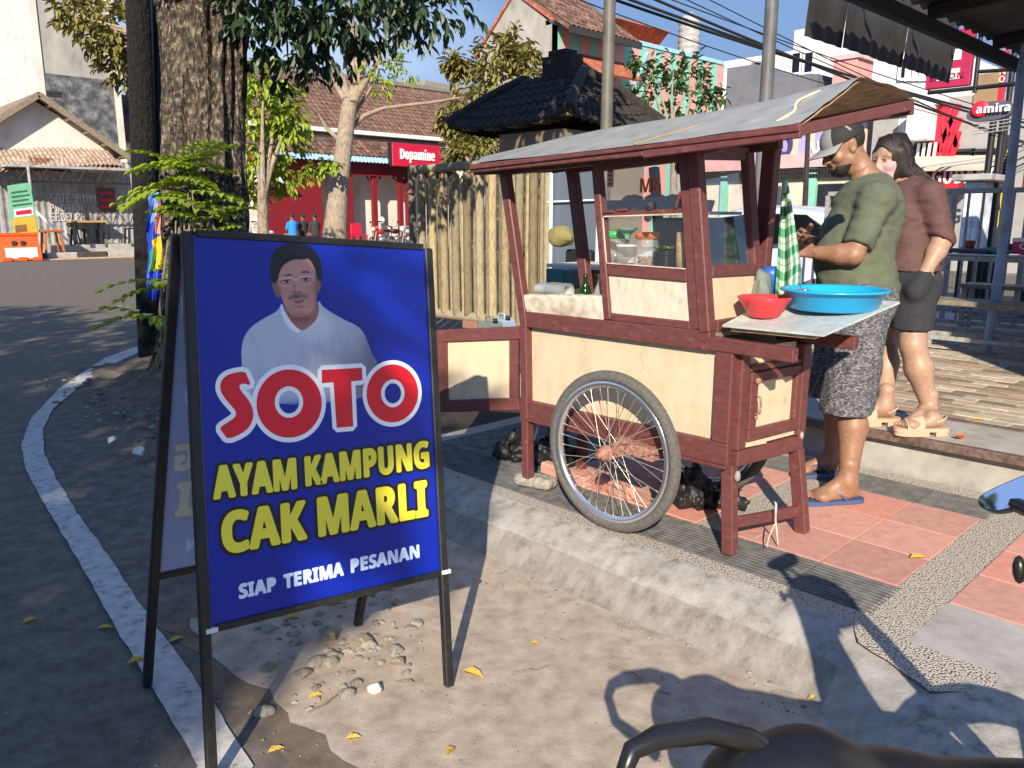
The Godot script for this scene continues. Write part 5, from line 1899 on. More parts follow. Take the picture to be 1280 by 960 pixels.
	for q in 5:
		s = Shape.new()
		var za = lerpf(fz0,fz1,q/5.0)
		var zb = lerpf(fz0,fz1,(q + 1.03)/5.0)
		var off = 0.012*(q % 2)
		corrugated(s,V3(XF + off,fy0,za),V3(XF + off,fy0,zb),V3(XF + 0.05,fy0 + 0.62,zb),V3(XF + 0.05,fy0 + 0.62,za),0.14,0.007)
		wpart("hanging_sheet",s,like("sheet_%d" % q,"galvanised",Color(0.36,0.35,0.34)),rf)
	var ry = fy0 + 0.42
	var g0 = onx(1050,0,-1.85)
	s = Shape.new()
	corrugated(s,V3(-2.1,2.72,-9.6),V3(-2.1,2.72,-4.3),V3(3.0,3.15,-4.3),V3(3.0,3.15,-9.6),0.16,0.02)
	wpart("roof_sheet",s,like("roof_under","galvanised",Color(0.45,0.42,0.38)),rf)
	for z in [-9.5,-8.2,-6.9,-5.6,-4.4]:
		s = Shape.new()
		s.bar(V3(-2.05,2.67,z),V3(3.0,3.09,z),0.08,0.05,Vector3.UP,0.004)
		wpart("rafter",s,M.interior_dark,rf)
	for xx in [-2.06,-0.4,1.0]:
		s = Shape.new()
		var yy = 2.72 + (xx + 2.1)*0.0843 - 0.12
		s.bar(V3(xx,yy,-9.6),V3(xx,yy,-4.3),0.09,0.05,Vector3.UP,0.004)
		wpart("purlin",s,M.interior_dark,rf)
	for z in [-5.2,-6.0,-6.8]:
		s = Shape.new()
		s.tube([V3(XF + 0.06,fy0 + 0.30,z),V3(-2.08,2.6,z - 0.1)],0.015,6)
		wpart("tie_rod",s,M.interior_dark,rf)
	var pb0 = onz(1252,318,-7.1)
	var pt = onz(1277,90,-7.1)
	var pole = thing("roof_pole","blue-grey steel pole holding the terrace roof at the right","pole",V3(pb0.x,TERR,-7.1))
	s = Shape.new()
	s.tube([V3(pb0.x - 0.02,TERR,-7.1),V3(pb0.x,pb0.y,-7.1),V3(pt.x,pt.y,-7.1),V3(pt.x + 0.02,2.8,-7.1)],0.035,12)
	wpart("shaft",s,like("pole_blue","galvanised",Color(0.85,0.98,1.2)),pole)
	s = Shape.new()
	s.lathe([V2(0.0,0.0),V2(0.08,0.0),V2(0.08,0.015),V2(0.0,0.015)],V3(pb0.x - 0.02,TERR + 0.002,-7.1),14)
	wpart("foot_plate",s,M.galvanised,pole)
	var pier = thing("added_pier","added plastered pier out of view at the right, shading the terrace","wall",V3(0.9,TERR,-4.4))  # unseen pier, added to cast the slanting shade across the terrace
	bp("wall",M.plaster,pier,[0.25,3.2,TERR,2.9,-4.45,-4.2,0.01])
	var q0 = onz(757,200,-5.6)
	var q1 = onz(763,-30,-5.6)
	pole = thing("steel_pole","thick pale grey steel pole rising behind the cart roof, left of the person","pole",V3(q0.x,0.1,-5.6))
	s = Shape.new()
	s.tube([V3(q0.x - 0.03,0.1,-5.6),q0,q1,q1 + V3(0.02,1.0,0)],0.052,14)
	wpart("shaft",s,like("pole_pale","galvanised",Color(0.62,0.60,0.55)),pole)
	bp("footing",M.concrete,pole,[q0.x - 0.16,q0.x + 0.1,0.0,0.16,-5.73,-5.47,0.02])
	q0 = onz(948,275,-5.0)
	q1 = onz(967,-30,-5.0)
	pole = thing("steel_pole","grey steel pole standing behind the cart, nearest the person in olive","pole",V3(q0.x,TERR,-5.0))
	s = Shape.new()
	s.tube([V3(q0.x - 0.02,TERR,-5.0),q0,q1,q1 + V3(0.05,0.8,0)],0.042,14)
	wpart("shaft",s,like("pole_mid","galvanised",Color(0.62,0.63,0.66)),pole)
	bp("footing",M.concrete,pole,[q0.x - 0.13,q0.x + 0.12,TERR,TERR + 0.42,-5.12,-4.88,0.02])

func table(called: String,label: String,cat: String,x0: float,x1: float,y: float,z0: float,z1: float,t: float) -> void:
	var o = thing(called,label,cat,V3((x0 + x1)/2,TERR,(z0 + z1)/2))
	var s = Shape.new()
	bx(s,x0,x1,y - t,y,z0,z1,0.006)
	wpart("top",s,M.steel_grey if called != "bench" else like("bench_mat","steel_grey",Color(0.85,0.8,0.72)),o)
	for x in [x0 + 0.04,x0 + 1.55]:
		for z in [z0 + 0.04,z1 - 0.04]:
			bp("leg",M.steel_grey,o,[x - 0.022,x + 0.022,TERR,y - t,z - 0.022,z + 0.022,0.003])
	for z in [z0 + 0.04,z1 - 0.04]:
		bp("stretcher",M.steel_grey,o,[x0 + 0.06,x1 - 0.05,TERR + 0.10,TERR + 0.135,z - 0.015,z + 0.015,0.003])

func build_wires() -> void:
	var list = [[760,-20,1215,128,13.0],[775,-22,1235,138,13.0],[790,-30,1225,150,13.2],[805,-30,1260,135,13.4],[830,-30,1250,160,13.6],[700,-26,1080,110,13.1],[860,-30,1270,172,14.0]]
	for i in list.size():
		var w = list[i]
		var a = deep(w[0],w[1],w[4])
		var b = deep(w[2],w[3],w[4] + 5.0)
		a = a + (a - b)*0.6
		b = b + (b - a)*0.25
		var s = Shape.new()
		var pts = []
		for k in 25:
			var t = k/24.0
			pts.append(a.lerp(b,t) - V3(0,0.25*sin(t*PI),0))
		s.tube(pts,0.026 if i < 3 else 0.011,6)
		tag(part("overhead_cable",s,M.black),["thickest black cable of the bundle over the cart","second thick black cable under the topmost one","third thick black cable of the bundle, lowest of the thick ones","thin cable running just above the bundle","thin cable above the cart roof crossing the white building","thin cable starting left of the pale pole","thin cable nearest the terrace roof"][i],"cable","overhead cables")
	var p0 = onz(1006,262,-21.5)
	var p1 = onz(1011,148,-21.5)
	var o = thing("power_pole","thin dark street pole in front of the striped shop","pole",V3(p0.x,0,-21.5))
	var s = Shape.new()
	s.tube([V3(p0.x - 0.05,0,-21.5),p0,p1],[0.10,0.08,0.06],8)
	wpart("shaft",s,M.interior_dark,o)
	s = Shape.new()
	s.tube([p1 + V3(0,-0.1,0),p1 + V3(0.25,-0.1,0)],0.03,6)
	wpart("arm",s,M.interior_dark,o)

# ---------- the food cart ----------
func wpart(called: String,s,m: Material,parent: Node3D) -> MeshInstance3D:
	var o = part(called,s,m,parent)
	if parent != self and parent.get_parent() == self and not parent is MeshInstance3D:
		o.transform = parent.transform.affine_inverse()
	return o

func ring_prof(r: float,t: float,k = 12,squash = 1.0) -> Array:
	var out = []
	for i in k + 1:
		var a = -PI/2 + TAU*i/k
		out.append(V2(r + t*cos(a),t*squash*sin(a)))
	return out

func one(f: Callable) -> Shape:
	var s = Shape.new()
	f.call(s)
	return s

func bars(list: Array,bev = 0.004) -> Shape:
	var s = Shape.new()
	for b in list:
		s.bar(b[0],b[1],b[2],b[3],b[4] if b.size() > 4 else Vector3.BACK,bev)
	return s

func panel_frame(parent: Node3D,fname: String,a: Vector3,b: Vector3,c: Vector3,d: Vector3,w: float,t: float,m: Material) -> void:
	var right = (b - a).normalized()
	var up = (d - a).normalized()
	var nrm = right.cross(up).normalized()
	for e in [[a + up*w*0.5,b + up*w*0.5,up],[d - up*w*0.5,c - up*w*0.5,up],[a + right*w*0.5 + up*w,d + right*w*0.5 - up*w,right],[b - right*w*0.5 + up*w,c - right*w*0.5 - up*w,right]]:
		wpart(fname,one(func(s): s.bar(e[0],e[1],w,t,e[2])),m,parent)

func thin(s: Shape,a: Vector3,b: Vector3,c: Vector3,d: Vector3,t: float) -> void:
	var nn = (b - a).cross(c - a).normalized()
	s.slab([a,b,c,d],-nn*t)

func make_wheel(cart: Node3D,at: Vector3) -> void:
	var turn = Basis(Vector3.RIGHT,PI/2)
	var s = Shape.new()
	s.lathe([V2(0.292,-0.017),V2(0.308,-0.021),V2(0.322,-0.018),V2(0.329,-0.010),V2(0.331,0.0),V2(0.329,0.010),V2(0.322,0.018),V2(0.308,0.021),V2(0.292,0.017),V2(0.290,0.0),V2(0.292,-0.017)],Vector3.ZERO,72,turn)
	for k in [-0.008,0.0,0.008]: s.lathe(ring_prof(0.330,0.0022,5),V3(0,0,k),72,turn)
	var w = wpart("wheel",s,M.rubber,cart)
	w.position = at - cart.position
	s = Shape.new()
	s.lathe([V2(0.266,-0.006),V2(0.272,-0.017),V2(0.291,-0.018),V2(0.293,-0.014),V2(0.278,-0.010),V2(0.276,0.010),V2(0.293,0.014),V2(0.291,0.018),V2(0.272,0.017),V2(0.266,0.006),V2(0.264,0.0),V2(0.266,-0.006)],Vector3.ZERO,72,turn)
	part("rim",s,M.chrome,w)
	s = Shape.new()
	s.lathe([V2(0.0,-0.085),V2(0.012,-0.085),V2(0.012,-0.055),V2(0.030,-0.052),V2(0.034,-0.045),V2(0.034,-0.036),V2(0.020,-0.030),V2(0.018,0.02),V2(0.034,0.026),V2(0.034,0.036),V2(0.026,0.045),V2(0.026,0.062),V2(0.012,0.066),V2(0.012,0.085),V2(0.0,0.086)],Vector3.ZERO,20,turn)
	part("hub",s,M.rust,w)
	for i in 36:
		var a = TAU*(i + 0.5)/36
		var side = 1.0 if i % 2 else -1.0
		var off = 0.62*(1.0 if (i/2) % 2 else -1.0)
		s = Shape.new()
		s.tube([V3(cos(a + off)*0.033,sin(a + off)*0.033,0.031*side),V3(cos(a)*0.267,sin(a)*0.267,0.002*side)],0.0014,5,false)
		s.tube([V3(cos(a)*0.252,sin(a)*0.252,0.003*side),V3(cos(a)*0.267,sin(a)*0.267,0.002*side)],0.0026,5,false)
		part("spoke",s,M.spoke,w)
	s = Shape.new()
	s.tube([V3(0.2,0.175,0),V3(0.174,0.152,0)],[0.003,0.0025],6)
	part("valve",s,M.chrome,w)

func build_cart() -> void:
	var base = V3(-2.02,PAVE,-2.79)
	var cart = thing("food_cart","maroon and cream wooden street food cart with tin roof and spoked wheel","food cart",base)
	var mm: Material = M.maroon
	var zn = -2.58
	var A = V3(-2.60,0,zn)
	var B = V3(-1.50,0,zn)
	var C = V3(-1.44,0,-3.02)
	var D = V3(-2.60,0,-3.02)
	var up = Vector3.UP
	wpart("body_panel",one(func(s): thin(s,A + up*0.57 + V3(0.03,0,-0.012),B + up*0.57 + V3(-0.03,0,-0.012),B + up*0.95 + V3(-0.03,0,-0.012),A + up*0.95 + V3(0.03,0,-0.012),0.012)),M.cream,cart)
	wpart("back_panel",one(func(s): thin(s,C + up*0.53 + V3(-0.01,0,0.01),D + up*0.53 + V3(0.01,0,0.01),D + up*0.96 + V3(0.01,0,0.01),C + up*0.96 + V3(-0.01,0,0.01),0.012)),M.cream,cart)
	wpart("floor_panel",one(func(s): s.slab([A + up*0.535 + V3(0.02,0,-0.03),B + up*0.535 + V3(-0.03,0,-0.03),C + up*0.535 + V3(-0.03,0,0.03),D + up*0.535 + V3(0.02,0,0.03)],V3(0,-0.015,0))),M.old_wood,cart)
	wpart("counter",one(func(s): s.slab([A + up*1.0 + V3(0.02,0,-0.03),B + up*1.0 + V3(-0.10,0,-0.03),C + up*1.0 + V3(-0.16,0,0.03),D + up*1.0 + V3(0.02,0,0.03)],V3(0,-0.02,0))),M.old_wood,cart)
	wpart("rail",bars([[A + up*0.545,B + up*0.553,0.085,0.04,up]]),mm,cart)
	wpart("rail",bars([[A + up*0.967,B + up*0.972 + V3(-0.1,0,0),0.072,0.045,up]]),mm,cart)
	wpart("rail",bars([[D + up*0.545,C + up*0.553,0.085,0.04,up]]),mm,cart)
	wpart("rail",bars([[D + up*0.967,C + up*0.972,0.072,0.04,up]]),mm,cart)
	wpart("rail",bars([[A + up*0.545 + V3(0,0,-0.02),D + up*0.545 + V3(0,0,0.02),0.085,0.04,up]]),mm,cart)
	wpart("rail",bars([[B + up*0.535 + V3(0.003,0,-0.02),C + up*0.535 + V3(0.003,0,0.02),0.06,0.042,up]]),mm,cart)
	wpart("moulding",bars([[A + up*0.500 + V3(0.01,0,0.006),B + up*0.506 + V3(0,0,0.006),0.012,0.05,up]],0.002),mm,cart)
	wpart("post",bars([[B + up*0.596 + V3(-0.035,0,0.002),B + up*0.937 + V3(-0.035,0,0.002),0.07,0.04,Vector3.RIGHT]]),mm,cart)
	wpart("post",bars([[B + up*0.566 + V3(0.002,0,-0.045),B + up*0.937 + V3(0.002,0,-0.045),0.04,0.06,Vector3.RIGHT]]),mm,cart)
	wpart("post",bars([[C + up*0.566 + V3(-0.002,0,0.03),C + up*0.937 + V3(-0.002,0,0.03),0.04,0.06,Vector3.RIGHT]]),mm,cart)
	var along = (C - B).normalized()
	var outw = along.cross(up)*-1.0
	outw = V3(1,0,0.14).normalized()
	var e0 = B + along*0.075
	var e1 = B + along*0.385
	wpart("end_panel",one(func(s): thin(s,e0 + up*0.86 - outw*0.012,e1 + up*0.86 - outw*0.012,e1 + up*0.945 - outw*0.012,e0 + up*0.945 - outw*0.012,0.01)),M.cream,cart)
	wpart("cross_bar",bars([[e0 + up*0.872,e1 + up*0.872,0.024,0.035,up]]),mm,cart)
	var door = wpart("end_door",one(func(s): thin(s,e0 + up*0.63 + along*0.03 + outw*0.0,e1 + up*0.63 + outw*0.0,e1 + up*0.84 + outw*0.0,e0 + up*0.84 + along*0.03,0.01)),M.cream,cart)
	var df = Shape.new()
	for q in [[e0 + up*0.615,e1 + up*0.615,up,0.045],[e0 + up*0.838,e1 + up*0.838,up,0.04]]:
		df.bar(q[0] + outw*0.008,q[1] + outw*0.008,q[3],0.026,q[2])
	for q in [[e0 + along*0.022,0.044],[e1 - along*0.014,0.028]]:
		df.bar(q[0] + up*0.636 + outw*0.0085,q[0] + up*0.819 + outw*0.0085,q[1],0.026,along)
	part("door_frame",df,mm,door)
	df = Shape.new()
	var hp = e0 + along*0.03 + outw*0.028
	df.tube([hp + up*0.70,hp + up*0.705 + outw*0.014,hp + up*0.735 + outw*0.018,hp + up*0.765 + outw*0.014,hp + up*0.77],0.005,6)
	part("handle",df,M.rust,door)
	for e in [[0.825,0.012],[0.685,0.008]]: part("bolt",one(func(s): s.ball(hp + up*e[0],Vector3.ONE*e[1])),M.rust,door)
	wpart("broken_plank",one(func(s):
		s.box(e0.lerp(e1,0.5) + up*0.581 - outw*0.002,V3(0.02,0.022,0.31),Basis(Vector3.UP,atan2(along.x,along.z)),0.002)
		s.box(e0.lerp(e1,0.2) + up*0.571 + outw*0.006,V3(0.016,0.006,0.13),Basis(Vector3.UP,atan2(along.x,along.z))*Basis(Vector3.RIGHT,0.04),0.002)
		s.box(e0.lerp(e1,0.85) + up*0.591 + outw*0.005,V3(0.016,0.007,0.09),Basis(Vector3.UP,atan2(along.x,along.z))*Basis(Vector3.RIGHT,-0.05),0.002)),M.cream,cart)
	var lf = V3(-1.484,PAVE,-2.592)
	var lr = V3(-1.392,PAVE,-2.995)
	wpart("leg",bars([[lf,V3(-1.512,0.51,-2.60),0.05,0.045,Vector3.RIGHT]]),mm,cart)
	wpart("leg",bars([[lr,V3(-1.44,0.51,-2.985),0.05,0.045,Vector3.RIGHT]]),mm,cart)
	wpart("stretcher",bars([[lf.lerp(V3(-1.512,0.51,-2.60),0.33) + V3(0,0,-0.02),lr.lerp(V3(-1.44,0.51,-2.985),0.27) + V3(0,0,0.02),0.045,0.022,up]]),mm,cart)
	wpart("brace",bars([[C + up*0.50 + V3(0.01,0,0.04),C + up*0.43 + V3(0.015,0,0.02),0.02,0.03]]),mm,cart)
	wpart("rope_end",one(func(s):
		var q = V3(-1.435,0.30,-2.80)
		s.tube([q + V3(0.015,0.03,0),q + V3(0.03,0.03,0.02),q + V3(0.032,-0.03,0.02),q + V3(0.03,-0.085,0.0),q + V3(0.05,-0.13,0.02)],[0.005,0.005,0.004,0.004,0.003],6)
		s.tube([q + V3(0.03,-0.05,0.02),q + V3(0.035,-0.09,0.07),q + V3(0.04,-0.12,0.09)],0.003,5)),M.cloth_cover,cart)
	wpart("rag_knot",one(func(s): s.ball(V3(-1.475,0.47,-2.60),V3(0.012,0.022,0.012))),M.stone,cart)
	wpart("rag_knot",one(func(s): s.ball(V3(-1.425,0.565,-2.985),V3(0.013,0.018,0.013))),M.stone,cart)
	for e in [[0.97,0.93,0.72,0.03],[0.985,0.66,0.60,-0.02],[0.03,0.92,0.66,0.012],[0.32,0.93,0.80,0.02],[0.62,0.90,0.74,-0.015]]:
		var q = []
		for k in 7: q.append(A.lerp(B,0.03 + 0.94*e[0] + 0.012*sin(k*2.3 + e[1]*9) + e[3]*k*0.05) + up*lerpf(e[1],e[2],k/6.0) + V3(0,0,-0.0125))
		wpart("paint_crack",one(func(s): s.tube(q,[0.0006,0.0014,0.001,0.0016,0.001,0.0012,0.0005],4)),M.old_wood,cart)
	wpart("left_post",bars([[V3(-2.557,0.215,-2.575),V3(-2.575,0.945,-2.575),0.042,0.045,Vector3.RIGHT]]),mm,cart)
	wpart("left_post",bars([[V3(-2.573,0.935,-2.577),V3(-2.72,1.66,-2.577),0.046,0.043,Vector3.RIGHT]]),mm,cart)
	wpart("left_post",bars([[V3(-2.58,PAVE,-2.99),V3(-2.58,0.945,-2.99),0.042,0.045,Vector3.RIGHT]]),mm,cart)
	wpart("left_post",bars([[V3(-2.55,0.95,-2.995),V3(-2.69,1.70,-2.995),0.055,0.043,Vector3.RIGHT]]),mm,cart)
	var lean = V3(-0.085,0.63,0.0)
	var c0 = V3(-2.105,1.008,zn)
	var c1 = V3(-1.615,1.008,zn)
	var c2 = V3(-1.615,1.008,-2.955)
	var c3 = V3(-2.105,1.008,-2.985)
	wpart("cabinet_post",bars([[c0 + V3(0.016,0,0),c0 + lean + V3(0.016,0,0),0.036,0.042,Vector3.RIGHT]]),mm,cart)
	wpart("cabinet_post",bars([[c1 + V3(-0.052,0,0),c1 + lean*1.02 + V3(-0.052,0,0),0.042,0.040,Vector3.RIGHT]]),mm,cart)
	wpart("cabinet_post",bars([[c1 + V3(-0.006,-0.005,0.004),c1 + lean*1.03 + V3(-0.006,0,0.004),0.046,0.05,Vector3.RIGHT]]),mm,cart)
	wpart("cabinet_post",bars([[c2 + V3(-0.01,0,0.01),c2 + V3(-0.075,0.66,0.05),0.04,0.045,Vector3.RIGHT]]),mm,cart)
	wpart("cabinet_post",bars([[c3,c3 + lean,0.036,0.04,Vector3.RIGHT]]),mm,cart)
	var at = func(p: Vector3,k: float) -> Vector3: return p + lean*k
	var fl = c0 + V3(0.034,0,0.0)
	var fr = c1 + V3(-0.073,0,0.0)
	wpart("front_bar",bars([[at.call(fl,0.02) + up*0.0,at.call(fr,0.02),0.03,0.036,up]]),mm,cart)
	wpart("front_bar",bars([[at.call(fl,0.325),at.call(fr,0.315),0.045,0.036,up]]),mm,cart)
	wpart("front_bar",bars([[at.call(fl,0.672),at.call(fr,0.69),0.022,0.02,up]]),mm,cart)
	wpart("front_bar",bars([[at.call(fl,1.0),at.call(fr,1.03),0.07,0.036,up]]),mm,cart)
	wpart("chipped_trim",one(func(s):
		s.bar(at.call(fl,0.69) + V3(0.0,0.0,0.014),at.call(fl,0.69) + V3(0.055,0.002,0.014),0.012,0.008,up,0.002)),M.maroon,cart)
	wpart("chipped_trim",one(func(s):
		s.bar(at.call(fl,0.70) + V3(0.075,0.0,0.014),at.call(fl,0.70) + V3(0.125,0.002,0.014),0.012,0.008,up,0.002)
		s.bar(at.call(fr,0.71) + V3(-0.03,0.0,0.014),at.call(fr,0.80) + V3(0.0,0.002,0.014),0.012,0.008,up,0.002)),M.maroon,cart)
	wpart("sealant",one(func(s):
		s.bar(at.call(fl,0.37) + V3(0.004,0,0.0195),at.call(fl,0.655) + V3(0.004,0,0.0195),0.006,0.004,Vector3.RIGHT,0.001)
		s.bar(at.call(fl,0.66) + V3(0.004,0,0.0135),at.call(fr,0.675) + V3(0,0,0.0135),0.006,0.004,up,0.001)
		s.bar(at.call(fl,0.366) + V3(0.004,0,0.0195),at.call(fr,0.356) + V3(0,0,0.0195),0.005,0.004,up,0.001)),M.cloth_cover,cart)
	wpart("lower_panel",one(func(s):
		thin(s,at.call(fl,0.045) + V3(-0.005,0,0.006),at.call(fr,0.045) + V3(0.005,0,0.006),at.call(fr,0.288) + V3(0.005,0,0.006),at.call(fl,0.288) + V3(-0.005,0,0.006),0.012)),M.pale_panel,cart)
	wpart("window_pane",one(func(s): thin(s,at.call(fl,0.36),at.call(fr,0.35),at.call(fr,0.675),at.call(fl,0.66),0.003)),M.pane,cart)
	wpart("window_pane",one(func(s): thin(s,at.call(fl,0.69) + V3(0,0,0.004),at.call(fr,0.705) + V3(0,0,0.004),at.call(fr,0.98) + V3(0,0,0.004),at.call(fl,0.945) + V3(0,0,0.004),0.003)),M.pane,cart)
	glyph_plate(cart,"lettering","MS",onz(812,232,zn + 0.006),0.052,Basis.IDENTITY,g3(0.55,0.13,0.03),0.02)
	wpart("sticker",one(func(s): s.lathe([V2(0.0,0.0),V2(0.026,0.0),V2(0.026,0.0015),V2(0.0,0.0016)],onz(851,208,zn + 0.0055),24,Basis(Vector3.RIGHT,PI/2),1.15)),M.black,cart)
	wpart("sticker_ring",one(func(s): s.lathe([V2(0.019,0.0),V2(0.021,0.0),V2(0.021,0.0012),V2(0.019,0.0012),V2(0.019,0.0)],onz(851,208,zn + 0.0073),24,Basis(Vector3.RIGHT,PI/2),1.15)),M.cloth_cover,cart)
	wpart("paper_label",one(func(s):
		var q = onz(763,222,zn + 0.0055)
		s.box(q,V3(0.032,0.075,0.001))),M.cloth_cover,cart)
	wpart("label_print",one(func(s):
		var q = onz(763,222,zn + 0.0065)
		for k in 4:
			s.box(q + V3(0,0.024 - 0.016*k,0),V3(0.022,0.007,0.001))),like("label_ink","matt",g3(0.25,0.06,0.05)),cart)
	for k in 2:
		wpart("worn_sticker",one(func(s):
			var q = onz(812 - 2*k,258 + 14*k,zn + 0.012)
			s.lathe([V2(0.0,0.0),V2(0.019,0.0),V2(0.019,0.001),V2(0.0,0.0012)],q,9,Basis(Vector3.RIGHT,PI/2),0.9)),like("worn_sticker_%d" % k,"stone",Color(0.45,0.45,0.5)),cart)
	var r0 = c1 + V3(0.002,0,-0.03)
	var r1 = c2 + V3(0.002,0,0.02)
	var endl = V3(-0.08,0.63,0.03)
	var ae = func(p: Vector3,k: float) -> Vector3: return p + endl*k
	wpart("end_bar",bars([[ae.call(r0,0.02),ae.call(r1,0.02),0.05,0.034,up]]),mm,cart)
	wpart("end_bar",bars([[ae.call(r0,0.345),ae.call(r1,0.335),0.045,0.034,up]]),mm,cart)
	wpart("end_bar",bars([[ae.call(r0,1.02),ae.call(r1,1.04),0.05,0.034,up]]),mm,cart)
	wpart("end_lower_panel",one(func(s): thin(s,ae.call(r0,0.05) + V3(0.005,0,0),ae.call(r1,0.05) + V3(0.005,0,0),ae.call(r1,0.31) + V3(0.005,0,0),ae.call(r0,0.31) + V3(0.005,0,0),0.01)),M.cream,cart)
	wpart("end_pane",one(func(s): thin(s,ae.call(r0,0.37),ae.call(r1,0.37),ae.call(r1,1.0),ae.call(r0,1.0),0.003)),M.pane,cart)
	wpart("cabinet_floor",one(func(s): s.slab([c0 + V3(0.0,0.2,-0.03),c1 + V3(-0.06,0.2,-0.03),c2 + V3(-0.06,0.2,0.02),c3 + V3(0.0,0.2,0.02)],V3(0,-0.012,0))),M.old_wood,cart)
	wpart("cabinet_shelf",one(func(s): s.slab([c0 + V3(-0.035,0.435,-0.10),c1 + V3(-0.09,0.435,-0.10),c2 + V3(-0.10,0.435,0.02),c3 + V3(-0.035,0.435,0.02)],V3(0,-0.012,0))),M.old_wood,cart)
	wpart("back_curtain",one(func(s):
		var rows = []
		for j in 8:
			var row = []
			for i in 20:
				var t = i/19.0
				row.append(V3(lerpf(onz(816,300,-2.965).x,onz(944,300,-2.965).x,t),1.21 + 0.030*j,-2.965 + 0.010*sin(t*19.0)))
			rows.append(row)
		s.sheet(rows)),flat("slate_cloth",g3(0.02,0.023,0.03),0.6),cart)
	wpart("green_sticker",one(func(s): s.lathe([V2(0.0,0.0),V2(0.018,0.0),V2(0.018,0.001),V2(0.0,0.0012)],onz(905,294,-2.945),18,Basis(Vector3.RIGHT,PI/2),0.7)),M.mint,cart)
	wpart("cloth_board",one(func(s):
		var f = noise(77,4.0,3)
		var rows = []
		for j in 15:
			var row = []
			for i in 40:
				var t = i/39.0
				var v = j/14.0
				var dz = 0.010*f.get_noise_2d(t*2,v) + 0.014
				var y = lerpf(0.952,1.078 + 0.025*t + 0.008*f.get_noise_2d(t*4,9),minf(v*1.25,1.0))
				var z = zn + dz
				if v > 0.8: z -= (v - 0.8)*0.3
				row.append(V3(lerpf(-2.602,-2.108,t),y,z))
			rows.append(row)
		s.sheet(rows)),M.cloth_cover,cart)
	wpart("counter_edge",bars([[V3(-2.60,1.055,zn - 0.03),V3(-2.11,1.06,zn - 0.03),0.05,0.02,up]]),M.old_wood,cart)
	var h0 = V3(-2.605,0.0,-2.57)
	var h1 = V3(-3.03,0.0,-2.42)
	var dl = [h1 + up*0.475,h0 + up*0.535,h0 + up*0.93,h1 + up*0.885]
	var od = wpart("open_door",one(func(s): thin(s,dl[0].lerp(dl[2],0.1),dl[1].lerp(dl[3],0.1),dl[2].lerp(dl[0],0.1),dl[3].lerp(dl[1],0.1),0.01)),M.cream,cart)
	var rt: Vector3 = (dl[1] - dl[0]).normalized()
	var fs = Shape.new()
	var fw = 0.06
	fs.bar(dl[0] + up*fw*0.5,dl[1] + up*fw*0.5,fw,0.026,up)
	fs.bar(dl[3] - up*fw*0.5,dl[2] - up*fw*0.5,fw,0.026,up)
	fs.bar(dl[0] + rt*fw*0.5 + up*fw,dl[3] + rt*fw*0.5 - up*fw,fw,0.0255,rt)
	fs.bar(dl[1] - rt*fw*0.5 + up*fw,dl[2] - rt*fw*0.5 - up*fw,fw*0.8,0.0255,rt)
	part("door_frame",fs,mm,od)
	var p1 = onz(903,406,-2.60)
	var p2 = onz(1030,418,-2.53)
	var p3 = onx(1125,377,p2.x + 0.02)
	var p4 = V3(p1.x - 0.01,p3.y,p3.z + 0.06)
	shelf_plane = Plane((p2 - p1).cross(p3 - p1).normalized(),p1)
	if shelf_plane.normal.y < 0: shelf_plane = -shelf_plane
	wpart("side_shelf",one(func(s): s.slab([p1,p2,p3,p4],V3(0,-0.008,0))),M.zinc,cart)
	wpart("shelf_board",one(func(s): s.slab([p1 + V3(0.03,-0.0095,-0.012),p2 + V3(-0.035,-0.0095,-0.02),p3 + V3(-0.04,-0.0095,0.02),p4 + V3(0.03,-0.0095,0.01)],V3(0,-0.012,0))),M.ply,cart)
	wpart("shelf_arm",bars([[V3(-1.62,0.965,zn + 0.004),V3(-1.268,0.957,zn + 0.004),0.05,0.04,up]]),mm,cart)
	wpart("shelf_arm",bars([[V3(-1.56,0.965,-3.0),V3(-1.24,0.957,-3.0),0.05,0.04,up]]),mm,cart)
	var ridge_px = [[604,196],[640,187],[700,173],[760,161],[830,149],[900,138],[965,124],[1030,108],[1075,97]]
	var ridge = []
	for p in ridge_px: ridge.append(onz(p[0],p[1],-2.8))
	var n = ridge.size()
	var near = []
	var farr = []
	var n0 = V3(-2.73,1.652,-2.40)
	var n1 = V3(-1.222,1.703,-2.40)
	var f0 = V3(-2.95,1.70,-3.14)
	var f1 = onz(1143,121,-3.12)
	for i in n:
		var t: float = (ridge[i].x - ridge[0].x)/(ridge[n - 1].x - ridge[0].x)
		near.append(n0.lerp(n1,t) + V3(0,-0.006*sin(t*PI) + 0.002*sin(t*17),0))
		farr.append(f0.lerp(f1,t))
	var wave = noise(81,3.0,2)
	for skin in 2:
		var rows = []
		for j in 17:
			var row = []
			for i in n:
				var v = j/16.0
				var q: Vector3
				if v <= 0.5:
					q = near[i].lerp(ridge[i],v*2)
				else:
					q = ridge[i].lerp(farr[i],(v - 0.5)*2)
				q.y += 0.006*wave.get_noise_2d(q.x*2,q.z*3) + 0.012*maxf(0,sin((v - 0.5)*2*PI))*(1.0 if v > 0.5 else 0.0)
				q.y -= 0.013*skin
				row.append(q)
			if skin: row.reverse()
			rows.append(row)
		var s = Shape.new()
		s.sheet(rows)
		if skin == 0:
			for j in 16:
				for side in [0,n - 1]:
					pass
			wpart("roof",s,M.tin,cart)
		else:
			wpart("roof_lining",s,M.ply,cart)
	wpart("roof_patch",one(func(s):
		var pts = []
		for k in 9:
			var t = k/8.0
			var q: Vector3 = near[7].lerp(ridge[7],0.1 + 0.75*t) + V3(0.02*sin(t*7.0),0.004,0)
			pts.append(q)
		s.tube(pts,[0.002,0.006,0.005,0.007,0.005,0.006,0.004,0.005,0.002],6)),like("sealant_mat","matt",g3(0.62,0.55,0.36)),cart)
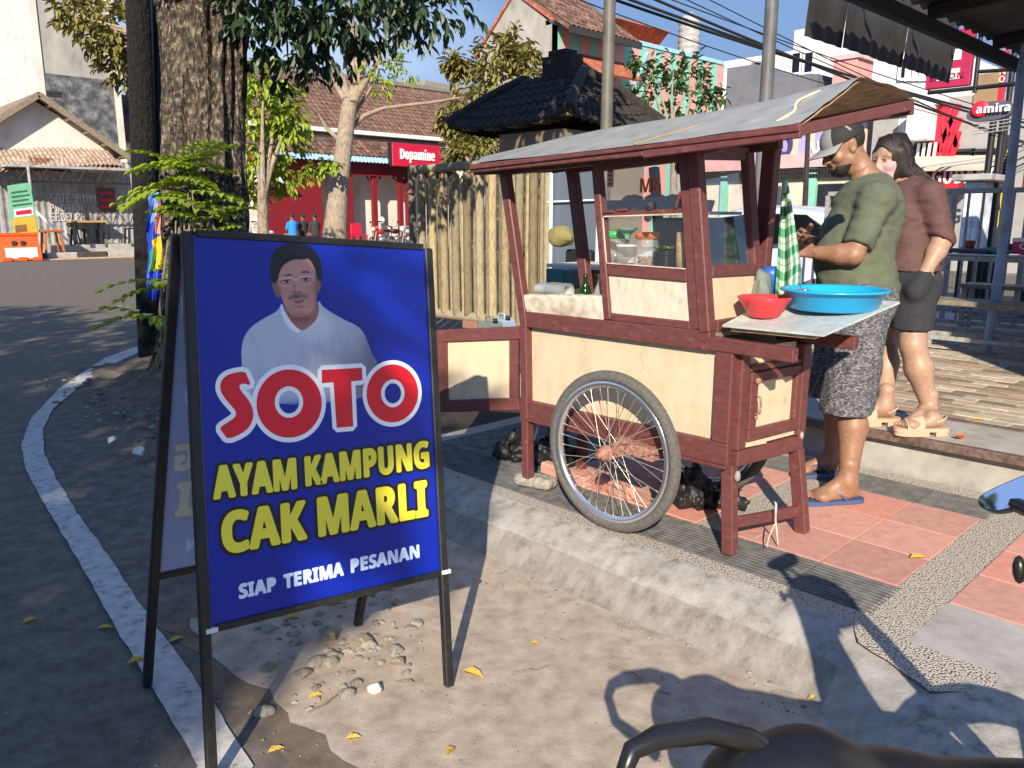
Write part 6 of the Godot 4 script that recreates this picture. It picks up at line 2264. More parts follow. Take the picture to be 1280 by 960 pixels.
	wpart("roof_fold",one(func(s):
		var pts = []
		for k in 8:
			var q: Vector3 = near[4].lerp(ridge[6],k/7.0)
			q.y = near[4].lerp(ridge[5],k/7.0).y + 0.004
			pts.append(q)
		s.tube(pts,0.005,6)),like("fold_tin","tin",Color(0.95,0.85,0.72)),cart)
	wpart("eave_board",bars([[n0 + V3(-0.01,-0.022,0.006),near[4] + V3(0.05,-0.022,0.006),0.036,0.018,up]],0.003),mm,cart)
	wpart("eave_board",bars([[near[4] + V3(0.052,-0.026,0.009),n1 + V3(0.01,-0.024,0.009),0.044,0.018,up]],0.003),mm,cart)
	wpart("eave_board",bars([[n0 + V3(0.0,-0.02,0.02),n1 + V3(0.01,-0.02,0.02),0.014,0.01,up]],0.002),mm,cart)
	wpart("tie_beam",bars([[n1 + V3(-0.02,-0.024,0.0),f1 + V3(-0.01,-0.028,0.0),0.036,0.025,up]],0.003),mm,cart)
	wpart("eave_board",bars([[f0 + V3(0,-0.03,0),f1 + V3(0.0,-0.035,0),0.05,0.02,up]],0.003),mm,cart)
	wpart("left_barge_board",bars([[n0 + V3(0.01,-0.03,0.0),f0 + V3(0.01,-0.03,0),0.04,0.02,up]],0.003),mm,cart)
	wpart("header",bars([[V3(-2.74,1.632,zn),V3(-1.60,1.675,zn),0.05,0.035,up]]),mm,cart)
	wpart("header",bars([[V3(-2.72,1.66,-3.0),V3(-1.60,1.71,-3.0),0.06,0.035,up]]),mm,cart)
	wpart("roof_post",bars([[V3(-1.672,0.99,-3.03),V3(-1.652,1.78,-3.03),0.06,0.05,Vector3.RIGHT]]),mm,cart)
	wpart("axle",one(func(s):
		s.box(V3(-1.95,0.487,-2.79),V3(0.035,0.035,0.75),Basis.IDENTITY,0.004)
		s.box(V3(-1.90,0.50,-2.545),V3(0.20,0.05,0.07),Basis(Vector3.BACK,-0.1),0.006)),M.rust,cart)
	make_wheel(cart,V3(-1.965,0.491,-2.455))
	make_wheel(cart,V3(-1.965,0.491,-3.15))

var shelf_plane = Plane()

func on_shelf(px: float,py: float) -> Vector3:
	var r = ray(px,py)
	return shelf_plane.intersects_ray(cam_p,r.normalized())

# letters as flat raised outlines, from the font's own contours
var font_rid: RID
func glyphs(text: String,size: float,bold = true) -> Array:
	var f = SystemFont.new()
	f.font_names = ["Droid Sans"]
	f.font_weight = 700 if bold else 400
	var ts = TextServerManager.get_primary_interface()
	var rid: RID = f.get_rids()[0]
	var out = []
	var x = 0.0
	for ch in text:
		var gi: int = ts.font_get_glyph_index(rid,100,ch.unicode_at(0),0)
		var ct: Dictionary = ts.font_get_glyph_contours(rid,100,gi)
		var adv: float = ts.font_get_glyph_advance(rid,100,gi).x
		var first = 0
		for last in ct.get("contours",[]):
			var raw = []
			for i in range(first,last + 1):
				raw.append(ct.points[i])
			first = last + 1
			var poly = PackedVector2Array()
			var k = raw.size()
			for i in k:
				var a = raw[i]
				var b = raw[(i + 1) % k]
				var pa = V2(a.x,-a.y)
				var pb = V2(b.x,-b.y)
				if a.z > 0.5:
					poly.append(V2(x,0) + pa)
				else:
					var prev = raw[(i - 1 + k) % k]
					var p0 = V2(prev.x,-prev.y) if prev.z > 0.5 else (V2(prev.x,-prev.y) + pa)/2
					var p2 = pb if b.z > 0.5 else (pa + pb)/2
					for t in [0.25,0.5,0.75]:
						poly.append(V2(x,0) + p0.lerp(pa,t).lerp(pa.lerp(p2,t),t))
					if b.z < 0.5:
						poly.append(V2(x,0) + p2)
			out.append(poly)
		x += adv
	var sc = size/72.0
	for i in out.size():
		var p: PackedVector2Array = out[i]
		for j in p.size():
			p[j] = V2((p[j].x - x/2)*sc,p[j].y*sc)
		out[i] = p
	return out

func glyph_plate(parent: Node3D,called: String,text: String,centre: Vector3,size: float,b: Basis,col: Color,spread = 0.0,squeeze = 1.0,thick = 0.002) -> MeshInstance3D:
	var t = TextMesh.new()
	var f = SystemFont.new()
	f.font_names = ["Droid Sans"]
	f.font_weight = 700
	t.font = f
	t.font_size = 64
	t.text = text
	t.depth = thick
	t.pixel_size = size/(64.0*0.714)
	t.curve_step = 2.0
	var key = "ink_" + col.to_html()
	if not M.has(key):
		flat(key,col,0.55)
	var o = part(called,t,M[key],parent)
	var tr = Transform3D(b.scaled_local(V3(squeeze,1,1)),centre)
	o.transform = parent.transform.affine_inverse()*tr if parent != self and parent.get_parent() == self and not parent is MeshInstance3D else tr
	return o

# ---------- the folding sign ----------
class Print:
	var w: int
	var h: int
	var px: PackedFloat32Array      # rgb,linear paint values
	var mask: PackedByteArray
	var ppm: float

	func _init(ww: int,hh: int,scale: float,col: Color) -> void:
		w = ww
		h = hh
		ppm = scale
		px.resize(w*h*3)
		for i in w*h:
			px[i*3] = col.r
			px[i*3 + 1] = col.g
			px[i*3 + 2] = col.b

	func fill(polys: Array,col: Color,alpha = 1.0) -> void:
		var lo = 1e9
		var hi = -1e9
		for p in polys:
			for q in p:
				lo = minf(lo,q.y*ppm)
				hi = maxf(hi,q.y*ppm)
		var y0 = maxi(0,int(floor(lo)))
		var y1 = mini(h - 1,int(ceil(hi)))
		var cov = PackedFloat32Array()
		cov.resize(w + 2)
		for y in range(y0,y1 + 1):
			cov.fill(0.0)
			var any = false
			for sub in 3:
				var sy = y + (sub + 0.5)/3.0
				var xs = PackedFloat32Array()
				for p in polys:
					var k: int = p.size()
					for i in k:
						var a: Vector2 = p[i]*ppm
						var b: Vector2 = p[(i + 1) % k]*ppm
						if (a.y <= sy) != (b.y <= sy):
							xs.append(a.x + (sy - a.y)/(b.y - a.y)*(b.x - a.x))
				xs.sort()
				for i in range(0,xs.size() - 1,2):
					var x0 = clampf(xs[i],0,w)
					var x1 = clampf(xs[i + 1],0,w)
					if x1 <= x0: continue
					any = true
					var i0 = int(x0)
					var i1 = int(x1)
					if i0 == i1:
						cov[i0] += (x1 - x0)/3.0
					else:
						cov[i0] += (i0 + 1 - x0)/3.0
						for j in range(i0 + 1,i1): cov[j] += 1.0/3.0
						cov[i1] += (x1 - i1)/3.0
			if not any: continue
			for x in w:
				if cov[x] > 0.0:
					var k: float = minf(cov[x],1.0)*alpha
					var o = (y*w + x)*3
					px[o] = lerpf(px[o],col.r,k)
					px[o + 1] = lerpf(px[o + 1],col.g,k)
					px[o + 2] = lerpf(px[o + 2],col.b,k)

	func blob(c: Vector2,r: Vector2,col: Color,alpha: float,only: PackedVector2Array = PackedVector2Array(),turn = 0.0) -> void:
		var y0 = maxi(0,int((c.y - maxf(r.x,r.y)*2.2)*ppm))
		var y1 = mini(h - 1,int((c.y + maxf(r.x,r.y)*2.2)*ppm))
		var x0 = maxi(0,int((c.x - maxf(r.x,r.y)*2.2)*ppm))
		var x1 = mini(w - 1,int((c.x + maxf(r.x,r.y)*2.2)*ppm))
		for y in range(y0,y1 + 1):
			for x in range(x0,x1 + 1):
				var p = Vector2((x + 0.5)/ppm,(y + 0.5)/ppm)
				var d = (p - c).rotated(-turn)/r
				var k = exp(-d.length_squared()*1.4)*alpha
				if k < 0.01: continue
				if only.size() and not Geometry2D.is_point_in_polygon(p,only): continue
				var o = (y*w + x)*3
				px[o] = lerpf(px[o],col.r,k)
				px[o + 1] = lerpf(px[o + 1],col.g,k)
				px[o + 2] = lerpf(px[o + 2],col.b,k)

	func soften(x0: float,x1: float,y0: float,y1: float,r: int) -> void:
		var src = px.duplicate()
		for y in range(maxi(r,int(y0*ppm)),mini(h - r,int(y1*ppm))):
			for x in range(maxi(r,int(x0*ppm)),mini(w - r,int(x1*ppm))):
				var o: int = (y*w + x)*3
				var g: float = (((x*7919 + y*104729) % 97)/97.0 - 0.5)*0.035
				for c in 3:
					var sum = 0.0
					for k in range(-r,r + 1): sum += src[o + c + k*3] + src[o + c + k*w*3]
					px[o + c] = sum/(4*r + 2) + g

	func image() -> Image:
		var b = PackedByteArray()
		b.resize(w*h*3)
		for i in w*h*3:
			b[i] = int(clampf(px[i]*1.06,0,1)*255)
		return Image.create_from_data(w,h,false,Image.FORMAT_RGB8,b)

func word(p: Print,text: String,x0: float,x1: float,y0: float,y1: float,grow: float,col: Color,halo = 0.0,halo_col = Color.BLACK) -> void:
	var polys = glyphs(text,1.0)
	var box = Rect2(polys[0][0],Vector2.ZERO)
	for q in polys:
		for v in q: box = box.expand(v)
	var fit = []
	for q in polys:
		var r = PackedVector2Array()
		for v in q:
			r.append(V2(lerpf(x0,x1,(v.x - box.position.x)/box.size.x),lerpf(y1,y0,(v.y - box.position.y)/box.size.y)))
		fit.append(r)
	var fat = []
	var glow = []
	for r in fit:
		var hole = false
		for o in fit:
			if o != r and Geometry2D.is_point_in_polygon(r[0],o) and Geometry2D.is_point_in_polygon(r[r.size()/2],o) and Geometry2D.is_point_in_polygon(r[r.size()/3],o): hole = true
		for g in Geometry2D.offset_polygon(r,-grow if hole else grow,Geometry2D.JOIN_ROUND):
			if absf(poly_area(g)) > 0.00006: fat.append(g)
		for g in Geometry2D.offset_polygon(r,-grow - halo if hole else grow + halo,Geometry2D.JOIN_ROUND):
			if absf(poly_area(g)) > 0.0002: glow.append([g,hole])
	if halo > 0:
		for g in glow:
			if not g[1]: p.fill([g[0]],halo_col)
	p.fill(fat,col)

func poly_area(p: PackedVector2Array) -> float:
	var a = 0.0
	for i in p.size(): a += p[i].cross(p[(i + 1) % p.size()])*0.5
	return a

func P2(list: Array) -> PackedVector2Array:
	var o = PackedVector2Array()
	for i in range(0,list.size(),2): o.append(V2(list[i],list[i + 1]))
	return o

func smooth_poly(a: PackedVector2Array,times = 2) -> PackedVector2Array:
	for t in times:
		var o = PackedVector2Array()
		for i in a.size():
			var p = a[i]
			var q = a[(i + 1) % a.size()]
			o.append(p.lerp(q,0.25))
			o.append(p.lerp(q,0.75))
		a = o
	return a

func oval(c: Vector2,r: Vector2,k = 48,turn = 0.0) -> PackedVector2Array:
	var o = PackedVector2Array()
	for i in k:
		o.append(c + V2(cos(TAU*i/k)*r.x,sin(TAU*i/k)*r.y).rotated(turn))
	return o

func sign_print() -> Image:
	var blue = Color(0.0,0.12,0.56)
	var p = Print.new(854,1220,1220.0,blue)
	var shirt = smooth_poly(P2([0.23,0.169,0.237,0.197,0.257,0.231,0.285,0.25,0.324,0.224,0.339,0.196,0.335,0.159,0.351,0.182,0.414,0.217,0.46,0.235,0.483,0.265,0.497,0.313,0.518,0.345,0.525,0.40,0.50,0.45,0.11,0.45,0.11,0.336,0.111,0.283,0.13,0.244,0.168,0.217,0.217,0.194]),2)
	var white = Color(0.70,0.74,0.80)
	p.fill([shirt],white)
	p.blob(V2(0.47,0.40),V2(0.12,0.12),Color(0.42,0.38,0.42),0.85,shirt)
	p.blob(V2(0.50,0.31),V2(0.035,0.10),Color(0.40,0.38,0.44),0.7,shirt)
	p.blob(V2(0.36,0.38),V2(0.10,0.05),Color(0.60,0.58,0.62),0.6,shirt)
	p.blob(V2(0.15,0.40),V2(0.03,0.09),Color(0.62,0.66,0.74),0.5,shirt)
	for k in 14:
		var q = V2(0.14 + 0.33*frac(k*0.618),0.26 + 0.15*frac(k*0.377))
		p.blob(q,V2(0.009,0.05),Color(0.54,0.56,0.62),0.22,shirt,0.9*(frac(k*0.29) - 0.5))
	for k in 40:
		var q = V2(0.12 + 0.36*frac(k*0.618),0.22 + 0.2*frac(k*0.377))
		p.blob(q,V2(0.002,0.012),Color(0.60,0.61,0.66),0.30,shirt)
	p.blob(V2(0.26,0.47),V2(0.14,0.03),blue,0.9,shirt)
	var skin = Color(0.72,0.52,0.46)
	var neck = smooth_poly(P2([0.232,0.15,0.333,0.15,0.339,0.196,0.323,0.224,0.285,0.252,0.257,0.231,0.237,0.197]),2)
	p.fill([neck],Color(0.58,0.39,0.35))
	p.blob(V2(0.285,0.215),V2(0.05,0.014),Color(0.38,0.23,0.21),0.6,neck)
	for ear in [P2([0.203,0.108,0.221,0.108,0.227,0.16,0.214,0.156,0.205,0.132]),P2([0.333,0.097,0.35,0.104,0.346,0.136,0.333,0.146])]:
		p.fill([smooth_poly(ear,2)],Color(0.54,0.35,0.31))
	var face = smooth_poly(P2([0.217,0.112,0.220,0.07,0.259,0.042,0.303,0.034,0.328,0.05,0.335,0.09,0.337,0.14,0.326,0.184,0.304,0.205,0.279,0.212,0.257,0.205,0.241,0.185,0.231,0.163,0.222,0.135]),2)
	p.fill([face],skin)
	p.blob(V2(0.275,0.073),V2(0.035,0.018),Color(0.76,0.57,0.52),0.6,face)
	p.blob(V2(0.245,0.137),V2(0.016,0.016),Color(0.72,0.50,0.45),0.55,face)
	p.blob(V2(0.318,0.133),V2(0.014,0.016),Color(0.72,0.50,0.45),0.5,face)
	p.blob(V2(0.335,0.13),V2(0.012,0.05),Color(0.40,0.25,0.22),0.5,face)
	p.blob(V2(0.222,0.14),V2(0.010,0.045),Color(0.42,0.27,0.24),0.5,face)
	p.blob(V2(0.283,0.205),V2(0.04,0.012),Color(0.46,0.30,0.27),0.5,face)
	p.blob(V2(0.245,0.112),V2(0.017,0.009),Color(0.44,0.28,0.26),0.6,face)
	p.blob(V2(0.304,0.106),V2(0.017,0.009),Color(0.44,0.28,0.26),0.6,face)
	for q in [[0.247,0.1125],[0.303,0.1055]]:
		p.fill([oval(V2(q[0],q[1]),V2(0.011,0.0035),20,-0.1)],Color(0.70,0.62,0.60))
		p.fill([oval(V2(q[0],q[1]),V2(0.0042,0.0038),16)],Color(0.10,0.06,0.06))
		p.fill([oval(V2(q[0],q[1] - 0.0038),V2(0.0125,0.0014),16,-0.1)],Color(0.18,0.10,0.10))
	for q in [[0.236,0.099,0.264,0.091],[0.284,0.087,0.316,0.082]]:
		p.fill([smooth_poly(P2([q[0],q[1],(q[0] + q[2])/2,(q[1] + q[3])/2 - 0.004,q[2],q[3],q[2],q[3] + 0.004,(q[0] + q[2])/2,(q[1] + q[3])/2 + 0.002]),2)],Color(0.22,0.13,0.12),0.8)
	p.blob(V2(0.268,0.125),V2(0.004,0.018),Color(0.48,0.31,0.28),0.5,face)
	p.blob(V2(0.276,0.128),V2(0.006,0.018),Color(0.76,0.55,0.50),0.5,face)
	p.blob(V2(0.275,0.142),V2(0.014,0.005),Color(0.40,0.24,0.22),0.5,face)
	for x in [0.267,0.284]: p.blob(V2(x,0.1415),V2(0.003,0.0025),Color(0.14,0.07,0.07),0.8,face)
	p.fill([smooth_poly(P2([0.246,0.158,0.256,0.147,0.276,0.148,0.299,0.143,0.312,0.152,0.304,0.160,0.278,0.155,0.254,0.165]),2)],Color(0.44,0.38,0.37),0.85)
	p.blob(V2(0.272,0.153),V2(0.010,0.006),Color(0.16,0.11,0.11),0.6,face)
	p.fill([smooth_poly(P2([0.262,0.166,0.279,0.163,0.297,0.160,0.290,0.169,0.279,0.172,0.268,0.172]),2)],Color(0.50,0.25,0.24),0.8)
	p.blob(V2(0.281,0.181),V2(0.018,0.004),Color(0.42,0.26,0.24),0.5,face)
	p.fill([smooth_poly(P2([0.204,0.118,0.198,0.09,0.202,0.062,0.214,0.028,0.247,0.008,0.29,0.004,0.328,0.014,0.350,0.045,0.354,0.085,0.348,0.112,0.337,0.103,0.333,0.072,0.316,0.044,0.296,0.050,0.268,0.050,0.240,0.066,0.226,0.088,0.219,0.118]),2)],Color(0.07,0.06,0.065))
	p.blob(V2(0.27,0.025),V2(0.03,0.01),Color(0.16,0.14,0.15),0.5)
	for g in [[0.2455,0.112,0.0235],[0.3035,0.1055,0.0235]]:
		var c = V2(g[0],g[1])
		p.fill([oval(c,V2(g[2],0.0125),36,-0.1),oval(c,V2(g[2] - 0.0016,0.0109),36,-0.1)],Color(0.80,0.76,0.78),0.75)
		p.fill([P2([g[0] - g[2],g[1] - 0.006,g[0] + g[2],g[1] - 0.0115,g[0] + g[2],g[1] - 0.009,g[0] - g[2],g[1] - 0.0035])],Color(0.84,0.80,0.82),0.7)
	p.fill([P2([0.268,0.107,0.281,0.105,0.281,0.107,0.268,0.109])],Color(0.85,0.8,0.8))
	p.fill([smooth_poly(P2([0.228,0.167,0.238,0.197,0.258,0.229,0.286,0.251,0.262,0.252,0.236,0.228,0.224,0.19]),1)],Color(0.86,0.88,0.92))
	p.fill([smooth_poly(P2([0.337,0.157,0.341,0.197,0.325,0.226,0.286,0.251,0.318,0.246,0.345,0.214,0.352,0.183]),1)],Color(0.74,0.75,0.80))
	p.soften(0.10,0.53,0.0,0.47,2)
	var red = Color(0.88,0.07,0.14)
	var edge = Color(0.93,0.95,1.0)
	var s_poly = smooth_poly(P2([0.118,0.353,0.125,0.371,0.133,0.392,0.112,0.385,0.100,0.390,0.104,0.404,0.121,0.425,0.134,0.450,0.136,0.475,0.125,0.499,0.104,0.516,0.064,0.529,0.053,0.512,0.043,0.497,0.067,0.484,0.086,0.473,0.090,0.460,0.080,0.445,0.064,0.426,0.052,0.405,0.050,0.388,0.058,0.370,0.078,0.358]),1)
	var o1 = [oval(V2(0.239,0.446),V2(0.094,0.093),60),oval(V2(0.237,0.442),V2(0.041,0.043),40)]
	var t_poly = P2([0.338,0.358,0.464,0.356,0.464,0.393,0.428,0.394,0.427,0.525,0.375,0.524,0.372,0.394,0.336,0.395])
	var o2 = [oval(V2(0.563,0.439),V2(0.088,0.087),60),oval(V2(0.563,0.439),V2(0.040,0.042),40)]
	var grow = func(q: PackedVector2Array,d: float) -> PackedVector2Array: return Geometry2D.offset_polygon(q,d,Geometry2D.JOIN_ROUND)[0]
	p.fill([grow.call(s_poly,0.013)],edge)
	p.fill([grow.call(t_poly,0.013)],edge)
	p.fill([grow.call(o1[0],0.013),grow.call(o1[1],-0.012)],edge)
	p.fill([grow.call(o2[0],0.013),grow.call(o2[1],-0.012)],edge)
	p.fill([s_poly],red)
	p.fill(o1,red)
	p.fill([t_poly],red)
	p.fill(o2,red)
	var yel = Color(0.93,0.88,0.24)
	var brown = Color(0.10,0.08,0.10)
	word(p,"AYAM",0.022,0.246,0.597,0.677,0.0035,yel,0.0085,brown)
	word(p,"KAMPUNG",0.276,0.676,0.596,0.676,0.0035,yel,0.0085,brown)
	word(p,"CAK",0.040,0.268,0.717,0.821,0.0045,yel,0.009,brown)
	word(p,"MARLI",0.308,0.662,0.717,0.821,0.0045,yel,0.009,brown)
	var pale = Color(0.82,0.89,0.98)
	word(p,"SIAP",0.075,0.174,0.908,0.945,0.0018,pale)
	word(p,"TERIMA",0.198,0.374,0.908,0.945,0.0018,pale)
	word(p,"PESANAN",0.399,0.626,0.906,0.944,0.0018,pale)
	return p.image()

func frac(x: float) -> float:
	return x - floor(x)

func print_mat(key: String,im: Image,rough = 0.4) -> StandardMaterial3D:
	var m = StandardMaterial3D.new()
	m.albedo_texture = ImageTexture.create_from_image(im)
	m.roughness = rough
	m.resource_name = key
	M[key] = m
	return m

func build_sign() -> void:
	var foot_l = gr(265,975)
	var foot_r = gr(561,858)
	var back_l = gr(184,857)
	var back_r = gr(447,782)
	var base = (foot_l + foot_r + back_l + back_r)/4
	var sg = thing("folding_sign","blue folding street sign with a man in a white shirt reading SOTO","sign",base)
	var tl = onx(232,288,-2.09)
	var tr = onx(534,309,-2.0)
	var pl = Plane((tr - tl).cross(foot_r - tl).normalized(),tl)
	var hit = func(x: float,y: float) -> Vector3: return pl.intersects_ray(cam_p,ray(x,y).normalized())
	var fl: Vector3 = pl.intersects_ray(cam_p,ray(266,990).normalized())
	foot_l = cam_p + (fl - cam_p)*1.0
	var nrm = pl.normal
	if nrm.x < 0: nrm = -nrm
	var q = [hit.call(241,294),hit.call(530,312),hit.call(550,713),hit.call(264,783)]
	var s = Shape.new()
	s.quad(q[3] + nrm*0.004,q[2] + nrm*0.004,q[1] + nrm*0.004,q[0] + nrm*0.004)
	var im = sign_print()
	var pm = print_mat("sign_print",im,0.38)
	var mm: Material = M.black_steel
	var fp = wpart("front_panel",one(func(s2): thin(s2,q[3] + nrm*0.003,q[2] + nrm*0.003,q[1] + nrm*0.003,q[0] + nrm*0.003,0.004)),flat("sign_back",g3(0.78,0.80,0.84),0.5),sg)
	part("printed_sheet",s,pm,fp)
	var w = 0.026
	var lx = (tr - tl).normalized()
	foot_l.y = maxf(foot_l.y,0.0)
	wpart("leg",one(func(s2): s2.bar(foot_l,hit.call(232,290),w,w,lx,0.003)),mm,sg)
	wpart("leg",one(func(s2): s2.bar(foot_r,hit.call(534,311),w,w,lx,0.003)),mm,sg)
	wpart("cross_bar",one(func(s2): s2.bar(hit.call(238,291) + lx*0.012,hit.call(530,309) - lx*0.006,0.02,0.022,Vector3.UP,0.003)),mm,sg)
	wpart("cross_bar",one(func(s2): s2.bar(hit.call(262,786) + lx*0.014,hit.call(554,715) - lx*0.012,0.02,0.022,Vector3.UP,0.003)),mm,sg)
	for e in [[263,787],[555,714]]:
		wpart("tape",one(func(s2): s2.box(hit.call(e[0],e[1]) + nrm*0.001,V3(0.030,0.012,0.030),Basis(lx,(tl - foot_l).normalized(),lx.cross((tl - foot_l).normalized())))),M.white_tape,sg)
	var off = V3(-0.035,0.0,0.0)
	var bl_top = tl + off + V3(0,-0.01,0.01)
	var br_top = tr + off + V3(0,-0.01,0)
	wpart("leg",one(func(s2): s2.bar(back_l,bl_top,w,w,lx,0.003)),mm,sg)
	wpart("leg",one(func(s2): s2.bar(back_r,br_top,w,w,lx,0.003)),mm,sg)
	var kl = 0.275
	var b0 = back_l.lerp(bl_top,kl)
	var b1 = back_r.lerp(br_top,kl)
	wpart("cross_bar",one(func(s2): s2.bar(b0 + lx*0.012,b1 - lx*0.012,0.02,0.022,Vector3.UP,0.003)),mm,sg)
	wpart("cross_bar",one(func(s2): s2.bar(bl_top + lx*0.012,br_top - lx*0.012,0.02,0.022,Vector3.UP,0.003)),mm,sg)
	var g0 = back_l.lerp(bl_top,kl + 0.01) + lx*0.012
	var g1 = back_r.lerp(br_top,kl + 0.01) - lx*0.012
	var g2 = br_top - lx*0.012
	var g3v = bl_top + lx*0.012
	var rp = wpart("rear_panel",one(func(s2): thin(s2,g0,g1,g2,g3v,0.003)),M.sign_back,sg)
	var faint: Image = im.duplicate()
	faint.resize(427,610)
	faint.flip_x()
	for y in 610:
		for x in 427:
			var c = faint.get_pixel(x,y)
			faint.set_pixel(x,y,Color(0.86,0.92,1.0).lerp(c,0.2))
	var fm = print_mat("show_through",faint,0.5)
	fm.backlight_enabled = true
	fm.backlight = Color(0.7,0.75,0.85)
	var s3 = Shape.new()
	var e2 = (g1 - g0).cross(g3v - g0).normalized()*0.002
	s3.quad(g0 + e2,g1 + e2,g2 + e2,g3v + e2)
	part("show_through",s3,fm,rp)

# ---------- figures: a field of tapered bones joined smoothly, meshed as surface nets ----------
class Field:
	var cell: float
	var lo: Vector3
	var nx: int
	var ny: int
	var nz: int
	var f: PackedFloat32Array
	var crease: FastNoiseLite
	var crease_amp: float = 0.0

	func _init(a: Vector3,b: Vector3,c: float) -> void:
		cell = c
		lo = a
		nx = int((b.x - a.x)/c) + 2
		ny = int((b.y - a.y)/c) + 2
		nz = int((b.z - a.z)/c) + 2
		f.resize(nx*ny*nz)
		f.fill(1.0)

	func bone(a: Vector3,b: Vector3,ra: float,rb: float,k: float = 0.03,carve: bool = false) -> void:
		var m: float = maxf(ra,rb) + k + cell*2.5
		var p0: Vector3 = a.min(b) - Vector3.ONE*m - lo
		var p1: Vector3 = a.max(b) + Vector3.ONE*m - lo
		var x0: int = maxi(0,int(p0.x/cell))
		var x1: int = mini(nx - 1,int(p1.x/cell))
		var y0: int = maxi(0,int(p0.y/cell))
		var y1: int = mini(ny - 1,int(p1.y/cell))
		var z0: int = maxi(0,int(p0.z/cell))
		var z1: int = mini(nz - 1,int(p1.z/cell))
		var ab: Vector3 = b - a
		var l2: float = maxf(ab.length_squared(),1e-9)
		for z in range(z0,z1 + 1):
			for y in range(y0,y1 + 1):
				var row: int = (z*ny + y)*nx
				for x in range(x0,x1 + 1):
					var p: Vector3 = lo + Vector3(x,y,z)*cell - a
					var t: float = clampf(p.dot(ab)/l2,0.0,1.0)
					var d: float = (p - ab*t).length() - lerpf(ra,rb,t)
					join(row + x,d,k,carve)

	func egg(c: Vector3,r: Vector3,bas: Basis = Basis.IDENTITY,k: float = 0.03,carve: bool = false) -> void:
		var big: float = maxf(r.x,maxf(r.y,r.z)) + k + cell*2.5
		var small: float = minf(r.x,minf(r.y,r.z))
		var p0: Vector3 = c - Vector3.ONE*big - lo
		var p1: Vector3 = c + Vector3.ONE*big - lo
		var inv: Basis = bas.transposed()
		for z in range(maxi(0,int(p0.z/cell)),mini(nz - 1,int(p1.z/cell)) + 1):
			for y in range(maxi(0,int(p0.y/cell)),mini(ny - 1,int(p1.y/cell)) + 1):
				var row: int = (z*ny + y)*nx
				for x in range(maxi(0,int(p0.x/cell)),mini(nx - 1,int(p1.x/cell)) + 1):
					var q: Vector3 = inv*(lo + Vector3(x,y,z)*cell - c)
					var e: float = (q/r).length()
					var g: float = (q/(r*r)).length()
					var d: float = e*(e - 1.0)/g if g > 1e-6 else -small
					join(row + x,d,k,carve)

	func join(i: int,d: float,k: float,carve: bool) -> void:
		var o: float = f[i]
		if carve:
			d = -d
			var h: float = maxf(k - absf(o - d),0.0)/k
			f[i] = maxf(o,d) + h*h*k*0.25
		else:
			var h: float = maxf(k - absf(o - d),0.0)/k
			f[i] = minf(o,d) - h*h*k*0.25

	func cut(at: Vector3,away: Vector3) -> void:
		var n: Vector3 = away.normalized()
		for z in nz:
			for y in ny:
				var row: int = (z*ny + y)*nx
				for x in nx:
					var i: int = row + x
					if f[i] < 0.1:
						f[i] = maxf(f[i],(lo + Vector3(x,y,z)*cell - at).dot(n))

	func cut_near(at: Vector3,away: Vector3,r: float) -> void:
		var n: Vector3 = away.normalized()
		for z in nz:
			for y in ny:
				var row: int = (z*ny + y)*nx
				for x in nx:
					var i: int = row + x
					if f[i] < 0.1:
						var q: Vector3 = lo + Vector3(x,y,z)*cell - at
						if q.length_squared() < r*r:
							f[i] = maxf(f[i],q.dot(n))

	func wrinkle(amp: float,freq: float,sd: int,stretch: Vector3) -> void:
		var n = FastNoiseLite.new()
		n.seed = sd
		n.frequency = freq
		n.fractal_octaves = 3
		for z in nz:
			for y in ny:
				var row: int = (z*ny + y)*nx
				for x in nx:
					var i: int = row + x
					if absf(f[i]) < cell*3.0 + amp:
						var p: Vector3 = (lo + Vector3(x,y,z)*cell)*stretch
						f[i] += amp*n.get_noise_3d(p.x,p.y,p.z)

	func same() -> Field:
		var o = Field.new(lo,lo + Vector3.ONE*cell,cell)
		o.nx = nx
		o.ny = ny
		o.nz = nz
		o.f.resize(nx*ny*nz)
		o.f.fill(1.0)
		return o

	func merge(o: Field,k: float) -> void:
		for i in f.size():
			if o.f[i] < 0.5: join(i,o.f[i],k,false)

	func value(p: Vector3) -> float:
		var q: Vector3 = (p - lo)/cell
		var x: int = clampi(int(q.x),0,nx - 2)
		var y: int = clampi(int(q.y),0,ny - 2)
		var z: int = clampi(int(q.z),0,nz - 2)
		var tx: float = q.x - x
		var ty: float = q.y - y
		var tz: float = q.z - z
		var i: int = (z*ny + y)*nx + x
		var s: int = ny*nx
		return lerpf(lerpf(lerpf(f[i],f[i + 1],tx),lerpf(f[i + nx],f[i + nx + 1],tx),ty),lerpf(lerpf(f[i + s],f[i + s + 1],tx),lerpf(f[i + s + nx],f[i + s + nx + 1],tx),ty),tz)

